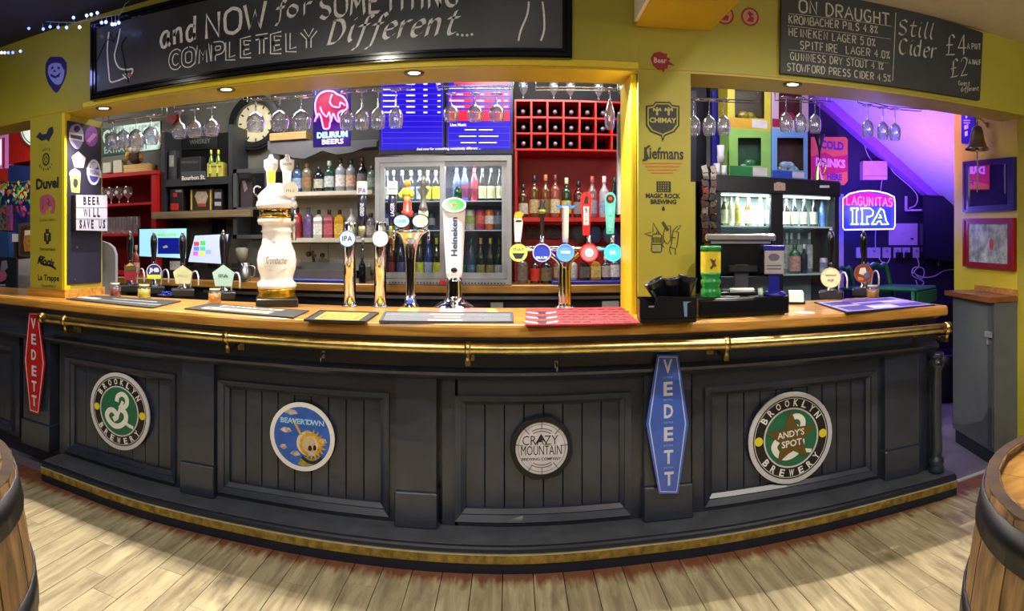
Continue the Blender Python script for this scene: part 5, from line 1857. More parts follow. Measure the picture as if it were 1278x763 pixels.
# neon elephant
NY = 3.9
P = Plane((-2, NY), (1, NY))
t = label_thing('neon_sign', 'neon sign of a pink elephant over two lit words', 'neon sign', P, 412, 150)
L = P.poly([(390, 106), (437, 106), (437, 182), (390, 184)])
obj('back_panel', MB(P.M).prism(L, -.02, -.012), M('#10063a', .3, emit=.25, var=0, emhex='#2004b0', name='blue_lit_back_panel'), t)
ele = [(396, 147), (394, 138), (394, 128), (398, 119), (406, 114.5), (416, 114.5), (421, 118), (428, 121), (433, 128), (434, 136), (431, 142), (428, 138), (422, 143), (424, 152), (420, 150), (416, 142), (414, 150), (412, 154), (411, 160), (405, 161), (403, 156), (401, 147), (398, 142)]
obj('red_body', MB(P.M).prism(P.poly(ele), -.012, -.004), M('#7a0a34', .4, emit=.35, var=0, emhex='#9a0840', name='magenta_lit_body'), t)
NP = M('#ff9af0', .4, emit=3.2, var=0, emhex='#ff6ae8', name='pink_neon')
m = MB(P.M)
m.tube([(u, v, .004) for u, v in cat_rom(P.poly(ele + [ele[0]]), 3)], .0052, 6)
for pp in ([(415, 118), (412, 127), (416, 133), (424, 134), (425, 128), (431, 132)], [(400, 134), (402, 140), (408, 146), (411, 140), (413, 152)], [(396, 143), (393, 152)]):
    m.tube([(u, v, .004) for u, v in cat_rom(P.poly(pp), 3)], .0048, 6)
obj('pink_tube', m, NP, t)
m = MB(P.M)
ptext(m, P, 'DELIRIUM', 396, 164.5, 434, 172, .004, .03)
obj('green_lettering', m, M('#a0f4ff', .4, emit=2.2, var=0, emhex='#80e8ff'), t)
m = MB(P.M)
ptext(m, P, 'BEERS', 402, 173.5, 429, 180, .004, .03)
obj('white_lettering', m, M('#c8c0ff', .4, emit=2.0, var=0, emhex='#b8a8ff'), t)
for hx_, hz_ in ((L[0][0] + .04, L[0][1]), (L[1][0] - .04, L[1][1])):
    obj('hanging_chain', MB(P.M).tube([(hx_, hz_, -.015), (hx_, 2.78, -.015)], .002, 5), STEEL, t)
light('POINT', (px2x(412, NY), NY - .15, 2.2), 1.5, (.6, .1, 1), .08)
# grey scalloped awning under the neon
P = Plane((-3, 4.3), (1, 4.3))
sc = [(334, 176)]
sc += [(334, 186), (340, 192), (352, 193), (366, 197), (380, 198), (394, 192), (402, 188), (420, 193), (440, 190), (455, 184), (470, 183), (470, 176)]
single('scalloped_pelmet', MB(P.M).prism(P.poly(sc), -.05, 0).box(P.poly([(334, 176)])[0][0], P.poly([(470, 176)])[0][0], P.poly([(400, 184)])[0][1], P.poly([(400, 176)])[0][1], -.24, -.05), M('#56565e', .5), 'grey scalloped pelmet over the cream shelves under the neon elephant', 'pelmet')
single('wooden_crate', cbx(336, 165, 382, 174.6, 4.28, .2), wood('tan_crate_wood', '#8a6a3c', '#b8945a', .6, 'X', 2.5), 'tan wooden crate lying on the grey pelmet left of the neon elephant', 'crate')

# ---------------------------------------------------------------- cream shelves with gin bottles
SY = 4.36
for (y0, y1, lb, nm) in ((238.5, 243.5, 'upper cream shelf holding a row of gin bottles', 'u'), (297, 302.5, 'lower cream shelf holding a row of coloured bottles', 'l')):
    single('wall_shelf', MB().box(px2x(352, SY), px2x(468, SY), SY - .1, YB, pz(410, y1, SY - .1), pz(410, y0, SY - .1)), M('#cfc8b4', .5, name='cream_shelf'), lb, 'shelf')
zu, zl_ = pz(410, 238.5, SY - .1), pz(410, 297, SY - .1)
G = 'bottles on the upper cream shelf'
row = [(371, 205, 'squat', '#30507a', '#8aa0bc', '#20262e', 'blue gin bottle'), (383, 203, 'squat', '#6a6252', '#8a6a4a', '#7a5a3c', 'brown label gin bottle'), (398, 208, 'squat', '#0f1420', '#b0b4a0', '#20242c', 'black apothecary gin bottle with diamond label'), (411, 201, 'spirit', '#1e4038', '#b9c4c4', '#9aa4a0', 'green gin bottle with white label'),
       (425, 198, 'spirit', '#8a9098', '#d8d8da', '#20222a', 'clear gin bottle with black stopper'), (438, 199, 'spirit', '#7a8088', '#c8a48a', '#20222a', 'clear gin bottle with orange label and black stopper'), (452, 196, 'wine', '#12141c', '#7a7478', '#4a1820', 'tall dark bottle'), (464, 207, 'squat', '#5a6a64', '#8a948c', '#3a403c', 'pale green bottle')]
for x, yt, sh, b, l, c, lb in row:
    bottle(x, yt, 238.5, SY, sh, GB(b), paper(l), M(c, .4), lb + ' on the upper cream shelf', G, z=zu + .001, wpx=13, lab_z=(.15, .5))
G = 'bottles on the lower cream shelf'
row = [(371, 259, 'squat', '#a01420', '#8a1c24', '#1a1014', 'red glass gin bottle', 0), (385, 259, 'squat', '#5a4a70', '#6a4a8a', '#5a5a60', 'violet gin bottle', 0), (398, 262, 'squat', '#b8b8b0', '#dcdcd4', '#1a1a1c', 'square clear bottle with white label', 1), (411, 262, 'squat', '#a04a5a', '#b85a6a', '#1a1a1c', 'square pink bottle', 1),
       (424, 262, 'squat', '#c8941e', '#d8b048', '#1a1a1c', 'square yellow bottle', 1), (439, 260, 'wine', '#c4c4c8', '#d0d0d4', '#b0b0b4', 'tall clear bottle', 0), (454, 257, 'wine', '#5a1824', '#7a2a34', '#7a1a24', 'tall dark red bottle', 0), (463, 266, 'squat', '#6a6a68', '#a0a09a', '#2a2a2c', 'small grey bottle', 0)]
for x, yt, sh, b, l, c, lb, sq in row:
    bottle(x, yt, 297, SY, sh, GB(b), paper(l), M(c, .4), lb + ' on the lower cream shelf', G, z=zl_ + .001, wpx=13 if not sq else 12, lab_z=(.12, .5), square=bool(sq))
# tiles behind the sink
for r_, (ya, yb) in enumerate(((304, 323), (323, 341), (341, 357))):
    xs = [346, 366, 388, 410, 431, 452, 470] if r_ % 2 == 0 else [346, 356, 377, 399, 421, 442, 470]
    for a, b in zip(xs, xs[1:]):
        m = MB()
        X0, X1 = px2x(a, YB), px2x(b, YB)
        Z0, Z1 = pz(410, yb, YB), pz(410, ya, YB)
        m.cbox(X0 + .002, X1 - .002, YB - .012, YB, Z0 + .002, Z1 - .002, .002)
        o = obj('wall_tile', m, M('#c4bda8', .25, coat=.3, var=.06), bpy.data.objects['wall_back_middle'])
t = thing('bar_sink', 'stainless steel sink basin with splash lip beside the ceramic tower', 'sink', (px2x(405, 4.2), 4.2, ZK))
x0, x1 = px2x(358, 4.15), px2x(452, 4.15)
m = MB().box(x0, x1, 4.06, 4.42, ZK + .001, ZK + .03).box(x0, x0 + .02, 4.06, 4.42, ZK + .03, ZK + .10).box(x1 - .02, x1, 4.06, 4.42, ZK + .03, ZK + .10).box(x0, x1, 4.40, 4.42, ZK + .03, ZK + .13).box(x0, x1, 4.06, 4.08, ZK + .03, ZK + .085)
obj('basin', m, STEEL, t)
xm = px2x(386, 4.3)
obj('mixer_tap', MB().tube(cat_rom([(xm, 4.41, ZK + .13), (xm, 4.38, ZK + .20), (xm + .02, 4.32, ZK + .205), (xm + .06, 4.26, ZK + .18)], 4), .012, 8).ball((xm - .04, 4.40, ZK + .19), .022).ball((xm + .07, 4.40, ZK + .18), .02), M('#4a4438', .3, .7, var=.2), t)
single('bar_tray', MB().cbox(px2x(356, 3.97), px2x(431, 3.97), 3.965, 4.055, ZK, ZK + .022, .004), M('#1e2a90', .4), 'blue plastic tray on the back counter in front of the sink', 'tray')
bottle(452, 318, 356, 4.0, 'wine', M('#2a2c30', .15, .7), None, M('#3a3c42', .3, .6), 'dark steel bottle stand between the two chrome taps', None, 'shaker', wpx=9, z=ZK, cat='shaker')
bottle(448, 334, 356, 4.1, 'beer', GB('#7aa030'), paper('#9aba50'), M('#6a9a28', .4), 'green bottle behind the steel shaker on the back counter', None, wpx=9, z=ZK)

# ---------------------------------------------------------------- red wine rack and whisky shelf
RY = 4.22
rx0, rx1 = px2x(643, RY), px2x(783, RY)
t = thing('wine_rack', 'red wooden wine rack of square cells above the red back panel', 'rack', ((rx0 + rx1) / 2, RY, pz(710, 187, RY)))
xs = [643 + i * 20.1 for i in range(8)]
ys = [126, 147, 167, 187]
REDW = M('#b81a16', .4, var=.08, coat=.2)
for i, x in enumerate(xs):
    obj('upright', MB().box(px2x(x - 1.1, RY), px2x(x + 1.3, RY), RY, RY + .28, pz(710, 188, RY), pz(710, 125, RY)), REDW, t)
for i, y in enumerate(ys):
    obj('rack_shelf', MB().box(rx0 - .006, px2x(xs[-1] + 1.3, RY), RY - .002, RY + .28, pz(710, y + 1.3, RY), pz(710, y - 1.1, RY)), REDW, t)
obj('back_board', MB().box(rx0, px2x(xs[-1], RY), RY + .281, RY + .29, pz(710, 188, RY), pz(710, 125, RY)), M('#0c0a12', .7), t)
G = 'wine bottles lying in the red rack'
proto = None
for r_ in range(3):
    for c_ in range(7):
        if r_ == 2 and c_ in (4, 5):
            continue
        X = px2x((xs[c_] + xs[c_ + 1]) / 2 + random.uniform(-.6, .6), RY)
        Z = pz(710, ys[r_ + 1] - 1.2, RY) + .037
        lb = 'dark wine bottle lying in the ' + ['top', 'middle', 'bottom'][r_] + ' row of the red rack, ' + NTH[c_]
        if proto is None:
            proto = thing('wine_bottle', lb, 'bottle', (X, RY + .012, Z), 0, G)
            T = Matrix.Rotation(-PI / 2, 4, 'X')
            obj('glass_body', MB().lathe([(.014, .004), (.0135, .075), (.03, .12), (.0365, .15), (.0365, .26), (.0, .262)], 14, T), GB('#0a0c0a'), proto, False)
            obj('foil_cap', MB().lathe([(.0001, 0), (.0145, .001), (.0155, .006), (.015, .04)], 12, T, caps=False), M('#8a7f88', .3, .5), proto, False)
        else:
            copy_thing(proto, (X, RY + .012, Z), None, lb, G)
# red backing and shelf
single('red_back_panel', MB().box(px2x(641, 4.5), px2x(800, 4.5), 4.521, 4.549, ZK - .1, pz(710, 189, 4.5)), M('#b0121a', .45, var=.08), 'tall deep red wooden panel behind the whisky bottles', 'panel')
single('red_side_board', MB().box(px2x(642.5, 4.2), px2x(645.5, 4.2), 4.2, 4.49, ZK, pz(710, 189, 4.2)), M('#b01a1c', .4), 'narrow upright red side board between fridge and whisky bottles', 'panel')
WZ = pz(712, 271.5, 4.2)
single('red_shelf', MB().box(px2x(647, 4.2), px2x(800, 4.2), 4.2, 4.498, WZ - .028, WZ), REDW, 'long red shelf carrying the row of whisky bottles', 'shelf')
G = 'whisky bottles on the red shelf'
row = [(653, 230, 'spirit', '#4a2a16', '#c0bca8', '#1c1614', 'bottle with square white label'), (667, 219, 'spirit', '#5a3a1a', '#b09a6a', '#18120e', 'bottle with beige label'), (681, 218, 'wine', '#6a3a1a', '#7a5a34', '#b86a4a', 'slim amber bottle'), (693, 218, 'spirit', '#8a4a3a', '#c4b890', '#6a2430', 'bottle with cream label'),
       (707, 222, 'spirit', '#1e3a1e', '#c8b44a', '#d0c8a0', 'green bottle with yellow label'), (722, 226, 'spirit', '#4a1a1c', '#8a7a7c', '#181214', 'dark bottle left of the red tap handle'), (739, 220, 'wine', '#8a5a5a', '#8a8a98', '#a84a4a', 'pale pink necked bottle'), (754, 220, 'wine', '#b0a0b0', '#8a9ac0', '#d8d0d0', 'clear bottle with white cap'), (767, 221, 'champ', '#0e2a18', '#3a5a3a', '#12301c', 'dark green bottle')]
for x, yt, sh, b, l, c, lb in row:
    bottle(x, yt, 271.5, 4.26, sh, GB(b), paper(l), M(c, .4), lb + ' on the red shelf', G, z=WZ + .001, wpx=12.5, lab_z=(.1, .42))
for i, x in enumerate((665, 690, 716, 741)):
    single('decorative_plate', MB().cbox(px2x(x - 9.5, 4.48), px2x(x + 9.5, 4.48), 4.484, 4.499, pz(x, 298, 4.48), pz(x, 282, 4.48), .003), M('#4a3a34', .5, var=.6, scale=60), ['first', 'second', 'third', 'fourth'][i] + ' dark embossed plaque on the red panel below the shelf, counted from the fridge', 'plaque', 'dark plaques on the red panel')
G = 'bottles on the back counter at the right'
row = [(652, 318, 'squat', '#5a544c', '#6a6258', '#2a2624', 'dark jug like bottle', 14, 0), (668, 322, 'squat', '#2a1416', '#c0281c', '#141012', 'black bottle with red label', 12, 0), (682, 321, 'squat', '#14181a', '#6a5e44', '#141414', 'black cream liqueur bottle', 15, 0), (697, 322, 'squat', '#6a5a44', '#a8906a', '#3a342c', 'brown bottle', 12, 0),
       (715, 322, 'squat', '#a8a49c', '#c0bab0', '#5a5450', 'white bottle behind the branching tap', 12, 0), (729, 322, 'squat', '#1c1210', '#5a5450', '#141010', 'square black label whiskey bottle', 13, 1), (743, 321, 'squat', '#a06a20', '#c0a85a', '#241a14', 'square honey coloured whiskey bottle', 13, 1), (756, 320, 'spirit', '#3a1e18', '#a8a098', '#d8d4cc', 'dark bottle with round white top', 12, 0), (767, 318, 'spirit', '#3a3a40', '#c8c4bc', '#8a8a90', 'bottle with tall white label', 13, 0)]
for x, yt, sh, b, l, c, lb, w, sq in row:
    bottle(x, yt, 353, 4.08, sh, GB(b), paper(l), M(c, .4), lb + ' standing on the back counter', G, z=ZK + (.024 if x > 690 else .001), wpx=w, lab_z=(.12, .6), square=bool(sq))
single('bar_tray', MB().cbox(px2x(689, 3.97), px2x(790, 3.97), 3.965, 4.16, ZK, ZK + .023, .004), M('#26309a', .4), 'long blue tray under the whiskey bottles by the pillar', 'tray')
single('violet_drape', MB().box(px2x(762, 4.44), px2x(790, 4.44), 4.44, 4.47, ZK, WZ - .03), M('#4a2080', .7), 'violet cloth hanging below the red shelf beside the pillar', 'cloth')
for i, (x, w_) in enumerate(((722, 11), (742, 12), (761, 10))):
    single('beanie_hat', MB().ball((px2x(x, 4.36), 4.36, WZ - .115), .055, 12, 8, (1, .7, 1.2)).tube([(px2x(x, 4.36), 4.36, WZ - .05), (px2x(x, 4.36), 4.36, WZ - .029)], .004, 5), M(['#4a4e58', '#38507a', '#5a6a8a'][i], .9, bump=.6, scale=60), ['grey', 'dark blue', 'light blue'][i] + ' knitted hat hanging under the red shelf', 'hat')
# glasses upside down on top of the wine rack
# corrugated grey shutter leaning at the pillar
t = thing('grey_wood_shutter', 'weathered grey wooden shutter hanging edge-on beside the pillar', 'shutter', (.585, 3.3, pz(781, 268, 3.3)))
zs0, zs1 = pz(781, 268, 3.25), pz(781, 132, 3.25)
for i in range(5):
    a = .555 + i * .0
    xx0 = px2x(771 + i * 3.9, 3.215)
    xx1 = px2x(771 + (i + 1) * 3.9 - .3, 3.215)
    obj('slat', MB().box(xx0, xx1, 3.215 + (i % 2) * .006, 3.25, zs0 + (i * .008), zs1 - (.06 if i < 1 else .02 if i < 2 else 0)), wood('grey_weathered_shutter', '#5c5e66', '#a8aab4', .6, 'Z', 2.2) if i == 0 else bpy.data.materials['grey_weathered_shutter'], t)
obj('cross_rail', MB().box(px2x(772, 3.215), px2x(790, 3.215), 3.251, 3.262, zs0 + .1, zs0 + .16), bpy.data.materials['grey_weathered_shutter'], t)
obj('cross_rail', MB().box(px2x(772, 3.215), px2x(790, 3.215), 3.251, 3.262, zs1 - .2, zs1 - .14), bpy.data.materials['grey_weathered_shutter'], t)
obj('hanging_hook', MB().tube([(px2x(786, 3.25), 3.256, zs1 - .15), (px2x(786, 3.25), 3.256, 2.78)], .004, 5), STEEL, t)

# ---------------------------------------------------------------- left part of the back bar
# mirrored stout sign
P = Plane((-5, YB - .012), (-1, YB - .012))
t = label_thing('mirror_sign', 'long pale green lettered mirror sign behind the hanging goblets', 'sign', P, 165, 170)
L = P.poly([(122, 161), (200, 151), (200, 186), (122, 196)])
obj('mirror_panel', MB(P.M).prism(L, -.01, 0), M('#5a6e66', .2, .5, var=.1), t)
obj('lettering', ptext(MB(P.M), P, 'GUINNESS', 128, 158, 198, 176, .001, .03), M('#a8c4bc', .5, emit=.15), t)
obj('small_lettering', ptext(MB(P.M), P, 'EXTRA STOUT', 130, 180, 185, 189, .001, .03), M('#8aa8a0', .5), t)
P = Plane((-5, YB - .05), (-1, YB - .05))
t = label_thing('oval_sign', 'red oval sign with white rim left of the round clock', 'sign', P, 204, 174)
u, v = P.uv(203.5, 174)
obj('red_oval', MB(P.M).disc(u, v, .042, -.045, 0, ry=.075), M('#a01420', .4), t)
obj('white_rim', MB(P.M).cring(u, v, .047, .042, -.04, .002), WHITE, t)
t = label_thing('hanging_ornament', 'small dark red lamp shade ornament near the soffit', 'ornament', P, 214, 148)
u, v = P.uv(214, 148)
obj('shade', MB(P.M).prism([(u - .06, v + .02), (u + .06, v + .03), (u + .06, v - .02), (u + .02, v - .06), (u - .05, v - .02)], -.045, .02), M('#7a1018', .5), t)

# red shelving unit with glasses
RSY = 4.2
x0, x1 = px2x(124, RSY), px2x(195, RSY)
zt = pz(165, 215, RSY)
t = thing('red_shelf_unit', 'red painted shelf unit of beer glasses behind the left pillar', 'shelf unit', ((x0 + x1) / 2, RSY, ZK))
obj('side_panel', MB().box(x1 - .05, x1, RSY, 4.5, ZK, zt), RED, t)
obj('side_panel', MB().box(x0 - .12, x0 - .09, RSY, 4.5, ZK, zt), RED, t)
obj('back_panel', MB().box(x0 - .09, x1 - .05, 4.49, 4.5, ZK, zt - .03), DRED, t)
obj('top_board', MB().box(x0 - .13, x1 + .01, RSY - .01, 4.5, zt - .03, zt), RED, t)
zs = []
for y in (254, 292):
    z_ = pz(150, y, RSY)
    zs.append(z_)
    obj('shelf', MB().box(x0 - .09, x1 - .05, RSY + .005, 4.49, z_ - .02, z_), RED, t)
obj('bottom_board', MB().box(x0 - .09, x1 - .05, RSY + .005, 4.49, ZK, ZK + .03), RED, t)


def beer_glass(kind, mat=None):
    if kind == 'goblet':
        return [(.034, 0), (.034, .003), (.006, .008), (.005, .05), (.02, .06), (.042, .085), (.045, .12), (.037, .155)]
    return [(.026, 0), (.028, .004), (.033, .09), (.036, .15)]


G1, G2 = 'stemmed glasses with round logos on the red shelf unit', 'tumblers on the lower red shelf'
g0 = None
for i, x in enumerate((130, 139, 149, 160)):
    X = px2x(x, RSY + .12)
    lb = NTH[i] + ' stemmed logo glass on the upper red shelf'
    if g0 is None:
        g0 = thing('stemmed_glass', lb, 'glass', (X, RSY + .12, zs[0] + .001), 0, G1)
        obj('glass_bowl', MB().lathe(beer_glass('goblet'), 14, caps=False), GLASS, g0, False)
        obj('round_logo', MB().disc(0, .105, .017, .0445, .046, Matrix(((1, 0, 0, 0), (0, 0, -1, 0), (0, 1, 0, 0), (0, 0, 0, 1))), 14), M('#d8c8c0', .5), g0, False)
    else:
        copy_thing(g0, (X, RSY + .12, zs[0] + .001), None, lb, G1)
g1 = None
for i, x in enumerate((129, 136, 143, 150, 157, 164, 171)):
    X = px2x(x, RSY + .1)
    lb = NTH[i] + ' tumbler on the lower red shelf'
    if g1 is None:
        g1 = thing('tumbler', lb, 'glass', (X, RSY + .1, zs[1] + .001), 0, G2)
        obj('glass_body', MB().lathe(beer_glass('t'), 12, caps=False), GLASS, g1, False)
        obj('base_disc', MB().lathe([(.0001, .001), (.026, .001), (.027, .012), (.0001, .012)], 12), GLASS, g1, False)
    else:
        copy_thing(g1, (X, RSY + .1, zs[1] + .001), None, lb, G2)
# things on top of the red unit
single('wooden_box', cbx(154, 205, 185, 216, RSY + .05, .15), wood('pale_box_wood', '#a8803e', '#d8b06a', .6, 'X', 2.5), 'small pale wooden box on top of the red shelf unit', 'box')
single('white_box', cbx(141, 200, 152, 216, RSY + .05, .08), M('#b8b49c', .6), 'small cream carton on top of the red shelf unit', 'box')
single('white_box', cbx(128, 203, 138, 216, RSY + .05, .08), M('#a8ac9c', .6), 'grey white tin beside the pillar on the red shelf unit', 'box')
xx = px2x(170, RSY + .1)
zz = pz(170, 205, RSY + .08)
t = thing('plush_toy', 'plush toy with yellow mane and white snout sitting on the wooden box', 'toy', (xx, RSY + .1, zz))
obj('body', MB().ball((0, 0, .055), .06, sc=(1.2, .8, .9)), M('#3a2a1c', .9, bump=.8, scale=50), t, False)
obj('head', MB().ball((-.01, -.02, .14), .055), M('#c8b49a', .9, bump=.8, scale=50), t, False)
obj('snout', MB().ball((.015, -.07, .125), .03), M('#e0dad4', .9), t, False)
obj('mane', MB().ball((-.075, -.01, .15), .03).ball((-.05, .0, .21), .035).ball((.01, .01, .225), .03).ball((-.08, -.01, .09), .028), M('#d8b83a', .9, bump=.8, scale=50), t, False)
obj('arm', MB().tube([(-.06, -.02, .08), (-.09, -.05, .03)], .02, 8), M('#8a6a3a', .9), t, False)
obj('arm', MB().tube([(.06, -.02, .08), (.09, -.05, .03)], .02, 8), M('#8a6a3a', .9), t, False)

# dark hanging shelf unit and rustic shelf
DY = 4.25
x0, x1 = px2x(201, DY), px2x(290, DY)
zr = pz(250, 263, 4.15)
x_0, x_1 = px2x(190, 4.15), px2x(313, 4.15)
t = thing('rustic_shelf', 'thick rough sawn wooden shelf across the grey wall', 'shelf', ((x_0 + x_1) / 2, 4.3, zr))
xk = px2x(286, 4.15)
obj('plank', MB(floorM(0)).prism([(x_0, 4.14), (x_1, 4.14), (x_1, 4.19), (xk, 4.19), (xk, YB - .001), (-2.74, YB - .001), (-2.74, 4.19), (x_0, 4.19)], zr - .055, zr), RUSTIC, t)
obj('bracket', MB().box(-2.70, -2.67, 4.3, YB, zr - .2, zr - .056), BLACK, t)
obj('bracket', MB().box(px2x(278, YB), px2x(282, YB), 4.3, YB, zr - .2, zr - .056), BLACK, t)
zm, zt = pz(245, 222, DY), pz(245, 187, DY)
t = thing('dark_shelf_unit', 'charcoal painted shelf unit with a small street sign, standing on the rustic shelf', 'shelf unit', ((x0 + x1) / 2, DY, zr))
zt = pz(245, 160, DY)
obj('side_panel', MB().box(x0, x0 + .035, DY, YB - .01, zr, zt), DGREY, t)
obj('side_panel', MB().box(x1 - .035, x1, DY, YB - .01, zr, zt), DGREY, t)
obj('middle_shelf', MB().box(x0 + .035, x1 - .035, DY, YB - .01, zm - .06, zm), DGREY, t)
obj('back_panel', MB().box(x0 + .035, x1 - .035, YB - .02, YB - .01, zr, zt), BLACK, t)
P = Plane((-5, DY - .006), (-1, DY - .006))
m = MB(P.M).prism(P.poly([(226, 214.5), (256, 213.5), (257, 225), (226, 226)]), -.006, 0)
obj('street_sign', m, M('#4a4c50', .5), t)
obj('lettering', ptext(MB(P.M), P, 'Bourbon St.', 227, 219, 256, 224.5, .001, .03), WHITE, t)
# contents
def pbx(x0, y0, x1, y1, Y, d, col, label, cat='box', name='carton', z=None, extra=None):
    t = thing(name, label, cat, (px2x((x0 + x1) / 2, Y), Y, pz((x0 + x1) / 2, y1, Y) if z is None else z))
    zz = t.location.z
    zt_ = pz((x0 + x1) / 2, y0, Y)
    obj('box_body', MB().cbox(px2x(x0, Y), px2x(x1, Y), Y, Y + d, zz, zt_, .003), M(col, .5, var=.12, scale=30), t)
    P_ = Plane((-5, Y - .0005), (5, Y - .0005))
    for i, (nm, pts, c_) in enumerate(extra or []):
        if isinstance(pts[0], str):
            obj('lettering', ptext(MB(P_.M), P_, pts[0], *pts[1:], n=.001 + i * .0004, bold=.02), M(c_, .5), t)
        else:
            obj(nm, MB(P_.M).prism(P_.poly(pts), 0, .0006 + i * .0004), M(c_, .5, var=.2, scale=60), t)
    return t


def R4(a, b, c, d):
    return [(a, b), (c, b), (c, d), (a, d)]


zmm = zm + .001
pbx(210, 188, 218.5, 217, DY + .03, .08, '#3a3a40', 'slim dark bottle carton, left on the upper dark shelf', z=zmm, extra=[('pale_print', R4(211, 194, 217, 208), '#a8a4a0')])
pbx(222, 196, 250, 217, DY + .06, .1, '#26282c', 'folded black cap shaped box, middle of the upper dark shelf', z=zmm, extra=[('grey_print', R4(226, 201, 247, 204), '#4a4c50')])
pbx(258, 203, 278, 213, DY + .03, .08, '#b8b04a', 'low yellow carton with two green bottles on the upper dark shelf', z=zmm, extra=[('dark_print', R4(260, 207, 276, 209), '#6a6a2a')])
for i, x in enumerate((263.5, 272.5)):
    bottle(x, 187, 213, DY + .05, 'beer', GB('#5a7a20'), paper('#c8c86a'), M('#d8c83a', .4), ['left', 'right'][i] + ' small green bottle standing in the low yellow carton', 'two small green bottles in the yellow carton', wpx=7, z=zmm + .001)
zrr = zr + .001
pbx(212, 236, 228, 263, DY + .02, .09, '#1c1416', 'black and red bottle carton on the rustic shelf, left', z=zrr, extra=[('red_band', R4(213, 254, 223, 262), '#c02418'), ('red_print', R4(216, 241, 221, 246), '#b02018'), ('grey_print', R4(219, 237, 227, 240), '#8a8884')])
pbx(237, 236, 266, 263, DY + .04, .05, '#2a2014', 'framed picture of a moustached barber pole label on the rustic shelf', 'picture', 'framed_picture', z=zrr, extra=[('gold_frame', R4(238, 237, 240, 262), '#c8a83a'), ('gold_frame', R4(262, 237, 264, 262), '#c8a83a'), ('pale_print', [(246, 239), (257, 239), (260, 245), (256, 256), (247, 256), (243, 245)], '#a89884'), ('red_print', R4(247, 254, 257, 258), '#a03a2a')])
pbx(267, 236, 277, 263, DY + .03, .08, '#18181c', 'black carton with white lettering, right end of the dark shelf', z=zrr, extra=[('white_print', R4(268, 240, 276, 248), '#8a8a90'), ('white_band', R4(268, 252, 276, 257), '#a8a8ac')])
P = Plane((-5, YB - .01), (-1, YB - .01))
t = label_thing('dark_wall_plaque', 'dark framed plaque with pale scroll lettering behind the hanging glasses', 'sign', P, 249, 172)
L = P.poly([(229, 158), (272, 155), (272, 186), (229, 188)])
obj('plate', MB(P.M).prism(L, -.009, .02), M('#24282a', .4), t)
obj('lettering', ptext(ptext(MB(P.M), P, 'OLD NO 7', 240, 166, 262, 171, .021, .02), P, 'WHISKEY', 238, 174, 264, 180, .021, .02), M('#7a8080', .5), t)

# clock
P = Plane((-5, YB - .045), (-1, YB - .045))
u, v = P.uv(318, 153)
t = label_thing('wall_clock', 'large round wall clock with cream face and black frame', 'clock', P, 318, 153)
obj('frame', MB(P.M).cring(u, v, .225, .16, -.04, .02).cring(u, v, .205, .17, .02, .03), M('#16181a', .3, coat=.4), t)
obj('clock_face', MB(P.M).disc(u, v, .165, -.03, -.02), M('#c4bc9c', .6, var=.1, scale=20), t)
m = MB(P.M)
for i in range(12):
    a = i * PI / 6
    m.ribbon([(u + .125 * math.cos(a), v + .125 * math.sin(a)), (u + .15 * math.cos(a), v + .15 * math.sin(a))], .012, -.02, -.018)
obj('hour_marks_print', m, BLACK, t)
obj('hour_hand', MB(P.M).ribbon([(u, v), (u - .05, v + .07)], .012, -.017, -.015), BLACK, t)
obj('minute_hand', MB(P.M).ribbon([(u, v), (u - .10, v - .05)], .008, -.014, -.012), BLACK, t)

# black metal frame shelf left of the ceramic tower
x0, x1 = px2x(291, 4.2), px2x(335, 4.2)
z0, z1 = pz(300, 298, 4.2), pz(300, 211, 4.2)
t = thing('metal_frame_shelf', 'black metal framed wall cabinet left of the ceramic beer tower', 'cabinet', (x0, 4.3, z0))
obj('frame', MB().box(x0, x0 + .03, 4.2, 4.23, z0, z1).box(x1 - .03, x1, 4.2, 4.23, z0, z1).box(x0, x1, 4.2, 4.23, z1 - .03, z1).box(x0, x1, 4.2, 4.23, z0, z0 + .03).box(x0, x1, 4.2, 4.23, zr + .0, zr + .02), M('#5a5c60', .4, .5), t)
obj('back_box', MB().box(x0, x1, 4.5, YB, z0, z1), BLACK, t)
obj('side_panel', MB().box(x0, x0 + .01, 4.23, 4.5, z0, z1), DGREY, t)
pbx(300, 222, 315, 250, 4.26, .06, '#3a3034', 'dark pink printed carton inside the black metal frame', z=zr + .021, extra=[('pale_print', [(302, 226), (306, 225), (309, 236), (305, 240)], '#8a7a7c')])

# till screens on the back counter
def monitor(label, pts, Y, zfoot, parts_fn, name='till_monitor'):
    P = Plane((-5, Y), (0, Y))
    L = P.poly(pts)
    c = (sum(a for a, b in L) / 4, sum(b for a, b in L) / 4)
    t = thing(name, label, 'monitor', tuple(P.w(c[0], ZK, 0)))
    k = lambda s: [(c[0] + (a - c[0]) * s, c[1] + (b - c[1]) * s) for a, b in L]
    obj('casing', MB(P.M).prism(L, -.04, -.001), BLACK, t)
    parts_fn(P, t, k(.93))
    obj('stand', MB(P.M).rect(c[0] - .03, c[0] + .03, zfoot, c[1], -.09, -.045), BLACK, t)
    return t


def scr1(P, t, L):
    obj('screen_face', MB(P.M).prism(L, -.001, 0), M('#a8dcec', .3, emit=.85, var=0, emhex='#98d8ee'), t)
    obj('blue_window', MB(P.M).prism(P.poly([(197, 297), (225, 297), (225, 317), (197, 317)]), 0, .001), M('#101c70', .3, emit=.5, var=0, emhex='#1018a0'), t)
    obj('green_lettering', ptext(MB(P.M), P, 'welcome', 196, 290, 220, 295, .001, .03), M('#8ad83a', .3, emit=.7, var=0), t)
    obj('cursor_artwork', MB(P.M).prism(P.poly([(203, 308), (208, 306), (210, 309), (204, 310)]), .001, .0015), WHITE, t)


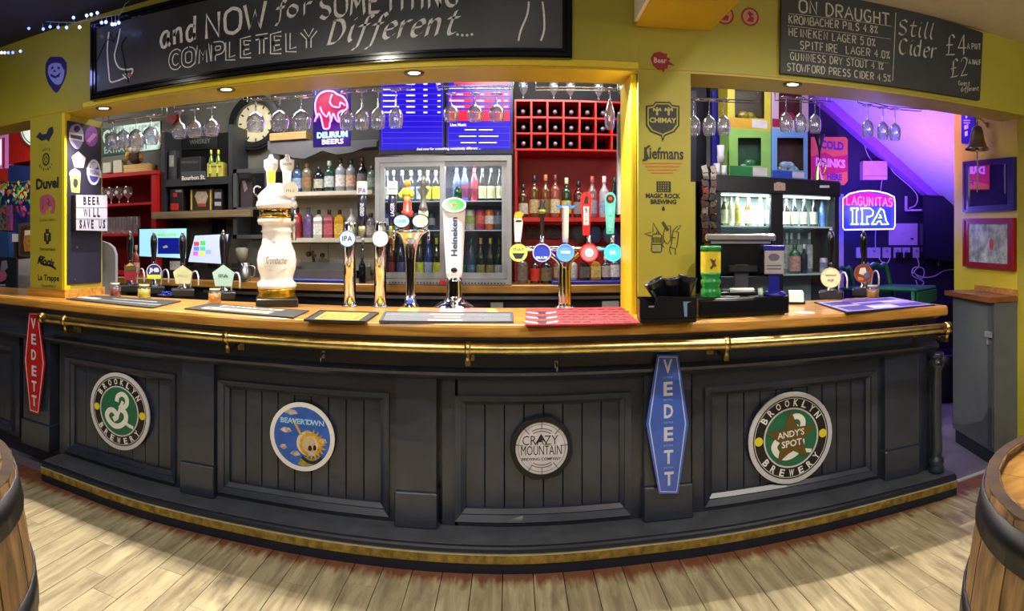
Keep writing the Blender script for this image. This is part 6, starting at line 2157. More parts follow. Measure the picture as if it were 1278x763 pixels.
def scr2(P, t, L):
    obj('screen_face', MB(P.M).prism(L, -.001, 0), M('#c8d4f0', .3, emit=.75, var=0, emhex='#b8c8f4'), t)
    for i, (a, b, c_) in enumerate(((242, 302, '#e04a5a'), (250, 301, '#5ad84a'), (242, 308, '#5a90e8'), (250, 308, '#50d0b0'), (241, 314, '#d86ad0'), (249, 314, '#e8e04a'), (257, 312, '#a0b0ff'))):
        obj('screen_button', MB(P.M).prism(P.poly(R4(a, b, a + 6.5, b + 5)), 0, .001), M(c_, .3, emit=.7, var=0), t)


monitor('flat till monitor with pale blue screen and dark blue window', [(172, 285), (235, 284), (234, 324), (172, 321)], 3.98, ZK + .001, scr1)
monitor('tilted touch screen till with coloured buttons', [(242, 293), (287, 291), (280, 331), (233, 328)], 3.96, pz(266, 335, 3.98) + .001, scr2)
pbx(240, 335, 292, 351, 3.98, .12, '#18191e', 'black till base box under the tilted touch screen', 'till', 'till_unit', z=ZK + .001)
pbx(210, 333, 239, 349, 4.0, .12, '#16171c', 'black receipt printer box below the flat monitor', 'printer', 'receipt_printer', z=ZK + .001, extra=[('paper', R4(212, 326, 226, 337), '#d8d8e0')])
# round white cask cover
P = Plane((-5, 3.7), (0, 3.7))
pts = [(118, 372), (118, 303), (127, 301), (135, 304), (141, 309), (144, 318), (144, 372)]
zc_ = P.uv(130, 372)[1]
m = MB(P.M).prism([(u, max(v, .0)) for u, v in P.poly(pts)], -.03, 0)
m.rect(P.uv(118, 300)[0], P.uv(144, 300)[0], 0, P.uv(130, 371)[1], -.03, 0)
single('rounded_screen', m, M('#c4c4cc', .5), 'white round cornered panel standing right of the left pillar', 'screen')
for i, (x, c_, lb) in enumerate(((170, '#8a4038', 'pink'), (165, '#c8a08a', 'pale'))):
    bottle(x, 306 + i * 8, 345, 3.98 + .06 * i, 'spirit', GB(c_), paper('#c8a090'), M('#b89a80', .5), lb + ' bottle on the back counter left of the flat monitor', None, wpx=9, z=ZK)
# coffee jug and steel jug right of the touch screen
t = thing('steel_jug', 'small steel jug with handle beside the ceramic beer tower', 'jug', (px2x(300, 3.9), 3.98, ZK))
obj('jug_body', MB().lathe([(.04, 0), (.045, .02), (.04, .08), (.03, .10), (.034, .13)], 16), STEEL, t, False)
obj('handle', MB().tube(cat_rom([(.035, 0, .11), (.075, 0, .10), (.07, 0, .04), (.04, 0, .025)], 4), .005, 6), STEEL, t, False)
t = thing('coffee_grinder', 'brown and cream grinder behind the steel jug', 'grinder', (px2x(298, 4.15), 4.2, ZK))
obj('base', MB().box(-.06, .06, -.05, .05, 0, .12), M('#2a2624', .5), t, False)
obj('hopper', MB().lathe([(.025, .12), (.045, .17), (.05, .23), (.03, .24)], 14), M('#8a8478', .4), t, False)


# ================================================================ hanging racks and glasses
def balloon():
    return [(.034, .0), (.036, -.003), (.006, -.007), (.0045, -.012), (.0045, -.062), (.012, -.07), (.036, -.088), (.049, -.115), (.049, -.135), (.040, -.172)]


def wine():
    return [(.033, .0), (.035, -.003), (.005, -.007), (.004, -.012), (.004, -.085), (.012, -.094), (.032, -.115), (.038, -.145), (.036, -.18), (.031, -.2)]


def flute():
    return [(.031, .0), (.033, -.003), (.005, -.007), (.0045, -.012), (.0045, -.05), (.012, -.075), (.026, -.12), (.028, -.16), (.023, -.21)]


PROTO = {}


def hang_glass(kind, px_, ptop, Y, label, group, scale=1.0):
    p = at(px_, ptop, Y)
    key = (kind, scale)
    if key in PROTO:
        return copy_thing(PROTO[key], p, None, label, group)
    pr = {'balloon': balloon, 'wine': wine, 'flute': flute}[kind]()
    pr = [(r * scale, z * scale) for r, z in pr]
    t = thing('hanging_' + {'balloon': 'goblet', 'wine': 'wine_glass', 'flute': 'champagne_flute'}[kind], label, 'glass', p, 0, group)
    obj('foot', MB().lathe([(.0001, .0)] + pr[:3], 20, caps=False), GLASS, t, False)
    obj('stem', MB().lathe(pr[2:6], 10, caps=False), GLASS, t, False)
    k = cat_rom(pr[5:], 3)
    obj('bowl', MB().lathe(k + [(k[-1][0] - .0015, k[-1][1])] + [(a - .0015, b + .001) for a, b in reversed(k[1:-1])], 22, caps=False), GLASS, t, False)
    PROTO[key] = t
    return t


def rack(pts, Y, label, mat=None):
    """wire glass hanger: two parallel wires with upturned ends, hung from the ceiling behind the lintel"""
    P = [at(x, y, Y) for x, y in pts]
    t = thing('wire_glass_rack', label, 'glass rack', tuple(P[0]))
    mt = mat or M('#c8c4bc', .25, .8, var=0)
    for dy in (-.03, .03):
        Q = [(p.x, p.y + dy, p.z) for p in P]
        a, b = Q[0], Q[-1]
        loop = [(a[0], a[1], a[2] + .05)] + Q + [(b[0], b[1], b[2] + .05)]
        obj('wire', MB().tube(loop, .003, 6), mt, t)
    for e in (P[0], P[-1]):
        m = MB().tube([(e.x, e.y - .03, e.z + .05), (e.x, e.y, e.z + .055), (e.x, e.y + .03, e.z + .05)], .003, 6)
        m.tube([(e.x, e.y, e.z + .055), (e.x, e.y + .01, 2.78)], .003, 6)
        obj('hanger', m, mt, t)
    return t


RKY = 3.28
G = 'stemmed goblets hanging at the far left of the wide opening'
rack([(132, 153), (160, 149), (205, 144)], RKY, 'wire glass rack at the far left of the wide opening')
for i, x in enumerate((141, 154, 170, 188)):
    hang_glass('balloon', x, [151, 149, 147, 144][i], RKY + (i % 2) * .1, NTH[i] + ' of four goblets hanging in front of the green mirror sign', G, 1.12)
rack([(214, 134), (245, 130), (291, 125)], RKY, 'wire glass rack left of the round clock')
G = 'goblets hanging left of the clock'
for i, x in enumerate((224, 243, 264)):
    hang_glass('balloon', x, [139, 137, 135][i], RKY, ['left', 'middle', 'right'][i] + ' of three goblets hanging just left of the round clock', G, .98)
rack([(306, 126), (345, 123), (392, 119)], RKY, 'wire glass rack between the clock and the neon elephant')
G = 'goblets hanging right of the clock'
for i, x in enumerate((319, 349, 376)):
    hang_glass('balloon', x, [124, 122, 121][i], RKY, ['goblet hanging in front of the clock face', 'goblet hanging midway between clock and neon elephant', 'goblet hanging at the left edge of the neon elephant'][i], G, 1.1)
rack([(425, 114), (465, 112), (512, 110)], RKY, 'wire glass rack in front of the neon elephant and blue screen')
G = 'wine glasses hanging in front of the neon and screen'
for i, x in enumerate((433, 452, 472, 494)):
    hang_glass('wine', x, 115 - i, RKY, NTH[i] + ' of four wine glasses hanging between neon elephant and screen', G, 1.05)
rack([(545, 110), (590, 109), (641, 110)], RKY, 'wire glass rack in front of the red menu rows')
G = 'tumblers hanging in front of the red menu rows'
gt = None
for i, x in enumerate((563, 593, 620)):
    p = at(x, 137, RKY)
    hang_glass('balloon', x, 117, RKY, ['left', 'middle', 'right'][i] + ' short glass hanging in front of the red menu screen', G, .86)
rack([(669, 111), (715, 111), (772, 112)], RKY, 'wire glass rack in front of the red wine rack')
hang_glass('flute', 761, 111, RKY, 'single champagne flute hanging in front of the red wine rack', None, 1.05)
# glasses stored above the wine rack
ZR = pz(710, 125, RY)
G = 'glasses stored on top of the wine rack'
pg = None
for i, x in enumerate((653, 691, 712, 747, 777)):
    lb = NTH[i] + ' glass standing on top of the red wine rack'
    loc = (px2x(x, RY + .1), RY + .1, ZR + .003)
    if pg is None:
        pg = thing('stored_glass', lb, 'glass', loc, 0, G)
        obj('glass_body', MB().lathe([(.03, 0), (.032, .004), (.006, .01), (.006, .05), (.03, .08), (.036, .12), (.032, .15)], 14, caps=False), GLASS, pg, False)
        obj('foot', MB().lathe([(.0001, .001), (.033, .001), (.0001, .006)], 14), GLASS, pg, False)
    else:
        copy_thing(pg, loc, None, lb, G)
# right opening
rack([(857, 124), (890, 125), (945, 128)], 3.2, 'wire glass rack in front of the yellow cardboard box')
G = 'wine glasses hanging beside the right pillar'
for i, x in enumerate((866, 885, 903)):
    hang_glass('wine', x, 124.5, 3.2, ['left', 'middle', 'right'][i] + ' of three wine glasses hanging beside the right pillar', G, .98)
rack([(970, 124), (1000, 126), (1035, 128)], 3.15, 'wire glass rack in front of the pink box', M('#c8a8c8', .3, .8, var=0))
G = 'wine glasses hanging in front of the pink and blue boxes'
for i, x in enumerate((981, 999, 1017)):
    hang_glass('wine', x, [121.5, 122.5, 124][i], 3.15, ['left', 'middle', 'right'][i] + ' of three wine glasses hanging before the pink and blue boxes', G, .98)
rack([(1074, 127), (1105, 134), (1153, 138)], 3.05, 'wire glass rack against the violet sloping ceiling', M('#3a2a5a', .3, .8, var=0))
G = 'wine glasses hanging against the sloping ceiling'
for i, x in enumerate((1083, 1102, 1117)):
    hang_glass('wine', x, [131, 134, 136][i], 3.05, ['left', 'middle', 'right'][i] + ' of three wine glasses hanging before the violet sloping ceiling', G, .97)

# ================================================================ on the counter
def cpos(px_, py_):
    return atz(px_, py_, ZC)


def face(px_):
    return -(px_ - XC) / F


def mat_px(label, pts, colour, prints, name='bar_mat', edge=None):
    """rubber bar mat lying on the counter: outline from four corners on the counter plane"""
    L = [tuple(atz(x, y, ZC).xy) for x, y in pts]
    c = (sum(a for a, b in L) / len(L), sum(b for a, b in L) / len(L))
    t = thing(name, label, 'bar mat', (c[0], c[1], ZC))
    K = I4
    obj('rubber_mat', MB().prism(L, ZC + .0005, ZC + .007, K), colour, t)
    if edge:
        k = [(c[0] + (a - c[0]) * .96, c[1] + (b - c[1]) * .93) for a, b in L]
        obj('raised_edge', MB().ring(L, k, ZC + .0071, ZC + .010, K), edge, t)

    def loc(a, b):     # bilinear in the mat: a 0..1 left-right, b 0..1 front-back
        p0 = (L[0][0] + (L[1][0] - L[0][0]) * a, L[0][1] + (L[1][1] - L[0][1]) * a)
        p1 = (L[3][0] + (L[2][0] - L[3][0]) * a, L[3][1] + (L[2][1] - L[3][1]) * a)
        return (p0[0] + (p1[0] - p0[0]) * b, p0[1] + (p1[1] - p0[1]) * b)
    for i, pr in enumerate(prints):
        z = ZC + .0072 + i * .0003
        if pr[0] == 'T':
            _, s, a0, a1, b0, b1, col = pr
            m = MB()
            q0, q1 = loc(a0, b0), loc(a1, b1)
            vs, fs = glyphs(s, .02)
            xs_, ys_ = [v[0] for v in vs], [v[1] for v in vs]
            out = []
            for x, y in vs:
                a = a0 + (a1 - a0) * (x - min(xs_)) / (max(xs_) - min(xs_))
                b = b0 + (b1 - b0) * (y - min(ys_)) / (max(ys_) - min(ys_))
                q = loc(a, b)
                out.append((q[0], q[1], z + .0004))
            obj('lettering', MB().add(out, fs), M(col, .6), t)
        else:
            _, a0, a1, b0, b1, col = pr
            obj('printed_band', MB().prism([loc(a0, b0), loc(a1, b0), loc(a1, b1), loc(a0, b1)], z - .0001, z + .0002), M(col, .6, var=.15, scale=40), t)
    return t


mat_px('dark bar mat with pale stripes in front of the left pump handles', [(82, 374), (190, 385.5), (226, 377), (120, 370)], M('#24262c', .7, bump=.4, scale=120), [('R', .2, .98, .25, .38, '#6a6c72'), ('R', .35, .85, .6, .66, '#a8a8ac'), ('R', .02, .25, .3, .55, '#b8b4a8')])
mat_px('dark bar mat with cream lettering at the foot of the ceramic tower', [(230, 386.5), (366, 398), (386, 389), (262, 380)], M('#23252b', .7, bump=.4, scale=120), [('R', .12, .76, .18, .5, '#b8b2a6'), ('T', 'MAD SQUIRREL', .14, .74, .22, .46, '#3a3a3c'), ('R', .2, .8, .62, .85, '#a49e92'), ('T', 'BREWERY', .24, .76, .65, .82, '#3a3a3c')])
mat_px('black bar mat with yellow printed centre, right of the ceramic tower', [(379, 401.5), (456, 404), (473, 392), (399, 389.5)], M('#1c1e26', .7, bump=.4, scale=120), [('R', .14, .86, .12, .9, '#a8922c'), ('R', .19, .81, .2, .8, '#6a5a20'), ('T', 'GOLDEN ALE', .22, .78, .5, .75, '#d0bc4a'), ('T', 'BREWING', .25, .75, .24, .42, '#d0bc4a')], edge=M('#14151a', .6))
mat_px('long grey ribbed bar mat in front of the tall white tap', [(473, 403), (641, 404), (640, 392), (480, 391)], M('#5a5e68', .7, bump=.6, scale=150), [('R', .36, .62, .1, .24, '#b09a9a'), ('R', .40, .60, .4, .55, '#b87a78'), ('R', .36, .62, .7, .8, '#b0a8a8'), ('R', .0, .36, .62, .68, '#7c8490'), ('R', .62, 1., .62, .68, '#7c8490')], edge=M('#3a3d46', .6))
mat_px('colourful beer towel strip behind the long grey mat', [(496, 391), (622, 391.5), (618, 387), (500, 386.5)], M('#c8a04a', .8), [('R', .0, .2, .0, 1, '#c8d048'), ('R', .2, .42, .0, 1, '#c8643a'), ('R', .42, .66, .0, 1, '#b8a48a'), ('R', .66, .9, .0, 1, '#b06a6a')])
tt = mat_px('bright red bar towel with black motifs by the yellow pillar', [(655, 407.5), (798, 405), (776, 384.5), (657, 387)], M('#96202c', .8, bump=.5, scale=90), [])
rr = random.Random(11)
m, m2, m3 = MB(), MB(), MB()
for r_ in range(3):
    z = ZC + .0074
    y = 391 + r_ * 6
    p = atz(676, y + 1, ZC)
    for s_ in (-1, 1):
        m.prism([(p.x + s_ * .012, p.y - .03), (p.x + s_ * .075, p.y + .035), (p.x + s_ * .065, p.y - .02), (p.x + s_ * .02, p.y - .06)], z, z + .0006, I4)
    m2.prism([(p.x - .018, p.y - .055), (p.x + .018, p.y - .055), (p.x + .024, p.y + .04), (p.x - .024, p.y + .04)], z, z + .0006, I4)
for r_ in range(6):
    for c_ in range(7):
        if r_ % 2 and c_ == 3:
            continue
        x = 702 + c_ * 12.5 + (r_ % 2) * 5 + (5 - r_) * -.5
        p = atz(min(x, 786 + r_ * 1.5), 388 + r_ * 3.2, ZC)
        m3.prism([(p.x - .017, p.y - .016), (p.x + .017, p.y - .020), (p.x + .019, p.y + .014), (p.x - .014, p.y + .018)], ZC + .0074, ZC + .008, I4)
obj('white_wing_print', m, M('#d8c8c8', .7), tt)
obj('black_crest_print', m2, M('#1c1014', .7), tt)
obj('black_motif_print', m3, M('#2c0c14', .7), tt)
mat_px('violet and white chequered bar mat at the right end of the counter', [(1057, 391.5), (1167, 382), (1112, 372), (1016, 378.5)], M('#1c1838', .7), [('R', .02, .98, .04, .96, '#8a80c0'), ('R', .06, .34, .1, .42, '#3a2a78'), ('R', .34, .62, .1, .3, '#b8b0d8'), ('R', .64, .95, .1, .34, '#4a3290'), ('R', .05, .3, .55, .85, '#2c2460'), ('R', .34, .62, .4, .56, '#3a2a78'), ('R', .64, .9, .5, .62, '#b8b0d8'), ('R', .3, .9, .7, .9, '#4a3290')])


def pump(px_, py_, htop, clip, label, boxed=True, hY=None, s=1.0):
    """beer engine: black box with chrome plinth, turned handle and a clip facing the customer"""
    p = cpos(px_, py_)
    p.y += .06
    t = thing('hand_pump', label, 'beer pump', (p.x, p.y, ZC), face(px_))
    rho = math.hypot(p.x, p.y)
    ht = H - (htop - HZ) * rho / F - ZC
    obj('base_box', MB().cbox(-.075, .075, -.06, .09, 0, .05, .006), M('#15161a', .35, coat=.3), t, False)
    obj('chrome_collar', MB().lathe([(.035, .05), (.035, .058), (.02, .07), (.022, .085), (.012, .10), (.012, .12)], 16), CHROME, t, False)
    h0, h1 = ht * .46, ht
    L_ = h1 - h0
    prof = [(.008, h0), (.018, h0 + L_ * .04), (.014, h0 + L_ * .12), (.018, h0 + L_ * .3), (.024, h0 + L_ * .6), (.022, h0 + L_ * .8), (.013, h0 + L_ * .9), (.008, h0 + L_ * .93)]
    hd = obj('handle', MB().lathe(cat_rom(prof, 3), 16), M('#0e0e14', .18, coat=.6, var=0), t, False)
    obj('finial', MB().lathe([(.006, h1 - L_ * .08), (.011, h1 - L_ * .05), (.006, h1 - L_ * .02), (.001, h1)], 12), CHROME, hd, False)
    obj('rod', MB().lathe([(.007, .11), (.007, h0 + .005)], 10), CHROME, t, False)
    obj('swan_neck', MB().tube(cat_rom([(.05, .03, .05), (.06, .02, .14), (.085, -.02, .165), (.10, -.05, .13), (.10, -.055, .07)], 4), .006, 8), M('#d8d8da', .25, .6, var=0), t, False)
    K = Matrix(((1, 0, 0, 0), (0, 0, -1, -.068), (0, 1, 0, 0), (0, 0, 0, 1)))
    cz = clip[1]
    u = lambda k: k
    if clip[0] == 'round':
        r = clip[2]
        c = obj('pump_clip', MB().disc(0, cz, r, 0, .006, K, 28), clip[3], t, False)
        obj('clip_rim', MB().cring(0, cz, r, r * .88, .006, .008, K, 28), clip[4], c, False)
        for i, (s_, u0, u1, v0, v1, col) in enumerate(clip[5]):
            obj('lettering', text(MB(), s_, u0, u1, cz + v0, cz + v1, .009, K, .03), col, c, False)
        if len(clip) > 6:
            for (pts, col, nm) in clip[6]:
                obj(nm, MB().prism([(a, cz + b) for a, b in pts], .006, .0085, K), col, c, False)
    else:
        pts = clip[2]
        c = obj('pump_clip', MB().prism([(a, cz + b) for a, b in pts], 0, .006, K), clip[3], t, False)
        for i, (s_, u0, u1, v0, v1, col) in enumerate(clip[5]):
            obj('lettering', text(MB(), s_, u0, u1, cz + v0, cz + v1, .009, K, .03), col, c, False)
        if len(clip) > 6:
            for (pts, col, nm) in clip[6]:
                obj(nm, MB().prism([(a, cz + b) for a, b in pts], .006, .0085, K), col, c, False)
    obj('clip_bracket', MB().box(-.008, .008, -.06, .0, cz - .05, cz - .04).box(-.008, .008, -.067, -.06, cz - .05, cz), CHROME, t, False)
    return t


PENT = [(0, .062), (.062, .018), (.045, -.058), (-.045, -.058), (-.062, .018)]
WH = M('#cfe0d8', .4)
pump(156, 365, 288, ('shape', .14, [(-.04, .07), (-.035, .05), (-.02, .06), (0, .075), (.02, .06), (.04, .05), (.045, .0), (.04, -.055), (-.04, -.055)], M('#8a1828', .4, var=.2), None, [], [([(-.042, .012), (.045, .02), (.045, .04), (-.036, .04)], M('#3a4a1c', .5), 'green_band'), ([(-.03, .045), (.03, .05), (0, .07)], M('#b8a83a', .5), 'yellow_crest')]), 'beer pump with dark red and green clip, first from the left pillar')
pump(186, 367, 289, ('round', .155, .052, M('#1c2470', .35, coat=.4), M('#a8b0d0', .4), [('JHB', -.034, .034, -.014, .024, WHITE)], [([(-.05, -.022), (.05, -.022), (.045, -.05), (-.045, -.05)], M('#b8c83a', .5), 'green_band')]), 'beer pump with round blue clip with white capitals and green band')
pump(222, 371, 289, ('shape', .145, PENT, M('#a9ae88', .4), None, [('MILD', -.034, .034, -.008, .008, M('#a8a88a', .5))]), 'beer pump with pale cream pentagon clip, third from the left pillar')
pump(273, 375, 287, ('shape', .15, [(a * 1.08, b * 1.08) for a, b in PENT], M('#93b8b4', .4), None, [('IPA', -.03, .03, -.01, .010, M('#4a5a6a', .5))]), 'beer pump with pale blue pentagon clip lettered IPA')
pump(1043, 374, 285, ('round', .135, .062, M('#cfc8a0', .45, var=.12, scale=40), M('#b8b08a', .4), [('SINGLE', -.035, .035, .012, .022, M('#8a6a4a', .5)), ('HOP', -.02, .02, -.022, -.008, M('#4a5a5a', .5))]), 'beer pump with cream round clip, at the right end of the counter')
pump(1084, 370, 287, ('round', .15, .062, M('#7a3018', .45, var=.2, scale=40), M('#8a4426', .4), [], [([(-.03, .0), (-.02, .035), (.012, .04), (.02, .01), (.0, -.01)], M('#d0c8c0', .5), 'pale_bird_print'), ([(0, .0), (.03, .012), (.04, -.02), (.01, -.035)], M('#4a5a8a', .5), 'blue_print'), ([(-.04, -.02), (0, -.03), (0, -.045), (-.03, -.045)], M('#c8702a', .5), 'orange_print')]), 'beer pump with brown round clip, rightmost of all the pumps')


def jar(px_, py_, y0, wpx, liquid, label):
    p = cpos(px_, py_)
    rho = math.hypot(p.x, p.y)
    r = wpx / 2 * rho / F
    h = (py_ - y0) * rho / F * .92
    t = thing('glass_jar', label, 'jar', (p.x, p.y + r, ZC))
    obj('glass_wall', MB().lathe([(r * .9, 0), (r, .004), (r, h * .7), (r * .75, h * .82), (r * .75, h * .88)], 18, caps=False), JARG, t, False)
    obj('beer_inside', MB().lathe([(.0001, .003), (r * .86, .003), (r * .94, .007), (r * .94, h * .66), (.0001, h * .66)], 18, caps=False), M(liquid, .2, coat=.6, var=.25, scale=40), t, False)
    obj('rim', MB().lathe([(r * .75, h * .88), (r * .78, h * .9), (r * .78, h), (r * .7, h)], 18, caps=False), M('#b8b0a0', .4), t, False)
    return t


jar(139, 371, 352, 15, '#6a2418', 'small jar of dark red brown ale beside the left pillar')
jar(175, 373, 354, 17, '#a89a28', 'small jar of yellow green ale between the two left pumps')
jar(264, 379.5, 359, 17, '#a8701c', 'small jar of amber ale in front of the IPA pentagon pump')
jar(1094, 372, 355, 17, '#8a5a1c', 'small jar of amber ale in front of the brown round clip')
p = cpos(205, 371)
t = thing('bottle_cap_bowl', 'low dish of blue bottle caps between the left pumps', 'dish', (p.x, p.y + .03, ZC))
obj('dish', MB().lathe([(.05, 0), (.06, .012), (.06, .016), (.045, .006)], 20), M('#181c3c', .3), t, False)
m = MB()
for i in range(24):
    a, r_ = rr.uniform(0, 6.28), rr.uniform(0, .042)
    m.lathe([(.011, 0), (.012, .003), (.009, .006)], 8, c=(r_ * math.cos(a), r_ * math.sin(a), .010 + .006 * (i % 4)))
o = obj('bottle_caps', m, M('#2238b0', .3, .3), t, False)
o['kind'] = 'stuff'

# ceramic tower
p = cpos(334, 384)
p.y += .13
RH = math.hypot(p.x, p.y)
pxm = RH / F


def zz_(y):
    return H - (y - HZ) * RH / F - ZC


t = thing('ceramic_beer_tower', 'white ceramic beer tower with gold bands on a dark wooden base', 'beer tower', (p.x, p.y, ZC), face(334))
CER = M('#e6e0d8', .15, coat=.8, var=.02, name='glazed_white_ceramic')
GOLD = M('#c9a030', .25, .9, var=.1)
# bottom base at depth of p
obj('wooden_base', MB().cbox(-.115, .115, -.115, .115, .0005, .045, .006), M('#1a1612', .3, coat=.4), t, False)
q = lambda L: [(w * pxm / 2, zz_(y)) for w, y in L]
obj('gold_foot', MB().lathe(q([(46, 371.5), (48, 369), (44, 366), (48, 362), (46, 359)]), 28), GOLD, t, False)
obj('ceramic_body', MB().lathe(q([(46, 360), (50, 357), (49, 353), (40, 349), (42, 344), (48, 335), (50, 325), (46, 314), (38, 305), (36, 297), (36, 291), (40, 289), (37, 287), (37, 282), (46, 280), (49, 276), (46, 272.5)]), 32), CER, t, False)
obj('gold_line', MB().lathe(q([(47.5, 273), (48.5, 272), (47.5, 271)]), 32), GOLD, t, False)
obj('chrome_band', MB().lathe(q([(43, 272), (44, 264), (44, 262)]), 32), M('#c8b89a', .1, 1.0, var=0), t, False)
obj('gold_line', MB().lathe(q([(47, 262), (48, 261.3), (47, 260.6)]), 32), GOLD, t, False)
obj('ceramic_head', MB().lathe(q([(48, 261), (53, 257), (50, 252), (46, 250), (48, 247), (46, 243), (36, 238), (26, 234), (24, 230), (0.1, 229)]), 32, caps=False), CER, t, False)
K = Matrix(((1, 0, 0, 0), (0, 0, -1, 0), (0, 1, 0, 0), (0, 0, 0, 1)))
K2 = K.copy()
K2[1][3] = -25.4 * pxm
m = text(MB(), 'Krombacher', -.062, .062, zz_(329), zz_(320), .001, K2, .01, .2)
# wrap the lettering round the belly
for i, v in enumerate(m.v):
    ang = v.x / (25 * pxm)
    m.v[i] = Vector((25.3 * pxm * math.sin(ang), -25.3 * pxm * math.cos(ang), v.z))
obj('lettering', m, M('#8a8078', .4, .2), t, False)
m = MB()
for k, (ww, hh_) in enumerate(((18, 12),)):
    ring_o = []
    for i in range(41):
        a = 2 * PI * i / 40
        u = ww * pxm * math.cos(a)
        z = zz_(325) + hh_ * pxm * math.sin(a)
        an = u / (25 * pxm)
        rad_ = 24.8 * pxm
        ring_o.append((rad_ * math.sin(an), -rad_ * math.cos(an), z))
    m.tube(ring_o, .0012, 5)
obj('oval_outline', m, M('#a8a098', .4), t, False)
# two tall tap handles on the head
for dx, y0, y1, col in ((-7, 195, 236, '#d8c02a'), (13, 195, 236, '#e6e2dc')):
    x = dx * pxm
    hd = obj('tap_handle', MB().lathe([(5 * pxm, zz_(y1)), (5.5 * pxm, zz_(y1 - 10)), (6 * pxm, zz_(215)), (9 * pxm, zz_(209)), (9 * pxm, zz_(200)), (4 * pxm, zz_(198)), (2 * pxm, zz_(193))], 12, Matrix.Translation((x, 0, 0)) @ Matrix.Diagonal((1, .5, 1, 1))), CER, t, False)
    K3 = K.copy()
    K3[1][3] = -4.6 * pxm
    K3[0][3] = x
    obj('handle_band', MB().prism([(-4 * pxm, zz_(232)), (4 * pxm, zz_(232)), (5 * pxm, zz_(214)), (-5 * pxm, zz_(214))], -.001, .002, K3), M(col, .4), hd, False)
    obj('lettering', text(text(MB(), 'O', -1.6 * pxm, 1.6 * pxm, zz_(202.5), zz_(199.5), .003, K3), 'BEER', -6 * pxm, 6 * pxm, zz_(207), zz_(204), .003, K3), M('#4a5060', .5), hd, False)
K3 = K.copy()
K3[1][3] = -26 * pxm
K3[0][3] = 16 * pxm
ds = obj('round_lens', MB().disc(0, zz_(239), 9.5 * pxm, -.004, .006, K3, 28), M('#ddd8c8', .3, coat=.5), t, False)
obj('lens_lettering', text(MB(), 'PILS', -5 * pxm, 5 * pxm, zz_(242), zz_(239), .007, K3), M('#8a7a4a', .5), ds, False)
obj('spout', MB().tube(cat_rom([(0, 0, 0), (0, -.03, 0), (0, -.045, -.02), (0, -.045, -.07)], 4), .008, 8, M=Matrix.Translation((18 * pxm, -24 * pxm, zz_(262)))), M('#3a3a40', .2, .8), t, False)
obj('side_pipe', MB().tube([(21 * pxm, .02, zz_(250)), (22 * pxm, .02, zz_(300))], .012, 8), CHROME, t, False)
obj('curved_tube', MB().tube(cat_rom([(-23 * pxm, 0, zz_(246)), (-29 * pxm, 0, zz_(240)), (-27 * pxm, 0, zz_(233)), (-20 * pxm, 0, zz_(234))], 4), .005, 6), CHROME, t, False)

LIT = lambda h, e=1.6: M(h, .3, emit=e, var=.0, name='lit_tap_lens')


def lens(t, K, u, v, r, col, rim, wds=None, n=.0, wcol=None):
    o = obj('tap_lens', MB().disc(u, v, r * .9, n - .01, n + .004, K, 28), col, t, False)
    obj('lens_rim', MB().cring(u, v, r, r * .88, n - .012, n + .008, K, 28), rim, o, False)
    if wds:
        m = MB()
        for (s_, a, b, c_, d) in wds:
            text(m, s_, u + a * r, u + b * r, v + c_ * r, v + d * r, n + .006, K, .03)
        obj('lettering', m, wcol or M('#1a3a6a', .5), o, False)
    return o


def column(px_, py_, y0, wpx, label, lens_col, words, name='beer_font', hl=None, wcol=None):
    p = cpos(px_, py_)
    p.y += .05
    rho = math.hypot(p.x, p.y)
    k = rho / F
    Z = lambda y: H - (y - HZ) * k - ZC
    t = thing(name, label, 'beer tap', (p.x, p.y, ZC), face(px_))
    r = wpx / 2 * k
    obj('base_flange', MB().lathe([(r * 1.35, .0005), (r * 1.35, .006), (r * 1.05, .012)], 24), CHROME, t, False)
    obj('column', MB().lathe([(r, .01), (r, Z(y0 + 2)), (r * .9, Z(y0))], 28), CHROME, t, False)
    obj('yellow_badge', MB().ball((0, -r * .98, Z(377)), .011, 10, 6, (1, .4, 1.1)), M('#c8b02a', .3), t, False)
    K = Matrix(((1, 0, 0, 0), (0, 0, -1, -r - .02), (0, 1, 0, 0), (0, 0, 0, 1)))
    lens(t, K, -3 * k if hl else 0, Z(298), 10.5 * k, lens_col, M('#3a6a8a', .3) if hl else M('#d8dce0', .2, .8, var=0), words, wcol=wcol)
    m = MB().tube([(0, -r, Z(298)), (0, -r - .012, Z(298))], .012, 8)
    obj('lens_mount', m, CHROME, t, False)
    m = MB().tube([(0, 0, Z(296)), (13 * k, -.01, Z(296))], .008, 8).tube(cat_rom([(13 * k, -.01, Z(296)), (16 * k, -.02, Z(298)), (16.5 * k, -.02, Z(304)), (16 * k, -.02, Z(312))], 3), .006, 8)
    obj('spout', m, BRASS if not hl else CHROME, t, False)
    return t, k, Z, r


t, k, Z, r = column(433.5, 384, 278, 15, 'chrome beer column with round white IPA lens', LIT('#dff0f4', .55), [('IPA', -.6, .6, -.35, .35)], hl=1)
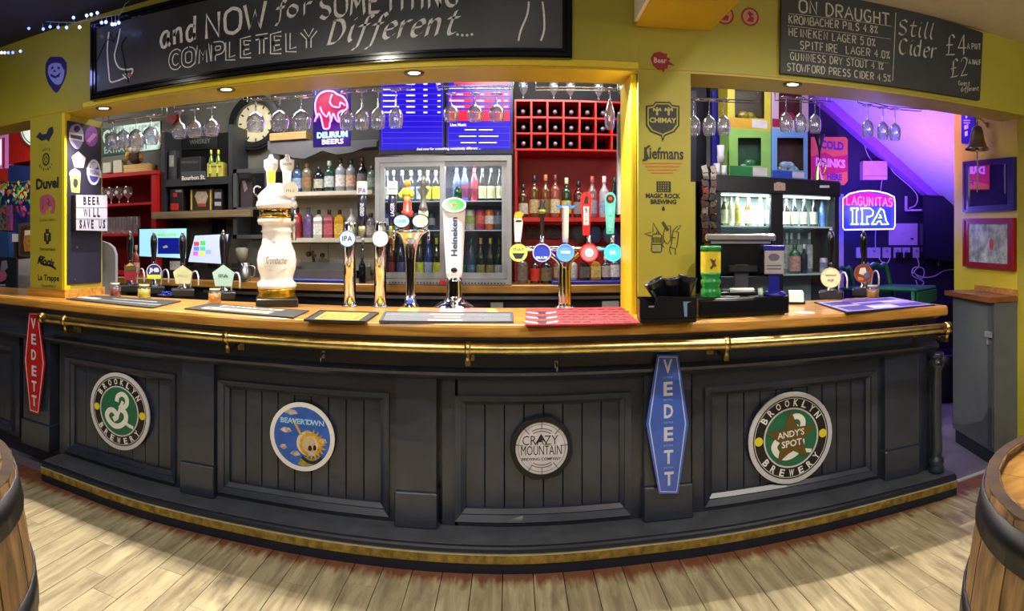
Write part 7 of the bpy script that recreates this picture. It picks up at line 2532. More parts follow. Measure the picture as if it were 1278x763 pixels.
# black handle with IPA box standing to the right
hx = 15 * k
hd = obj('tap_handle', MB().lathe([(4.2 * k, Z(282)), (5 * k, Z(270)), (5.6 * k, Z(250)), (4.5 * k, Z(240))], 12, Matrix.Translation((hx, 0, 0))), M('#14163a', .3, coat=.4), t, False)
Kh = Matrix(((1, 0, 0, hx), (0, 0, -1, -6.2 * k), (0, 1, 0, 0), (0, 0, 0, 1)))
obj('handle_stem', MB().lathe([(4 * k, Z(296)), (5 * k, Z(288)), (4 * k, Z(282))], 12, Matrix.Translation((hx, 0, 0))), M('#8a8a6a', .3, .6), t, False)
b_ = obj('white_cube', MB().cbox(hx - 6.5 * k, hx + 6.5 * k, -6 * k, 5 * k, Z(243.5), Z(227), .003), M('#e0dcdc', .4), t, False)
obj('lettering', text(MB(), 'IPA', -5 * k, 5 * k, Z(242), Z(235), .0005, Kh, .02), M('#5a3a8a', .5), b_, False)
obj('handle_lettering', text(MB(), 'GREENE KING'[:6], -8 * k, 8 * k, Z(262) - 2.4 * k, Z(262) + 2.4 * k, .0006, Kh, .0, rot=PI / 2), M('#d8d8e8', .5), hd, False)
t, k, Z, r = column(472, 385, 277, 15, 'chrome beer column with blank round white lens', LIT('#ffffff', 1.1), None)
hx = 15 * k
hd = obj('tap_handle', MB().lathe([(4.2 * k, Z(282)), (5 * k, Z(270)), (5.6 * k, Z(250)), (4.5 * k, Z(243))], 12, Matrix.Translation((hx, 0, 0))), M('#101438', .3, coat=.4), t, False)
Kh = Matrix(((1, 0, 0, hx), (0, 0, -1, -6.2 * k), (0, 1, 0, 0), (0, 0, 0, 1)))
obj('handle_stem', MB().lathe([(4 * k, Z(298)), (5 * k, Z(288)), (4 * k, Z(282))], 12, Matrix.Translation((hx, 0, 0))), M('#8a8a4a', .3, .5), t, False)
b_ = obj('white_cube', MB().cbox(hx - 6.5 * k, hx + 6.5 * k, -6 * k, 5 * k, Z(243.5), Z(227), .003), M('#e0dcdc', .4), t, False)
obj('lettering', text(MB(), '-----', -5 * k, 5 * k, Z(237), Z(235), .0005, Kh, .02), M('#c86a6a', .5), b_, False)
obj('handle_lettering', text(MB(), 'LAGER', -8 * k, 8 * k, Z(262) - 2.4 * k, Z(262) + 2.4 * k, .0006, Kh, .0, rot=PI / 2), M('#d8d8e8', .5), hd, False)

# flared double font
p = cpos(510, 385)
p.y += .06
rho = math.hypot(p.x, p.y)
k = rho / F
Z = lambda y: H - (y - HZ) * k - ZC
t = thing('flared_beer_font', 'chrome flared beer font with two lit oval lenses and figure handles', 'beer tap', (p.x, p.y, ZC), face(510))
obj('base_flange', MB().lathe([(11 * k, .0005), (11 * k, .006), (8 * k, .02), (6 * k, .06)], 28), CHROME, t, False)
obj('blue_badge', MB().ball((-.002, -7.2 * k, Z(376)), .013, 10, 6, (1.2, .5, 1.3)), M('#2a50d0', .3, emit=.3), t, False)
prof = [(6.4, 376), (6.2, 350), (6.4, 330), (7.2, 318), (9.5, 306), (14, 298), (21, 291.5), (22.5, 289), (20, 287)]
T = Matrix.Diagonal((1, .55, 1, 1))
obj('flared_body', MB().lathe([(a * k, Z(b)) for a, b in cat_rom([(float(a), float(b)) for a, b in prof], 3)], 36, T), CHROME, t, False)
Kf = Matrix(((1, 0, 0, 0), (0, 0, -1, -12 * k), (0, 1, 0, 0), (0, 0, 0, 1)))
for dx, c1, c2, in ((-11, '#8ac4ff', '#d8f0ff'), (12, '#fff0b0', '#fffbe0')):
    o = obj('tap_lens', MB().disc(dx * k, Z(276.5), 9.5 * k, -.012, .006, Kf, 28, ry=7.6 * k), LIT(c1, .9), t, False)
    obj('lens_rim', MB().ring([(dx * k + 10.6 * k * math.cos(a * PI / 14), Z(276.5) + 8.6 * k * math.sin(a * PI / 14)) for a in range(28)], [(dx * k + 9.4 * k * math.cos(a * PI / 14), Z(276.5) + 7.5 * k * math.sin(a * PI / 14)) for a in range(28)], -.014, .009, Kf), CHROME, o, False)
    obj('lettering', text(MB(), 'LAGER' if dx < 0 else 'CIDER', dx * k - 6 * k, dx * k + 6 * k, Z(278.5), Z(274.5), .0075, Kf, .02), M('#3a6ab0' if dx < 0 else '#a8a04a', .5), o, False)
    obj('spout', MB().tube(cat_rom([(dx * 1.5 * k, -6 * k, Z(287)), (dx * 1.8 * k, -12 * k, Z(289)), (dx * 1.85 * k, -14 * k, Z(294)), (dx * 1.85 * k, -14 * k, Z(300))], 3), .007, 8), CHROME, t, False)
    obj('lens_mount', MB().lathe([(5 * k, Z(289)), (4 * k, Z(281))], 12, Matrix.Translation((dx * k, -5 * k, 0))), CHROME, t, False)
# plain small figure handle in yellow, orange and red
fg = obj('figure_handle', MB().lathe([(7 * k, Z(271)), (7.5 * k, Z(264)), (5.5 * k, Z(263)), (5 * k, Z(252)), (3.4 * k, Z(249))], 14, Matrix.Translation((-10 * k, 0, 0))), M('#b83024', .4), t, False)
obj('figure_legs', MB().lathe([(4.6 * k, Z(262)), (4.2 * k, Z(250)), (4.6 * k, Z(246))], 12, Matrix.Translation((-10 * k, -.5 * k, 0))), M('#c87a3a', .5, var=.3, scale=60), fg, False)
obj('figure_body', MB().ball((-10 * k, 0, Z(240)), 6.5 * k, 14, 10, (1, .8, 1)).tube([(-14 * k, 0, Z(237)), (-19 * k, -2 * k, Z(243)), (-18 * k, -4 * k, Z(247))], 2.4 * k, 8).tube([(-6 * k, 0, Z(237)), (-3 * k, -2 * k, Z(243)), (-5 * k, -4 * k, Z(246))], 2.4 * k, 8), M('#c8cc3a', .5, var=.3, scale=50), fg, False)
obj('figure_head', MB().ball((-10 * k, -1 * k, Z(229)), 4.6 * k, 14, 10), M('#e0983a', .5), fg, False)
fg.location.x += 6 * k
fg = obj('statue_handle', MB().cbox(5 * k, 17 * k, -4 * k, 4 * k, Z(271), Z(263), .003), M('#c4c0b4', .5), t, False)
obj('statue_base', MB().lathe([(6 * k, Z(263)), (5 * k, Z(258)), (4 * k, Z(255)), (3.4 * k, Z(246)), (5 * k, Z(240)), (3 * k, Z(233)), (5 * k, Z(230)), (3 * k, Z(224)), (1 * k, Z(220))], 14, Matrix.Translation((11 * k, 0, 0))), M('#8a8a8c', .3, .7, var=.2), fg, False)
obj('statue_wings', MB().prism([(3 * k, Z(236)), (11 * k, Z(232)), (19 * k, Z(237)), (16 * k, Z(242)), (11 * k, Z(240)), (6 * k, Z(242))], -.01, .0, K).ball((11 * k, -1 * k, Z(226)), 3.2 * k), M('#7a7a80', .3, .7, var=.2), fg, False)

fg.location.x += 5 * k

# tall white tap
p = cpos(565, 385)
p.y += .08
rho = math.hypot(p.x, p.y)
k = rho / F
Z = lambda y: H - (y - HZ) * k - ZC
t = thing('tall_white_beer_tap', 'tall white tapered tap with green oval top and chrome foot', 'beer tap', (p.x, p.y, ZC), face(565))
foot = MB()
prof = [(25, 386), (25, 383), (20, 379), (12, 374), (10, 366), (9.6, 346)]
foot.lathe([(a * k, max(.0005, Z(b))) for a, b in cat_rom([(float(a), float(b)) for a, b in prof], 3)], 36)
obj('chrome_foot', foot, CHROME, t, False)
body = [(10, 347), (10.5, 340), (12.2, 310), (13.8, 275), (14.3, 262), (13, 258)]
obj('white_body', MB().lathe([(a * k, Z(b)) for a, b in body], 36, Matrix.Diagonal((1, .75, 1, 1))), M('#e2e2ea', .2, coat=.6, var=0), t, False)
Kt = Matrix.Translation((0, -7.5 * k, Z(260.5))) @ Matrix.Rotation(math.radians(62), 4, 'X')
disc_ = obj('green_top', MB().disc(0, 0, 13.5 * k, .0, .014, Kt @ Matrix.Translation((0, .012, .0)), 32, ry=9.5 * k), M('#1fae3c', .3, emit=.25, coat=.6, var=0), t, False)
obj('white_rim', MB().ring([(14.6 * k * math.cos(a * PI / 18), 10.6 * k * math.sin(a * PI / 18)) for a in range(36)], [(12.6 * k * math.cos(a * PI / 18), 8.8 * k * math.sin(a * PI / 18)) for a in range(36)], -.012, .0165, Kt @ Matrix.Translation((0, .012, 0))), M('#d8f0da', .3), disc_, False)
star = []
for i in range(10):
    a = PI / 2 + i * PI / 5
    rr_ = (5.4 if i % 2 == 0 else 2.4) * k
    star.append((rr_ * math.cos(a), rr_ * math.sin(a) * .8))
obj('red_star', MB().prism(star, .0142, .0165, Kt @ Matrix.Translation((0, .012, 0))), M('#d81a1a', .4), disc_, False)
Kb = Matrix(((1, 0, 0, 0), (0, 0, -1, -10.9 * k), (0, 1, 0, 0), (0, 0, 0, 1)))
m = text(MB(), 'Heineken', -24 * k, 24 * k, Z(296) - 3.6 * k, Z(296) + 4.2 * k, .0, I4, .03, rot=PI / 2)
vv = []
for v in m.v:
    # v.x = sideways, v.y = height
    frac = (v.y - Z(347)) / (Z(255) - Z(347))
    ry = (10 + 4.4 * frac) * k * .755 + .0025
    vv.append(Vector((v.x, -ry * math.sqrt(max(0, 1 - (v.x / ((10 + 4.2 * frac) * k)) ** 2)) - .0012, v.y)))
m.v = vv
obj('lettering', m, M('#2a4a6a', .4), t, False)
obj('black_button', MB().ball((0, -8.0 * k, Z(337)), 4.2 * k, 14, 8, (1, .35, .8)), BLKGLOSS, t, False)
obj('green_handle', MB().lathe([(4.6 * k, Z(253)), (5 * k, Z(240)), (4.6 * k, Z(235)), (3 * k, Z(233))], 16, Matrix.Translation((5 * k, .02, 0))), GB('#0e4a2c'), t, False)

# branching font with five lit lenses
p = cpos(706, 386)
p.y += .07
rho = math.hypot(p.x, p.y)
k = rho / F
Z = lambda y: H - (y - HZ) * k - ZC
t = thing('branching_beer_font', 'chrome T shaped beer font carrying five lit round lenses', 'beer tap', (p.x, p.y, ZC), face(706))
m = MB()
for dx in (-4.5, 0, 4.5):
    X = dx * k
    top = [(X, 0, .0), (X, 0, Z(345)), (X * 1.0, 0, Z(333))]
    if dx:
        top += [(X * 1.6, 0, Z(326)), (X * 3.4, 0, Z(319)), (X * 4.0, 0, Z(316))]
    obj('column_tube', MB().tube(cat_rom(top, 4), 3.6 * k, 14), [M('#b89a3a', .15, .9, var=0), CHROME, CHROME][0 if dx > 0 else 1], t, False)
obj('cross_bar', MB().tube([(-66 * k, 0, Z(311)), (62 * k, 0, Z(311))], 3.6 * k, 12), CHROME, t, False)
obj('base_flange', MB().lathe([(12 * k, .0005), (12 * k, .006), (9 * k, .012)], 24), CHROME, t, False)
Kl = Matrix(((1, 0, 0, 0), (0, 0, -1, -6.5 * k), (0, 1, 0, 0), (0, 0, 0, 1)))
LN = [(-57, 11, '#c8cc6a', '#d8dc5a', .45), (-28, 11.5, '#2a3a9a', '#a8a8ff', .5), (1, 11, '#4a80e8', '#6a9aff', .9), (30.5, 11.5, '#e85a5a', '#c8202a', 1.2), (60, 11, '#3ab0d0', '#5ad0e8', .9)]
for i, (dx, r_, c1, c2, e) in enumerate(LN):
    wl = [[('STOUT', -.6, .6, .2, .5)], [('BLUE', -.6, .6, -.65, -.4)], [('WHITE', -.55, .55, -.1, .2)], None, [('IPA', -.35, .35, -.25, .25)]][i]
    o = lens(t, Kl, dx * k, Z(315.5), r_ * k, LIT(c1, e), M(c2, .3, emit=.2, var=0), wl, wcol=M('#dff0ff' if i else '#3a4a3a', .5, emit=.4, var=0))
    if i == 0:
        obj('dark_print', MB().prism([((dx - 8) * k, Z(316)), ((dx + 8) * k, Z(316)), ((dx + 4) * k, Z(323)), ((dx - 4) * k, Z(323))], .004, .0055, Kl), M('#1c2430', .5), o, False)
    if i == 3:
        obj('white_centre', MB().disc(dx * k, Z(315.5), 5 * k, .004, .0055, Kl, 20), LIT('#fff4f4', 1.6), o, False)
    obj('lens_mount', MB().tube([(dx * k, 0, Z(311)), (dx * k, -6 * k, Z(313))], 2.6 * k, 8), CHROME, t, False)
    obj('handle_stem', MB().lathe([(3 * k, Z(309)), (4 * k, Z(305)), (2.6 * k, Z(300)), (2.6 * k, Z(294))], 12, Matrix.Translation((dx * k, 0, 0))), CHROME, t, False)
# handles
def paddle(dx, y0, y1, w0, w1, mat, nm='tap_handle'):
    pts = []
    for i in range(9):
        a = PI * i / 8
        pts.append((dx * k + w0 * k * math.cos(a), Z(y0 + w0) + w0 * k * math.sin(a)))
    pts += [(dx * k - w1 * k, Z(y1)), (dx * k + w1 * k, Z(y1))]
    return obj(nm, MB().prism(pts, -.012, .008, K), mat, t, False)


Kp = Matrix(((1, 0, 0, 0), (0, 0, -1, -.0085), (0, 1, 0, 0), (0, 0, 0, 1)))
hd = paddle(27, 240, 294, 7.2, 4, M('#c01c1c', .3, coat=.5, var=0))
obj('white_plate', MB().prism([((27 - 3) * k, Z(281)), ((27 + 3) * k, Z(281)), ((27 + 3.4) * k, Z(258)), ((27 - 3.4) * k, Z(258))], 0, .002, Kp), WHITE, hd, False)
obj('lettering', text(MB(), 'CRUZCAMPO'[:8], 27 * k - 10.5 * k, 27 * k + 10.5 * k, Z(269.5) - 2 * k, Z(269.5) + 2 * k, .003, Kp, .03, rot=PI / 2), M('#a01818', .5), hd, False)
obj('black_mark', MB().prism([((27 + a) * k, Z(y)) for a, y in ((-3, 254), (3, 254), (2, 250), (3.4, 247), (0, 244), (-2, 248))], 0, .002, Kp), BLACK, hd, False)
hd = paddle(57, 240, 292, 7, 4.6, M('#4aa89a', .35, coat=.4, var=.05))
obj('dark_disc', MB().disc(57 * k, Z(248), 5.2 * k, 0, .002, Kp, 20), M('#2a1618', .4), hd, False)
obj('red_mark', MB().disc(57 * k, Z(248), 2.4 * k, .002, .003, Kp, 12), M('#a82a20', .4), hd, False)
obj('lettering', text(MB(), 'NECK OIL', 57 * k - 15 * k, 57 * k + 15 * k, Z(273) - 2.2 * k, Z(273) + 2.2 * k, .003, Kp, .02, rot=PI / 2), M('#8ad0c8', .5), hd, False)
hd = obj('tap_handle', MB().lathe([(3.6 * k, Z(303)), (4 * k, Z(296)), (4.6 * k, Z(260)), (4.6 * k, Z(258))], 14, Matrix.Translation((1 * k, 0, 0))), M('#c8c4bc', .3, .3), t, False)
obj('blue_wing', MB().prism([((1 + a) * k, Z(y)) for a, y in ((-13, 256), (-8, 260.5), (0, 259), (9, 260.5), (14, 256.5), (6, 257), (2, 252.5), (-1, 257))], -.01, .01, K), M('#2a78d0', .35, var=.15, scale=50), hd, False)
hd = obj('tap_handle', MB().lathe([(2.4 * k, Z(300)), (2.6 * k, Z(272)), (4.6 * k, Z(268)), (5 * k, Z(260)), (2.6 * k, Z(256)), (4 * k, Z(251)), (1 * k, Z(249))], 14, Matrix.Translation((-28 * k, 0, 0))), M('#2c2c2a', .3, .4), t, False)
obj('gold_collar', MB().lathe([(5.2 * k, Z(267)), (5.6 * k, Z(264)), (5.2 * k, Z(262))], 14, Matrix.Translation((-28 * k, 0, 0))), M('#8a8a3a', .3, .5), hd, False)
hd = obj('tap_handle', MB().prism([((-57 + a) * k, Z(y)) for a, y in ((-5, 302), (-6, 272), (-2, 268), (3, 270), (5, 278), (2, 302))], -.012, .012, K), M('#d8d4cc', .5), t, False)
obj('yellow_beak', MB().prism([((-57 + a) * k, Z(y)) for a, y in ((-6, 270), (-4, 265), (2, 264), (6, 268), (3, 272), (-3, 272))], -.014, .014, K), M('#d8b82a', .5), hd, False)
obj('eye_mark', MB().prism([((-57 + a) * k, Z(y)) for a, y in ((-4, 277), (4, 277), (3, 275), (-3, 275))], .0125, .014, K), BLACK, hd, False)

# ================================================================ right half of the counter
# caddy
pA, pB = atz(801, 405, ZC), atz(873, 402, ZC)
p = (pA + pB) / 2
p.y += .085
rho = math.hypot(p.x, p.y - .085)
k = rho / F
Z = lambda y: H - (y - HZ) * k - ZC
t = thing('bar_caddy', 'black plastic napkin and straw caddy at the foot of the yellow pillar', 'caddy', (p.x, p.y, ZC), face(837) * .5)
w = 36 * k
BP = M('#0d0e12', .3, coat=.3)
obj('tray', MB().cbox(-w, w, -.08, .08, .0005, .02, .005), BP, t, False)
obj('front_wall', MB().prism([(-w, .02), (w, .02), (w, Z(372)), (-w * .35, Z(370)), (-w * .45, Z(378)), (-w * .5, Z(384)), (-w * .7, Z(384)), (-w * .75, Z(376)), (-w, Z(371))], .072, .080, K), BP, t, False)
obj('back_wall', MB().box(-w, w, .072, .08, .02, Z(374)), BP, t, False)
for x in (-w, -w * .35, w - .006):
    obj('divider', MB().box(x, x + .006, -.07, .07, .02, Z(376)), BP, t, False)
Kc = Matrix(((1, 0, 0, 0), (0, 0, -1, -.0805), (0, 1, 0, 0), (0, 0, 0, 1)))
obj('pale_print', MB().prism([(w * .52, Z(377)), (w * .82, Z(377)), (w * .66, Z(379)), (w * .66, Z(396)), (w * .56, Z(396))], 0, .001, Kc), M('#5a7a9a', .5), t, False)
obj('card', MB().box(-w * .66, -w * .42, -.04, -.038, .02, Z(383)), M('#9a9a96', .5), t, False)
t2 = thing('black_cup_stack', 'stack of black plastic cups standing up out of the napkin caddy', 'cups', (p.x + .03, p.y, ZC))
for i, (dx, tilt, z) in enumerate(((-.04, -.5, .10), (.0, -.1, .10), (.045, .25, .11))):
    T = Matrix.Translation((dx, 0, z - .015)) @ Matrix.Scale(1.15, 4) @ Matrix.Rotation(tilt, 4, 'Y')
    obj('cup', MB().lathe([(.0001, .002), (.028, .002), (.038, .09), (.040, .092), (.038, .086), (.027, .006)], 18, T, caps=False), M('#15161c', .3, coat=.3), t2, False)
# till box
pA, pB = atz(872, 398.5, ZC), atz(985, 393, ZC)
p = (pA + pB) / 2
d_ = pB - pA
ang = math.atan2(d_.y, d_.x)
L_ = d_.xy.length
rho = math.hypot(p.x, p.y)
k = rho / F
Z = lambda y: H - (y - HZ) * k - ZC
t = thing('cash_drawer', 'black cash drawer box on the counter right of the pillar', 'cash drawer', (p.x, p.y, ZC), ang)
obj('box_body', MB().cbox(-L_ / 2, L_ / 2, 0, .30, .008, Z(371.5), .004), M('#0c0d12', .3, coat=.3), t, False)
obj('front_panel', MB().cbox(-L_ / 2 + .01, L_ / 2 - .01, -.003, .002, .018, Z(374), .002), M('#101116', .25, coat=.4), t, False)
for x in (-L_ / 2 + .02, L_ / 2 - .04):
    obj('rubber_foot', MB().box(x, x + .02, .01, .03, 0, .008), BLACK, t, False)
ztop = ZC + Z(371.5)
TD = Matrix.Translation((p.x, p.y, 0)) @ Matrix.Rotation(ang, 4, 'Z')


def ontill(px_, dy):
    """point on top of the drawer, dy behind its front edge"""
    th = (px_ - XC) / F
    o = TD @ Vector((0, dy, 0))
    e = TD.to_3x3() @ Vector((1, 0, 0))
    dx, dyy = math.sin(th), math.cos(th)
    det = dx * (-e.y) + dyy * e.x
    tt = (o.x * (-e.y) + o.y * e.x) / det
    return Vector((dx * tt, dyy * tt, ztop)), tt


# green shaker
q_, rh = ontill(887, .05)
k = rh / F
Z = lambda y: H - (y - HZ) * k - q_.z
t = thing('straw_dispenser', 'green ribbed canister with yellow printed top on the cash drawer', 'canister', tuple(q_), face(887))
R0 = 12.6 * k
GRN = M('#1a7a34', .3, coat=.4, var=.05)
prof = [(R0 * .9, 0), (R0 * 1.0, .01), (R0 * 1.0, Z(362)), (R0 * .82, Z(358)), (R0, Z(354)), (R0, Z(350)), (R0 * .82, Z(347)), (R0, Z(343)), (R0, Z(340))]
obj('ribbed_base', MB().lathe(prof, 24), GRN, t, False)
y_ = obj('printed_sleeve', MB().lathe([(R0, Z(340)), (R0, Z(313))], 24, caps=False), M('#c8b42a', .35, coat=.3, var=.1, scale=30), t, False)
obj('green_lid', MB().lathe([(R0 * 1.02, Z(314)), (R0 * 1.03, Z(308)), (R0 * .97, Z(307))], 24), GRN, t, False)
Kg = Matrix(((1, 0, 0, 0), (0, 0, -1, -R0 * 1.01), (0, 1, 0, 0), (0, 0, 0, 1)))
obj('red_print', MB().prism([(R0 * a, Z(y)) for a, y in ((-.1, 334), (.2, 330), (-.1, 322), (.3, 325), (.55, 322), (.4, 328), (.6, 332), (.3, 332), (.1, 336))], 0, .0025, Kg), M('#5a2418', .5), y_, False)
# blue canister
q_, rh = ontill(966, .05)
k = rh / F
Z = lambda y: H - (y - HZ) * k - q_.z
t = thing('blue_dispenser', 'dark blue dispenser with silver label on the right end of the cash drawer', 'dispenser', tuple(q_), face(964))
BLU = M('#1c1c8a', .3, coat=.4, var=0)
obj('foot', MB().lathe([(15 * k, 0), (15 * k, Z(366)), (12 * k, Z(364))], 24), BLU, t, False)
obj('stem', MB().cbox(-7 * k, 7 * k, -6 * k, 6 * k, Z(366), Z(342), .004), BLU, t, False)
h_ = obj('body', MB().cbox(-12 * k, 12.5 * k, -10 * k, 10 * k, Z(342), Z(312), .004), M('#b0a8b0', .3, .3, var=.08, scale=40), t, False)
obj('lid', MB().cbox(-13.5 * k, 13.5 * k, -11 * k, 11 * k, Z(313), Z(306), .005), BLU, t, False)
Kd = Matrix(((1, 0, 0, 0), (0, 0, -1, -10 * k - .0006), (0, 1, 0, 0), (0, 0, 0, 1)))
m = MB().disc(0, Z(321), 7 * k, 0, .001, Kd, 20, ry=4.5 * k)
for y in (332, 336):
    m.prism([(-9 * k, Z(y)), (9 * k, Z(y)), (9 * k, Z(y - 1.4)), (-9 * k, Z(y - 1.4))], 0, .001, Kd)
obj('label_print', m, M('#5a5a68', .5), h_, False)
# till monitor seen from behind, on the drawer
q_, rh = ontill(925, .16)
k = rh / F
Z = lambda y: H - (y - HZ) * k - q_.z
t = thing('till_terminal', 'black till terminal seen from behind with silver top edge', 'till', tuple(q_), face(925) * .8)
obj('base', MB().cbox(-24 * k, 18 * k, -.02, .12, 0, .02, .004), M('#0b0c10', .3, coat=.3), t, False)
obj('stand', MB().cbox(-9 * k, 9 * k, -.03, .03, .02, Z(330), .006), M('#3a3c42', .4), t, False)
obj('housing', MB().cbox(-42 * k, 40 * k, -.02, .05, Z(345), Z(300), .012), M('#0c0d12', .25, coat=.4), t, False)
obj('hinge_block', MB().cbox(-16 * k, 20 * k, -.05, -.02, Z(340), Z(331), .006), M('#16181e', .4), t, False)
obj('top_edge', MB().cbox(-45 * k, 43 * k, -.03, .06, Z(301), Z(292), .008), M('#a8a6a8', .25, .7, var=.05), t, False)
obj('top_groove', MB().cbox(-38 * k, 36 * k, -.034, -.03, Z(304.5), Z(301.5), .001), M('#8a8894', .3, .6), t, False)
q_, rh = ontill(928, .05)
k = rh / F
Z = lambda y: H - (y - HZ) * k - q_.z
t = thing('barcode_scanner', 'white and black handheld scanner lying on the cash drawer', 'scanner', tuple(q_), face(928))
obj('body', MB().tube([(-18 * k, 0, .02), (12 * k, 0, .02), (19 * k, 0, .02)], [.014, .018, .012], 12), M('#1a1a20', .4), t, False)
obj('white_shell', MB().tube([(-17 * k, -.006, .028), (13 * k, -.006, .03)], .013, 10), M('#c8c8cc', .4), t, False)
obj('cable', MB().tube(cat_rom([(-18 * k, 0, .02), (-30 * k, -.01, .018), (-36 * k, -.02, .012), (-28 * k, -.035, .004), (-5 * k, -.045, .004)], 4), .0025, 6), M('#a8a8b0', .5), t, False)
obj('cradle_cap', MB().tube([(18 * k, 0, .02), (24 * k, 0, .022)], .02, 12), M('#bcd0cc', .4), t, False)
# receipt roll printer and small pool of light painted as a pale flat disc
p = cpos(996, 380)
rho = math.hypot(p.x, p.y)
k = rho / F
t = thing('card_reader', 'small cream and black card machine beside the cash drawer', 'card machine', (p.x, p.y + .03, ZC), face(996))
Z = lambda y: H - (y - HZ) * k - ZC
obj('base', MB().cbox(-12 * k, 12 * k, -.04, .05, .0005, .02, .004), M('#1a1612', .4), t, False)
obj('cream_body', MB().add([(-8 * k, -.045, .015), (10 * k, -.045, .015), (10 * k, .03, .015), (-8 * k, .03, .015), (-8 * k, -.03, Z(366)), (10 * k, -.03, Z(366)), (8 * k, .02, Z(363)), (-9 * k, .02, Z(363))], [(0, 3, 2, 1), (4, 5, 6, 7), (0, 1, 5, 4), (1, 2, 6, 5), (2, 3, 7, 6), (3, 0, 4, 7)]), M('#d8d0bc', .4), t, False)
p = cpos(1005, 391)
single('counter_light_disc', MB().lathe([(.0001, ZC + .0005), (.048, ZC + .0005), (.048, ZC + .003), (.0001, ZC + .003)], 28, c=(p.x, p.y, 0)), M('#d8d8c8', .5), 'pale round disc painted as a pool of light right of the cash drawer', 'light disc')

# ---------------------------------------------------------------- black fridge and boxes on it
FY2 = 4.05
x0, x1 = px2x(893, FY2), px2x(1047, FY2)
zt = pz(970, 222, FY2)
t = thing('display_fridge', 'black back bar fridge with two lit glass doors under the cardboard boxes', 'fridge', ((x0 + x1) / 2, FY2 + .2, 0.5))
BF = M('#15161c', .35, coat=.2)
zh = pz(970, 243, FY2)
m = MB().box(x0, x0 + .04, FY2, 4.5, .5, zh).box(x1 - .035, x1, FY2, 4.5, .5, zh).box(x0, x1, FY2, 4.5, .5, .7).box(x0 + .04, x1 - .035, 4.46, 4.5, .7, zh)
obj('cabinet', m, BF, t)
obj('header', MB().cbox(x0 - .01, x1 + .01, FY2 - .02, 4.5, zh + .0005, zt, .01), BF, t)
xm0, xm1 = px2x(962, FY2), px2x(977, FY2)
obj('inner_lining', MB().box(x0 + .041, x1 - .036, 4.44, 4.459, .701, zh - .001), M('#b8c8c4', .4), t)
obj('mullion', MB().box(xm0, xm1, FY2 - .005, FY2 + .03, .7, zh), BF, t)
obj('glass_pane', MB().box(x0 + .04, xm0, FY2 + .008, FY2 + .012, .7, zh), PANE, t)
obj('glass_pane', MB().box(xm1, x1 - .035, FY2 + .008, FY2 + .012, .7, zh), PANE, t)
P = Plane((-5, FY2 - .0205), (5, FY2 - .0205))
obj('round_badge', MB(P.M).prism(P.poly([(966, 229), (972, 227), (980, 229), (980, 238), (966, 238)]), 0, .002), M('#b8a08a', .5, var=.4, scale=90), t)
obj('maker_plate', MB(P.M).prism(P.poly(R4(1023, 231.5, 1035, 234.5)), 0, .002), M('#c8c8d0', .4), t)
zsh = [pz(970, 282.5, FY2 + .1), pz(970, 342, FY2 + .1)]
for z_ in zsh:
    obj('shelf', MB().box(x0 + .041, x1 - .036, FY2 + .04, 4.43, z_ - .012, z_), M('#c8dcd6', .3, coat=.5), t)
obj('light_tube', MB().box(x0 + .06, x1 - .06, FY2 + .035, FY2 + .05, zh - .016, zh - .004), M('#e8ffef', .5, emit=5, var=0), t)
light('AREA', ((x0 + x1) / 2, FY2 + .08, zh - .02), 14, (.9, 1, .92), .6, ((x0 + x1) / 2, FY2 + .25, 0), sy=.05)
G = 'bottles on the upper shelf of the black fridge'
row = [(904, '#5a5a20', '#d0cfa0'), (912, '#c8c890', '#dcdcc0'), (920, '#6a5a18', '#a8983a'), (934, '#5a3a14', '#c4cc9a'), (949, '#8a8e96', '#c4d0d4'), (958, '#2a3a34', '#b0bcb0')]
for i, (x, b, l) in enumerate(row):
    bottle(x, 246, 281, FY2 + .12, 'beer', GB(b), paper(l), M('#c8b88a', .4), NTH[i] + ' bottle on the upper shelf behind the left door of the black fridge', G, z=zsh[0] + .001, wpx=9.5, lab_z=(.08, .55))
row = [(981, '#1c1410', '#d0c8a0'), (991, '#14161c', '#b8b890'), (1003, '#14141a', '#a8a48a'), (1015.5, '#14141a', '#b4b498'), (1026, '#5a7ab0', '#5a7ac0')]
for i, (x, b, l) in enumerate(row):
    bottle(x, 247, 281, FY2 + .12, 'champ', GB(b), paper(l), M('#2a2a2e', .4), NTH[i] + ' bottle on the upper shelf behind the right door of the black fridge', G, z=zsh[0] + .001, wpx=10, lab_z=(.08, .5))
bottle(992, 305, 341, FY2 + .1, 'squat', GB('#2a6a2c'), paper('#d8a088'), M('#1e5a24', .4), 'green herb liqueur bottle with orange and white label in the black fridge', None, z=zsh[1] + .001, wpx=15, lab_z=(.08, .6))
bottle(1003.5, 305, 341, FY2 + .1, 'wine', GB('#2a343c'), None, M('#e0e4e4', .4), 'dark bottle with white cap right of the green liqueur in the black fridge', None, z=zsh[1] + .001, wpx=9)
G = 'white wrapped bottle necks in the black fridge'
for i, x in enumerate((982, 987.5, 997, 1010)):
    bottle(x, 291, 341, FY2 + .22, 'wine', GB('#8a9a90'), paper('#d8e0dc'), M('#dfe6e4', .4), NTH[i] + ' pale bottle at the back of the lower shelf in the black fridge', G, z=zsh[1] + .001, wpx=9, lab_z=(.1, .7))
can(1028, 322, 341, FY2 + .1, M('#d8c8c8', .3, .2), paper('#8a90c0'), 'white and pink can alone at the right of the black fridge shelf', None, 12, z=zsh[1] + .001)
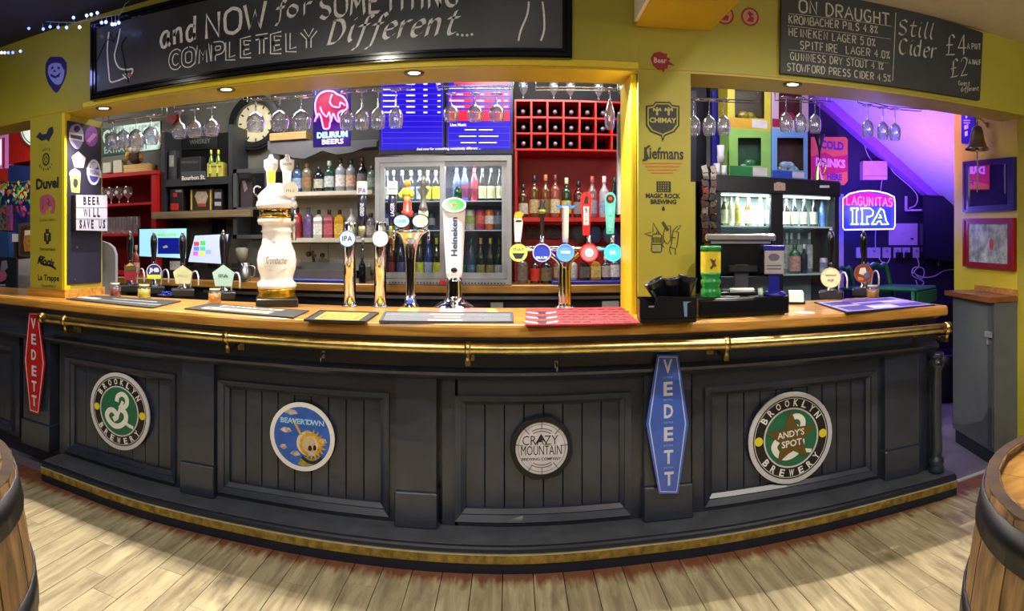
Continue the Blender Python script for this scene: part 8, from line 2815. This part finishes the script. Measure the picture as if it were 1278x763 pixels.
# cardboard boxes with windows
def carton(x0, y0, x1, y1, Y, col, col2, win, inside, label, z=None, shade_col='#1c1410'):
    t = thing('cardboard_box', label, 'box', (px2x((x0 + x1) / 2, Y), Y, pz((x0 + x1) / 2, y1, Y) if z is None else z))
    z0 = t.location.z
    z1 = pz((x0 + x1) / 2, y0, Y)
    P = Plane((-5, Y), (5, Y))
    X0, X1 = px2x(x0, Y), px2x(x1, Y)
    L = P.poly(R4(*win))
    o_ = [(X0 + 5, z0), (X1 + 5, z0), (X1 + 5, z1), (X0 + 5, z1)]
    w_ = [L[3], L[2], L[1], L[0]]
    obj('carton_front', MB(P.M).ring(o_, w_, -.004, 0), M(col, .55, var=.06), t)
    obj('carton_body', MB().box(X0, X1, Y + .2, Y + .204, z0, z1).box(X0, X0 + .003, Y + .004, Y + .2, z0, z1).box(X1 - .003, X1, Y + .004, Y + .2, z0, z1).box(X0, X1, Y + .004, Y + .2, z0, z0 + .003).box(X0, X1, Y + .004, Y + .2, z1 - .003, z1), M(col, .55, var=.06), t)
    obj('printed_strip', MB(P.M).rect(X0 + 5.005, (X0 + X1) / 2 + 5 + .02, z0 + .01, L[2][1] - .01, 0, .0008), M(col2, .5), t)
    obj('white_sticker', MB(P.M).rect((X0 + X1) / 2 + 5.02, X1 + 5 - .03, z0 + .016, L[2][1] - .015, .0008, .0016), M('#c8c4c8', .5, var=.1), t)
    obj('inner_shade_sheet', MB().box(X0 + .004, X1 - .004, Y + .06, Y + .063, z0 + .004, z1 - .004), M(shade_col, .5, var=.2, scale=20), t)  # dark tinted sheet added for the shade inside the carton
    m = MB()
    r_ = random.Random(int(x0))
    cx_ = (X0 + X1) / 2
    for i in range(5):
        m.ball((cx_ + r_.uniform(-.05, .05), Y + .045 + r_.uniform(-.005, .005), z0 + .075 + i % 2 * .03), .04, 10, 7, (1.3, .5, .9))
    obj('packet_inside', m, M(inside, .3, coat=.3, var=.4, scale=25), t)
    return t


BYY = 4.12
zb1 = zt + .001
carton(910, 162, 962, 220, BYY, '#86b85a', '#1e7a3c', (921, 172, 950, 207), '#2a6a44', 'green cardboard box with window, lower left of the four boxes', z=zb1, shade_col='#244a36')
carton(963, 162, 1008, 221, BYY, '#6a98d0', '#2448b0', (970, 172, 1003, 213), '#8aa8b8', 'blue cardboard box with window, lower right of the four boxes', z=zb1, shade_col='#3a281c')
zb2 = pz(936, 162, BYY) + .001
carton(908, 105, 962, 161, BYY + .002, '#c0b02a', '#c8981a', (917, 108, 954, 148), '#8a7a20', 'yellow cardboard box with window, on top of the green box', z=zb2, shade_col='#3a2c10')
carton(963, 108, 1009, 161, BYY + .002, '#b89ab0', '#8a1a3a', (972, 112, 1001, 150), '#8a1830', 'pink cardboard box with window, on top of the blue box', z=pz(985, 162, BYY) + .001, shade_col='#4a1424')
# cups, bell and cone on the fridge
q_ = Vector((px2x(899, 4.1), 4.1, zt + .001))
t = thing('paper_cup_stack', 'stack of white paper cups left of the green cardboard box', 'cups', tuple(q_))
kk = 4.1 / math.cos((899 - XC) / F) / F
for i, (dx, h0, h1, w) in enumerate(((-4.5, 0, 15, 4.2), (4.5, 0, 13, 3.8), (0.5, 15.5, 38, 4.8))):
    obj('cup_column', MB().lathe([(w * .8 * kk, h0 * kk), (w * kk, (h0 + (h1 - h0) * .4) * kk), (w * .85 * kk, (h0 + (h1 - h0) * .45) * kk), (w * kk, h1 * kk), (w * .8 * kk, h1 * kk)], 14, Matrix.Translation((dx * kk, 0, 0))), M('#ccc8cc', .5), t, False)
kk = 4.1 / math.cos((1023 - XC) / F) / F
t = thing('brass_hand_bell', 'brass horn shaped hand bell on the right end of the black fridge', 'bell', (px2x(1023, 4.08), 4.08, zt + .001))
obj('bell_body', MB().lathe([(8 * kk, 0), (7 * kk, 2 * kk), (4.4 * kk, 8 * kk), (3 * kk, 14 * kk), (1.2 * kk, 18 * kk)], 20, Matrix.Translation((-2 * kk, 0, 0)), caps=False), BRASS, t, False)
obj('handle_loop', MB().tube(cat_rom([(-2 * kk, 0, 17 * kk), (2 * kk, 0, 24 * kk), (8 * kk, 0, 22 * kk), (8 * kk, 0, 13 * kk), (4 * kk, 0, 8 * kk)], 4), 1.2 * kk, 8), BRASS, t, False)
t = thing('dark_cone', 'dark upside down cone hanging above the brass hand bell', 'cone', (px2x(1023, 4.2), 4.2, pz(1023, 200, 4.2)))
kk = 4.2 / math.cos((1023 - XC) / F) / F
obj('cone', MB().lathe([(.5 * kk, 0), (2 * kk, 14 * kk), (7 * kk, 32 * kk), (.1, 32 * kk)][:3], 14), M('#14122c', .4), t, False)
obj('hanging_wire', MB().tube([(0, 0, 30 * kk), (0, 0, 2.78 - t.location.z)], .002, 5), STEEL, t, False)
# hanging snack packets on a strip
kk = 3.45 / math.cos((884 - XC) / F) / F
X0 = px2x(884, 3.45)
t0 = thing('snack_strip', 'hanging strip of small snack packets between pillar and black fridge', 'snack strip', (X0, 3.45, pz(884, 320, 3.45)))
rz_ = t0.location.z
rr = random.Random(8)
obj('hanging_strip', MB().box(-.012, .012, .0, .004, 0, 2.78 - rz_), M('#2a2a2c', .4), t0, False)
for i in range(13):
    for j in range(2):
        y = 206 + i * 8.6
        zc_ = pz(884, y + 6, 3.45) - rz_
        u = (-5 if j == 0 else 5) * kk + rr.uniform(-.006, .006)
        if i > 10:
            u = (j - .5) * 4 * kk
        col = rr.choice(['#4a2418', '#8a847c', '#3a1c14', '#5a5046', '#2a201c', '#7a1a1c' if i < 6 else '#4a3428', '#1c1a1c'])
        T = Matrix.Translation((u, -.008 - j * .006, zc_)) @ Matrix.Rotation(rr.uniform(-.4, .4), 4, 'Y')
        obj('snack_packet', MB().cbox(-.020, .020, -.006, .004, -.026, .026, .003, T), M(col, .25, .3, coat=.5, var=.5, scale=80), t0, False)

# left blue-black wall behind, right of the pillar
single('dark_side_cupboard', MB().box(px2x(850, 4.4), px2x(869, 4.4), 4.4, 4.54, .0, 2.6), M('#1a1c2c', .5), 'tall dark cupboard door between the pillar and the cardboard boxes', 'cupboard')
single('blue_roller_banner', MB().box(px2x(889, 4.36), px2x(902, 4.36), 4.36, 4.39, zt, 2.6), M('#1c1c9a', .5), 'tall blue banner beside the yellow cardboard box', 'banner')

# ================================================================ violet passage
PQ = Plane((-5, YQ), (6, YQ))
def qrect(m, a, b, c, d, n0, n1, P_=PQ):
    return m.prism(P_.poly(R4(a, b, c, d)), n0, n1)


# cold drinks poster
PP = Plane((-5, 4.85), (6, 4.85))
t = label_thing('cold_drinks_sign', 'orange and pink COLD DRINKS HERE sign beside the black fridge', 'sign', PP, 1036, 200)
pts = [(1012, 171), (1055, 171), (1058, 174), (1058, 226), (1054, 231), (1012, 228)]
obj('plate', MB(PP.M).prism(PP.poly(pts), -.14, 0), M('#d86a3a', .5, var=.05), t)
obj('red_block', MB(PP.M).prism(PP.poly([(1012, 196), (1030, 190), (1040, 196), (1058, 193), (1058, 214), (1012, 222)]), 0, .001), M('#c0184a', .5), t)
obj('violet_lettering', ptext(ptext(MB(PP.M), PP, 'COLD', 1024, 176, 1053, 187, .0015, .05), PP, 'HERE', 1032, 217, 1051, 225, .0015, .05), M('#5a1a8a', .5), t)
obj('pink_lettering', ptext(MB(PP.M), PP, 'DRINKS', 1018, 198, 1055, 209, .002, .05), M('#e8b0e0', .5), t)
# neon IPA
PN = Plane((-5, 4.7), (6, 4.7))
t = label_thing('neon_sign', 'lit red and white neon sign reading IPA in a white outline', 'neon sign', PN, 1085, 265)
out = [(1052, 248), (1060, 242), (1072, 239), (1084, 238), (1096, 239), (1108, 242), (1116, 246), (1117, 254), (1117, 282), (1115, 286), (1054, 287), (1052, 284)]
obj('back_panel', MB(PN.M).prism(PN.poly(out), -.03, -.02), M('#2a3ad0', .3, emit=.5, var=.1, emhex='#2a3af0', name='blue_lit_back_panel'), t)
obj('red_glow_panel', MB(PN.M).prism(PN.poly([(1053, 247), (1062, 242.5), (1084, 240), (1106, 243), (1116, 248), (1116, 256), (1053, 256)]), -.02, -.018), M('#8a1060', .3, emit=.6, var=0, emhex='#c02080', name='pink_lit_panel'), t)
obj('outline_tube', MB(PN.M).tube([(u, v, 0) for u, v in PN.poly(out)], .006, 6, closed=True), M('#e8d8ff', .4, emit=3, var=0, emhex='#d0b0ff', name='white_neon'), t)
m = MB(PN.M)
sts, Lw = strokes('LAGUNITAS')
a0, b0 = PN.uv(1056, 255.5)
a1, b1 = PN.uv(1114, 255.5)
hh = PN.uv(1085, 245)[1] - PN.uv(1085, 255.5)[1]
for st in sts:
    m.tube([(a0 + (a1 - a0) * x / Lw, b0 + hh * y / 10, 0) for x, y in st], .0058, 6)
obj('red_lettering', m, M('#ff8a8a', .4, emit=3, var=0, emhex='#ff4050', name='red_neon'), t)
m = MB(PN.M)
for pp in ([(1062, 260), (1071, 260), (1071, 262), (1069, 263), (1069, 278), (1071, 280), (1062, 280), (1064, 278), (1064, 263), (1062, 262), (1062, 260)],
           [(1074, 280), (1076, 278), (1076, 263), (1074, 260), (1086, 260), (1090, 264), (1089, 269), (1084, 271), (1082, 270), (1082, 278), (1084, 280), (1074, 280)],
           [(1088, 280), (1094, 270), (1099, 260), (1103, 263), (1106, 276), (1109, 280), (1100, 280), (1099, 276), (1095, 277), (1094, 280), (1088, 280)], [(1098, 268), (1100, 272), (1097, 272)]):
    m.tube([(u, v, 0) for u, v in PN.poly(pp)], .0062, 6)
obj('white_lettering', m, M('#e8f8ff', .4, emit=4, var=0, emhex='#c8e8ff', name='icy_neon'), t)
obj('wall_standoff', MB(PN.M).rect(PN.uv(1070, 250)[0], PN.uv(1072, 250)[0], PN.uv(1070, 255)[1], PN.uv(1070, 250)[1], -.3, -.03), BLACK, t)
c_ = PN.w(*PN.uv(1085, 265), .12)
light('POINT', tuple(c_), 10, (.18, .16, 1), .12)
light('POINT', tuple(PN.w(*PN.uv(1085, 265), -.14)), 9, (.12, .1, 1), .1)
# TV, junction box, panel, sockets
PT = Plane((-5, 4.86), (6, 4.86))
t = label_thing('wall_television', 'dark flat television on the violet back wall beside the yellow wall', 'television', PT, 1175, 285)
L = PT.poly([(1152, 244), (1230, 246), (1230, 332), (1152, 323)])
zc0 = L[2][1]
obj('casing', MB(PT.M).prism(L, -.06, 0), M('#0c0a24', .15, coat=.5), t)
c2 = (sum(a for a, b in L) / 4, sum(b for a, b in L) / 4)
obj('screen_face', MB(PT.M).prism([(c2[0] + (a - c2[0]) * .94, c2[1] + (b - c2[1]) * .92) for a, b in L], 0, .001), M('#10103a', .12, coat=.6, var=0), t)
obj('wall_mount', MB(PT.M).rect(c2[0] - .08, c2[0] + .08, c2[1] - .08, c2[1] + .08, -.14, -.06), BLACK, t)
PQ2 = Plane((-5, YQ - .001), (6, YQ - .001))


def fix(name, label, cat, a, b, c, d, depth, mat, extra=None):
    t = label_thing(name, label, cat, PQ2, (a + c) / 2, d)
    obj('body', MB(PQ2.M).prism(PQ2.poly(R4(a, b, c, d)), 0, depth), mat, t)
    for nm, r_, m_, dd in (extra or []):
        obj(nm, MB(PQ2.M).prism(PQ2.poly(R4(*r_)), depth, depth + dd), m_, t)
    return t


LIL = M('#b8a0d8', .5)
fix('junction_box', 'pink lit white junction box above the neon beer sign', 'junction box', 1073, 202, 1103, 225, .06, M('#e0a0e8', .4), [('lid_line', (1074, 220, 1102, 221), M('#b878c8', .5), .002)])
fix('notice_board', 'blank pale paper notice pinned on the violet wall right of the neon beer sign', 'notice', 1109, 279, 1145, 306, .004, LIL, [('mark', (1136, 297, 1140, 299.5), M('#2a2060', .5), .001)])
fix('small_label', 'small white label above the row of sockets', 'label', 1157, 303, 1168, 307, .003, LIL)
G = 'wall sockets along the violet back wall'
for i, (a, b) in enumerate(((1068, 1080), (1082, 1098), (1101, 1111), (1115, 1124), (1126, 1135), (1139, 1147), (1148, 1156), (1160, 1176))):
    fix('wall_socket', NTH[i] + ' socket plate in the row on the violet wall', 'socket', a, 309, b, 322, .012, LIL, [('switch', ((a + b) / 2 - 1.5, 312, (a + b) / 2 + 1.5, 315), M('#8a78b0', .5), .004)] + ([('black_plug', ((a + b) / 2 - 2.5, 315, (a + b) / 2 + 3, 323), BLACK, .05)] if i in (3, 4, 7) else [])).__setitem__('group', G)


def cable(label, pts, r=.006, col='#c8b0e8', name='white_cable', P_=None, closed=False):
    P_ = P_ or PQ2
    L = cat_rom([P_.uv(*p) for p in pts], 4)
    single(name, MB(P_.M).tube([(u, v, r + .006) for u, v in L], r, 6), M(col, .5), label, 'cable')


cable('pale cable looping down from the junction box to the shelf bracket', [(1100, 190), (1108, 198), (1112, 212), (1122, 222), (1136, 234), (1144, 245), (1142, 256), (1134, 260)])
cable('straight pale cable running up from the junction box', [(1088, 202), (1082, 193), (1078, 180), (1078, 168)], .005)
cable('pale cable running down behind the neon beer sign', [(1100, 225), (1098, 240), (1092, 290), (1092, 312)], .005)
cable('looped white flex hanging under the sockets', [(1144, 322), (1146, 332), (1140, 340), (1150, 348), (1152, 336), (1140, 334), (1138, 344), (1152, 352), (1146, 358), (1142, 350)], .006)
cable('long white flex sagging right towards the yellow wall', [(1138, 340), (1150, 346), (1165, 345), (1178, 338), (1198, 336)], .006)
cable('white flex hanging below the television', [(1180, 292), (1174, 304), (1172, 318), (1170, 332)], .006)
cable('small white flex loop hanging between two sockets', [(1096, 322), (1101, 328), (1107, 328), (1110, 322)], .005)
single('shelf_bracket', MB(PQ2.M).prism(PQ2.poly(R4(1129, 245, 1131.5, 264)), 0, .012).prism(PQ2.poly(R4(1129, 262, 1146, 264)), 0, .12), LIL, 'white L shaped bracket left of the television', 'bracket')
single('low_equipment', MB().box(px2x(1150, 4.6), 4.9, 4.6, 4.95, .0, .85), M('#14122c', .5), 'dark low cabinet under the television in the violet passage', 'cabinet')
single('wheeled_bin', MB().lathe([(.16, 0), (.18, .3), (.19, .42), (.17, .44)], 16, c=(px2x(1178, 4.3), 4.3, 0)), M('#0c0b14', .4), 'black bin on the passage floor behind the counter end', 'bin')
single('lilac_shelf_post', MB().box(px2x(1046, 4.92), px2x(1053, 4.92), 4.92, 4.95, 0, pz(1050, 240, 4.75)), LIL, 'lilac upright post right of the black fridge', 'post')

# green plastic chairs
def chair(px_, py_top, Y, label, w=.42):
    X = px2x(px_, Y)
    ztop = pz(px_, py_top, Y)
    seat = ztop - .17
    t = thing('plastic_chair', label, 'chair', (X, Y, 0), .5)
    GR = M('#145c36', .35, coat=.2, var=.04, name='green_plastic')
    for sx in (-1, 1):
        for sy in (-1, 1):
            obj('leg', MB().tube([(sx * (w / 2 - .02), sy * .18, seat), (sx * w / 2, sy * .21, 0)], .018, 8), GR, t, False)
    obj('seat', MB().cbox(-w / 2, w / 2, -.22, .22, seat - .03, seat, .012), GR, t, False)
    obj('backrest', MB().tube(cat_rom([(-w / 2 + .02, .2, seat - .02), (-w / 2 + .05, .23, seat + .16), (-w / 4, .25, ztop - .02), (0, .255, ztop), (w / 4, .25, ztop - .02), (w / 2 - .05, .23, seat + .16), (w / 2 - .02, .2, seat - .02)], 4), .022, 8), GR, t, False)
    obj('side_apron', MB().cbox(-w / 2 + .01, w / 2 - .01, -.225, -.21, seat - .13, seat - .03, .004), GR, t, False)
    return t


chair(1126, 331, 3.95, 'tall green plastic chair right of the brown round pump clip')
chair(1080, 335, 4.52, 'tall green plastic chair between the cream and brown round pump clips', .34)

# ================================================================ left alcove
AY = 4.3
single('red_alcove_panel', MB().box(-5, px2x(38, 4.45), 4.45, 4.54, ZK, 2.7), M('#8a1210', .5, var=.1), 'large red panel behind the far left opening', 'panel')
P = Plane((-6, 4.3), (0, 4.3))
t = label_thing('round_lit_sign', 'round white lit sign partly hidden by the left pillar', 'sign', P, 48, 150)
u, v = P.uv(46, 152)
obj('white_disc', MB(P.M).disc(u, v, .25, -.03, 0), M('#e0e4dc', .4, emit=.5, var=0), t)
obj('dark_ring', MB(P.M).cring(u, v, .225, .215, 0, .003).cring(u, v, .25, .24, 0, .01), M('#4a5a4a', .4), t)
obj('hanging_rod', MB(P.M).rect(u - .01, u + .01, v + .25, 2.78, -.02, -.01), BLACK, t)
P = Plane((-6, 4.1), (0, 4.1))
def alc(name, label, cat, pts, mat, d=.03, Y=4.1, parts=(), down=False):
    P = Plane((-6, Y), (0, Y))
    t = label_thing(name, label, cat, P, *pts[0])
    L = P.poly(pts)
    obj('body', MB(P.M).prism(L, -d, 0), mat, t)
    if down:
        us = [a for a, b in L]
        obj('support', MB(P.M).rect(min(us) + .02, max(us) - .02, 0, min(b for a, b in L), -d, -.004), M('#2a2624', .5), t)
    for i, (nm, pp, mt) in enumerate(parts):
        obj(nm, MB(P.M).prism(P.poly(pp), 0, .0015 + i * .0004), mt, t)
    return t


alc('lit_strip_sign', 'pink and white lit strip panel at the far left edge', 'sign', [(-8, 168), (10, 165), (10, 212), (-8, 215)], M('#c87ac0', .4, emit=.35, var=0), Y=4.35, d=.08, parts=[('white_strip', [(-6, 175), (2, 174), (2, 206), (-6, 207)], M('#f0e0f8', .4, emit=.8, var=0)), ('red_strip', [(3, 172), (6, 172), (6, 210), (3, 210)], M('#c02848', .4))])
alc('red_shelf_box', 'bright red wall cabinet in the far left opening', 'cabinet', [(11, 166), (41, 160), (41, 200), (11, 205)], M('#b41a12', .45, var=.1), Y=4.34, d=.10)
alc('red_shelf_box', 'small red box above the garland at the far left edge', 'box', [(-8, 211), (10, 210), (10, 228), (-8, 229)], M('#c02a18', .5), Y=4.28, d=.17)
alc('blue_notice_board', 'blue board between the red cabinet and the garland', 'board', [(-14, 229), (10, 229), (11, 206), (41, 208), (41, 300), (-14, 300)], M('#1c2a6a', .5), Y=4.25, d=.2)
# garland of coloured leaves and ribbons
P = Plane((-6, 4.2), (0, 4.2))
t = label_thing('paper_garland', 'bushy garland of green, yellow, red and blue paper ribbons', 'garland', P, 18, 240)
rr = random.Random(21)
obj('cord', MB(P.M).tube([(P.uv(-10, 226)[0], P.uv(-10, 226)[1], -.044), (P.uv(20, 228)[0], P.uv(20, 228)[1], -.044), (P.uv(42, 224)[0], P.uv(42, 224)[1], -.044)], .006, 6), M('#3a6a3a', .6), t)
for c_, n_, ya, yb in (('#3aa84a', 26, 228, 252), ('#d8c83a', 20, 226, 244), ('#c8c8b0', 14, 235, 262), ('#c02a3a', 14, 226, 268), ('#2a3a9a', 14, 240, 275), ('#d86a2a', 12, 226, 240), ('#c04a8a', 8, 238, 262)):
    m = MB(P.M)
    for i in range(n_):
        x, y = rr.uniform(-4, 40), rr.uniform(ya, yb)
        u, v = P.uv(x, y)
        a = rr.uniform(-1, 1)
        L_ = rr.uniform(.03, .07)
        w = rr.uniform(.008, .016)
        dx, dy = math.sin(a), -math.cos(a)
        n0 = rr.uniform(-.02, .05)
        m.prism([(u - dy * w, v + dx * w), (u + dx * L_ * .5 - dy * w * 1.2, v + dy * L_ * .5 + dx * w), (u + dx * L_, v + dy * L_), (u + dx * L_ * .5 + dy * w, v + dy * L_ * .5 - dx * w), (u + dy * w, v - dx * w)], n0, n0 + .002)
    o = obj('paper_ribbons', m, M(c_, .7, var=.2, scale=40), t)
    o['kind'] = 'stuff'
alc('striped_banner', 'red, white and blue striped hanging banner at the far left', 'banner', [(8, 256), (14, 256), (14, 288), (8, 288)], M('#b82a28', .6), Y=4.22, d=.025, parts=[('blue_stripe', [(11, 256), (14, 256), (14, 288), (11, 288)], M('#3a5ab0', .6))])
alc('grey_poster', 'grey and white printed poster above the blue crate at the left edge', 'poster', [(-8, 256), (8, 256), (8, 288), (-8, 288)], M('#5a5c58', .6, var=.6, scale=30), Y=4.235, d=.012)
alc('blue_crate', 'blue box at the left edge above the dark poster', 'box', [(-8, 289), (10, 290), (11, 321), (-8, 321)], M('#22427a', .5), Y=3.95, d=.1, down=True)
alc('framed_picture', 'small framed brown picture of a beer jug beside the left pillar', 'picture', [(23, 279), (44, 277), (44, 322), (23, 320)], M('#4a443c', .5), Y=3.9, d=.03, down=True, parts=[('brown_artwork', [(26, 283), (44, 281), (44, 318), (26, 317)], M('#4a2a18', .5, var=.3, scale=25)), ('jug_artwork', [(31, 290), (39, 288), (41, 300), (39, 314), (31, 314), (29, 302)], M('#b07a30', .5, var=.3, scale=40)), ('foam_artwork', [(31, 288), (40, 287), (40, 293), (31, 294)], M('#e0d8b8', .5))])
alc('small_white_card', 'white cards beside the framed beer jug picture', 'card', [(15, 292), (22, 292), (22, 302), (15, 302)], M('#d8d4d0', .5), Y=3.92, d=.01, down=True)
alc('white_appliance', 'white rounded appliance beside the left pillar foot', 'appliance', [(22, 324), (44, 322), (44, 366), (22, 366)], M('#c4bec0', .5, var=.05), Y=3.75, d=.1, down=True)
alc('dark_poster', 'dark poster with pink cup drawing standing at the left edge of the counter', 'poster', [(-8, 321), (13, 321), (20.5, 322), (20.5, 363), (-8, 362)], M('#1c2030', .5, var=.1), Y=3.45, d=.02, down=True, parts=[('white_artwork', [(2, 326), (8, 325), (10, 334), (6, 338), (9, 344), (3, 350), (0, 344)], M('#8a8a9c', .5)), ('pink_artwork', [(0, 338), (6, 337), (8, 348), (2, 352), (-2, 350)], M('#c0608a', .5)), ('white_writing_artwork', [(-2, 355), (7, 355), (7, 357), (-2, 357)], M('#a8a8b0', .5))])
single('small_bottle_post', MB().tube([(px2x(30, 3.9), 4.2, 0), (px2x(30, 3.9), 4.2, .9)], .02, 6), BLACK, 'thin black post behind the left opening', 'post')
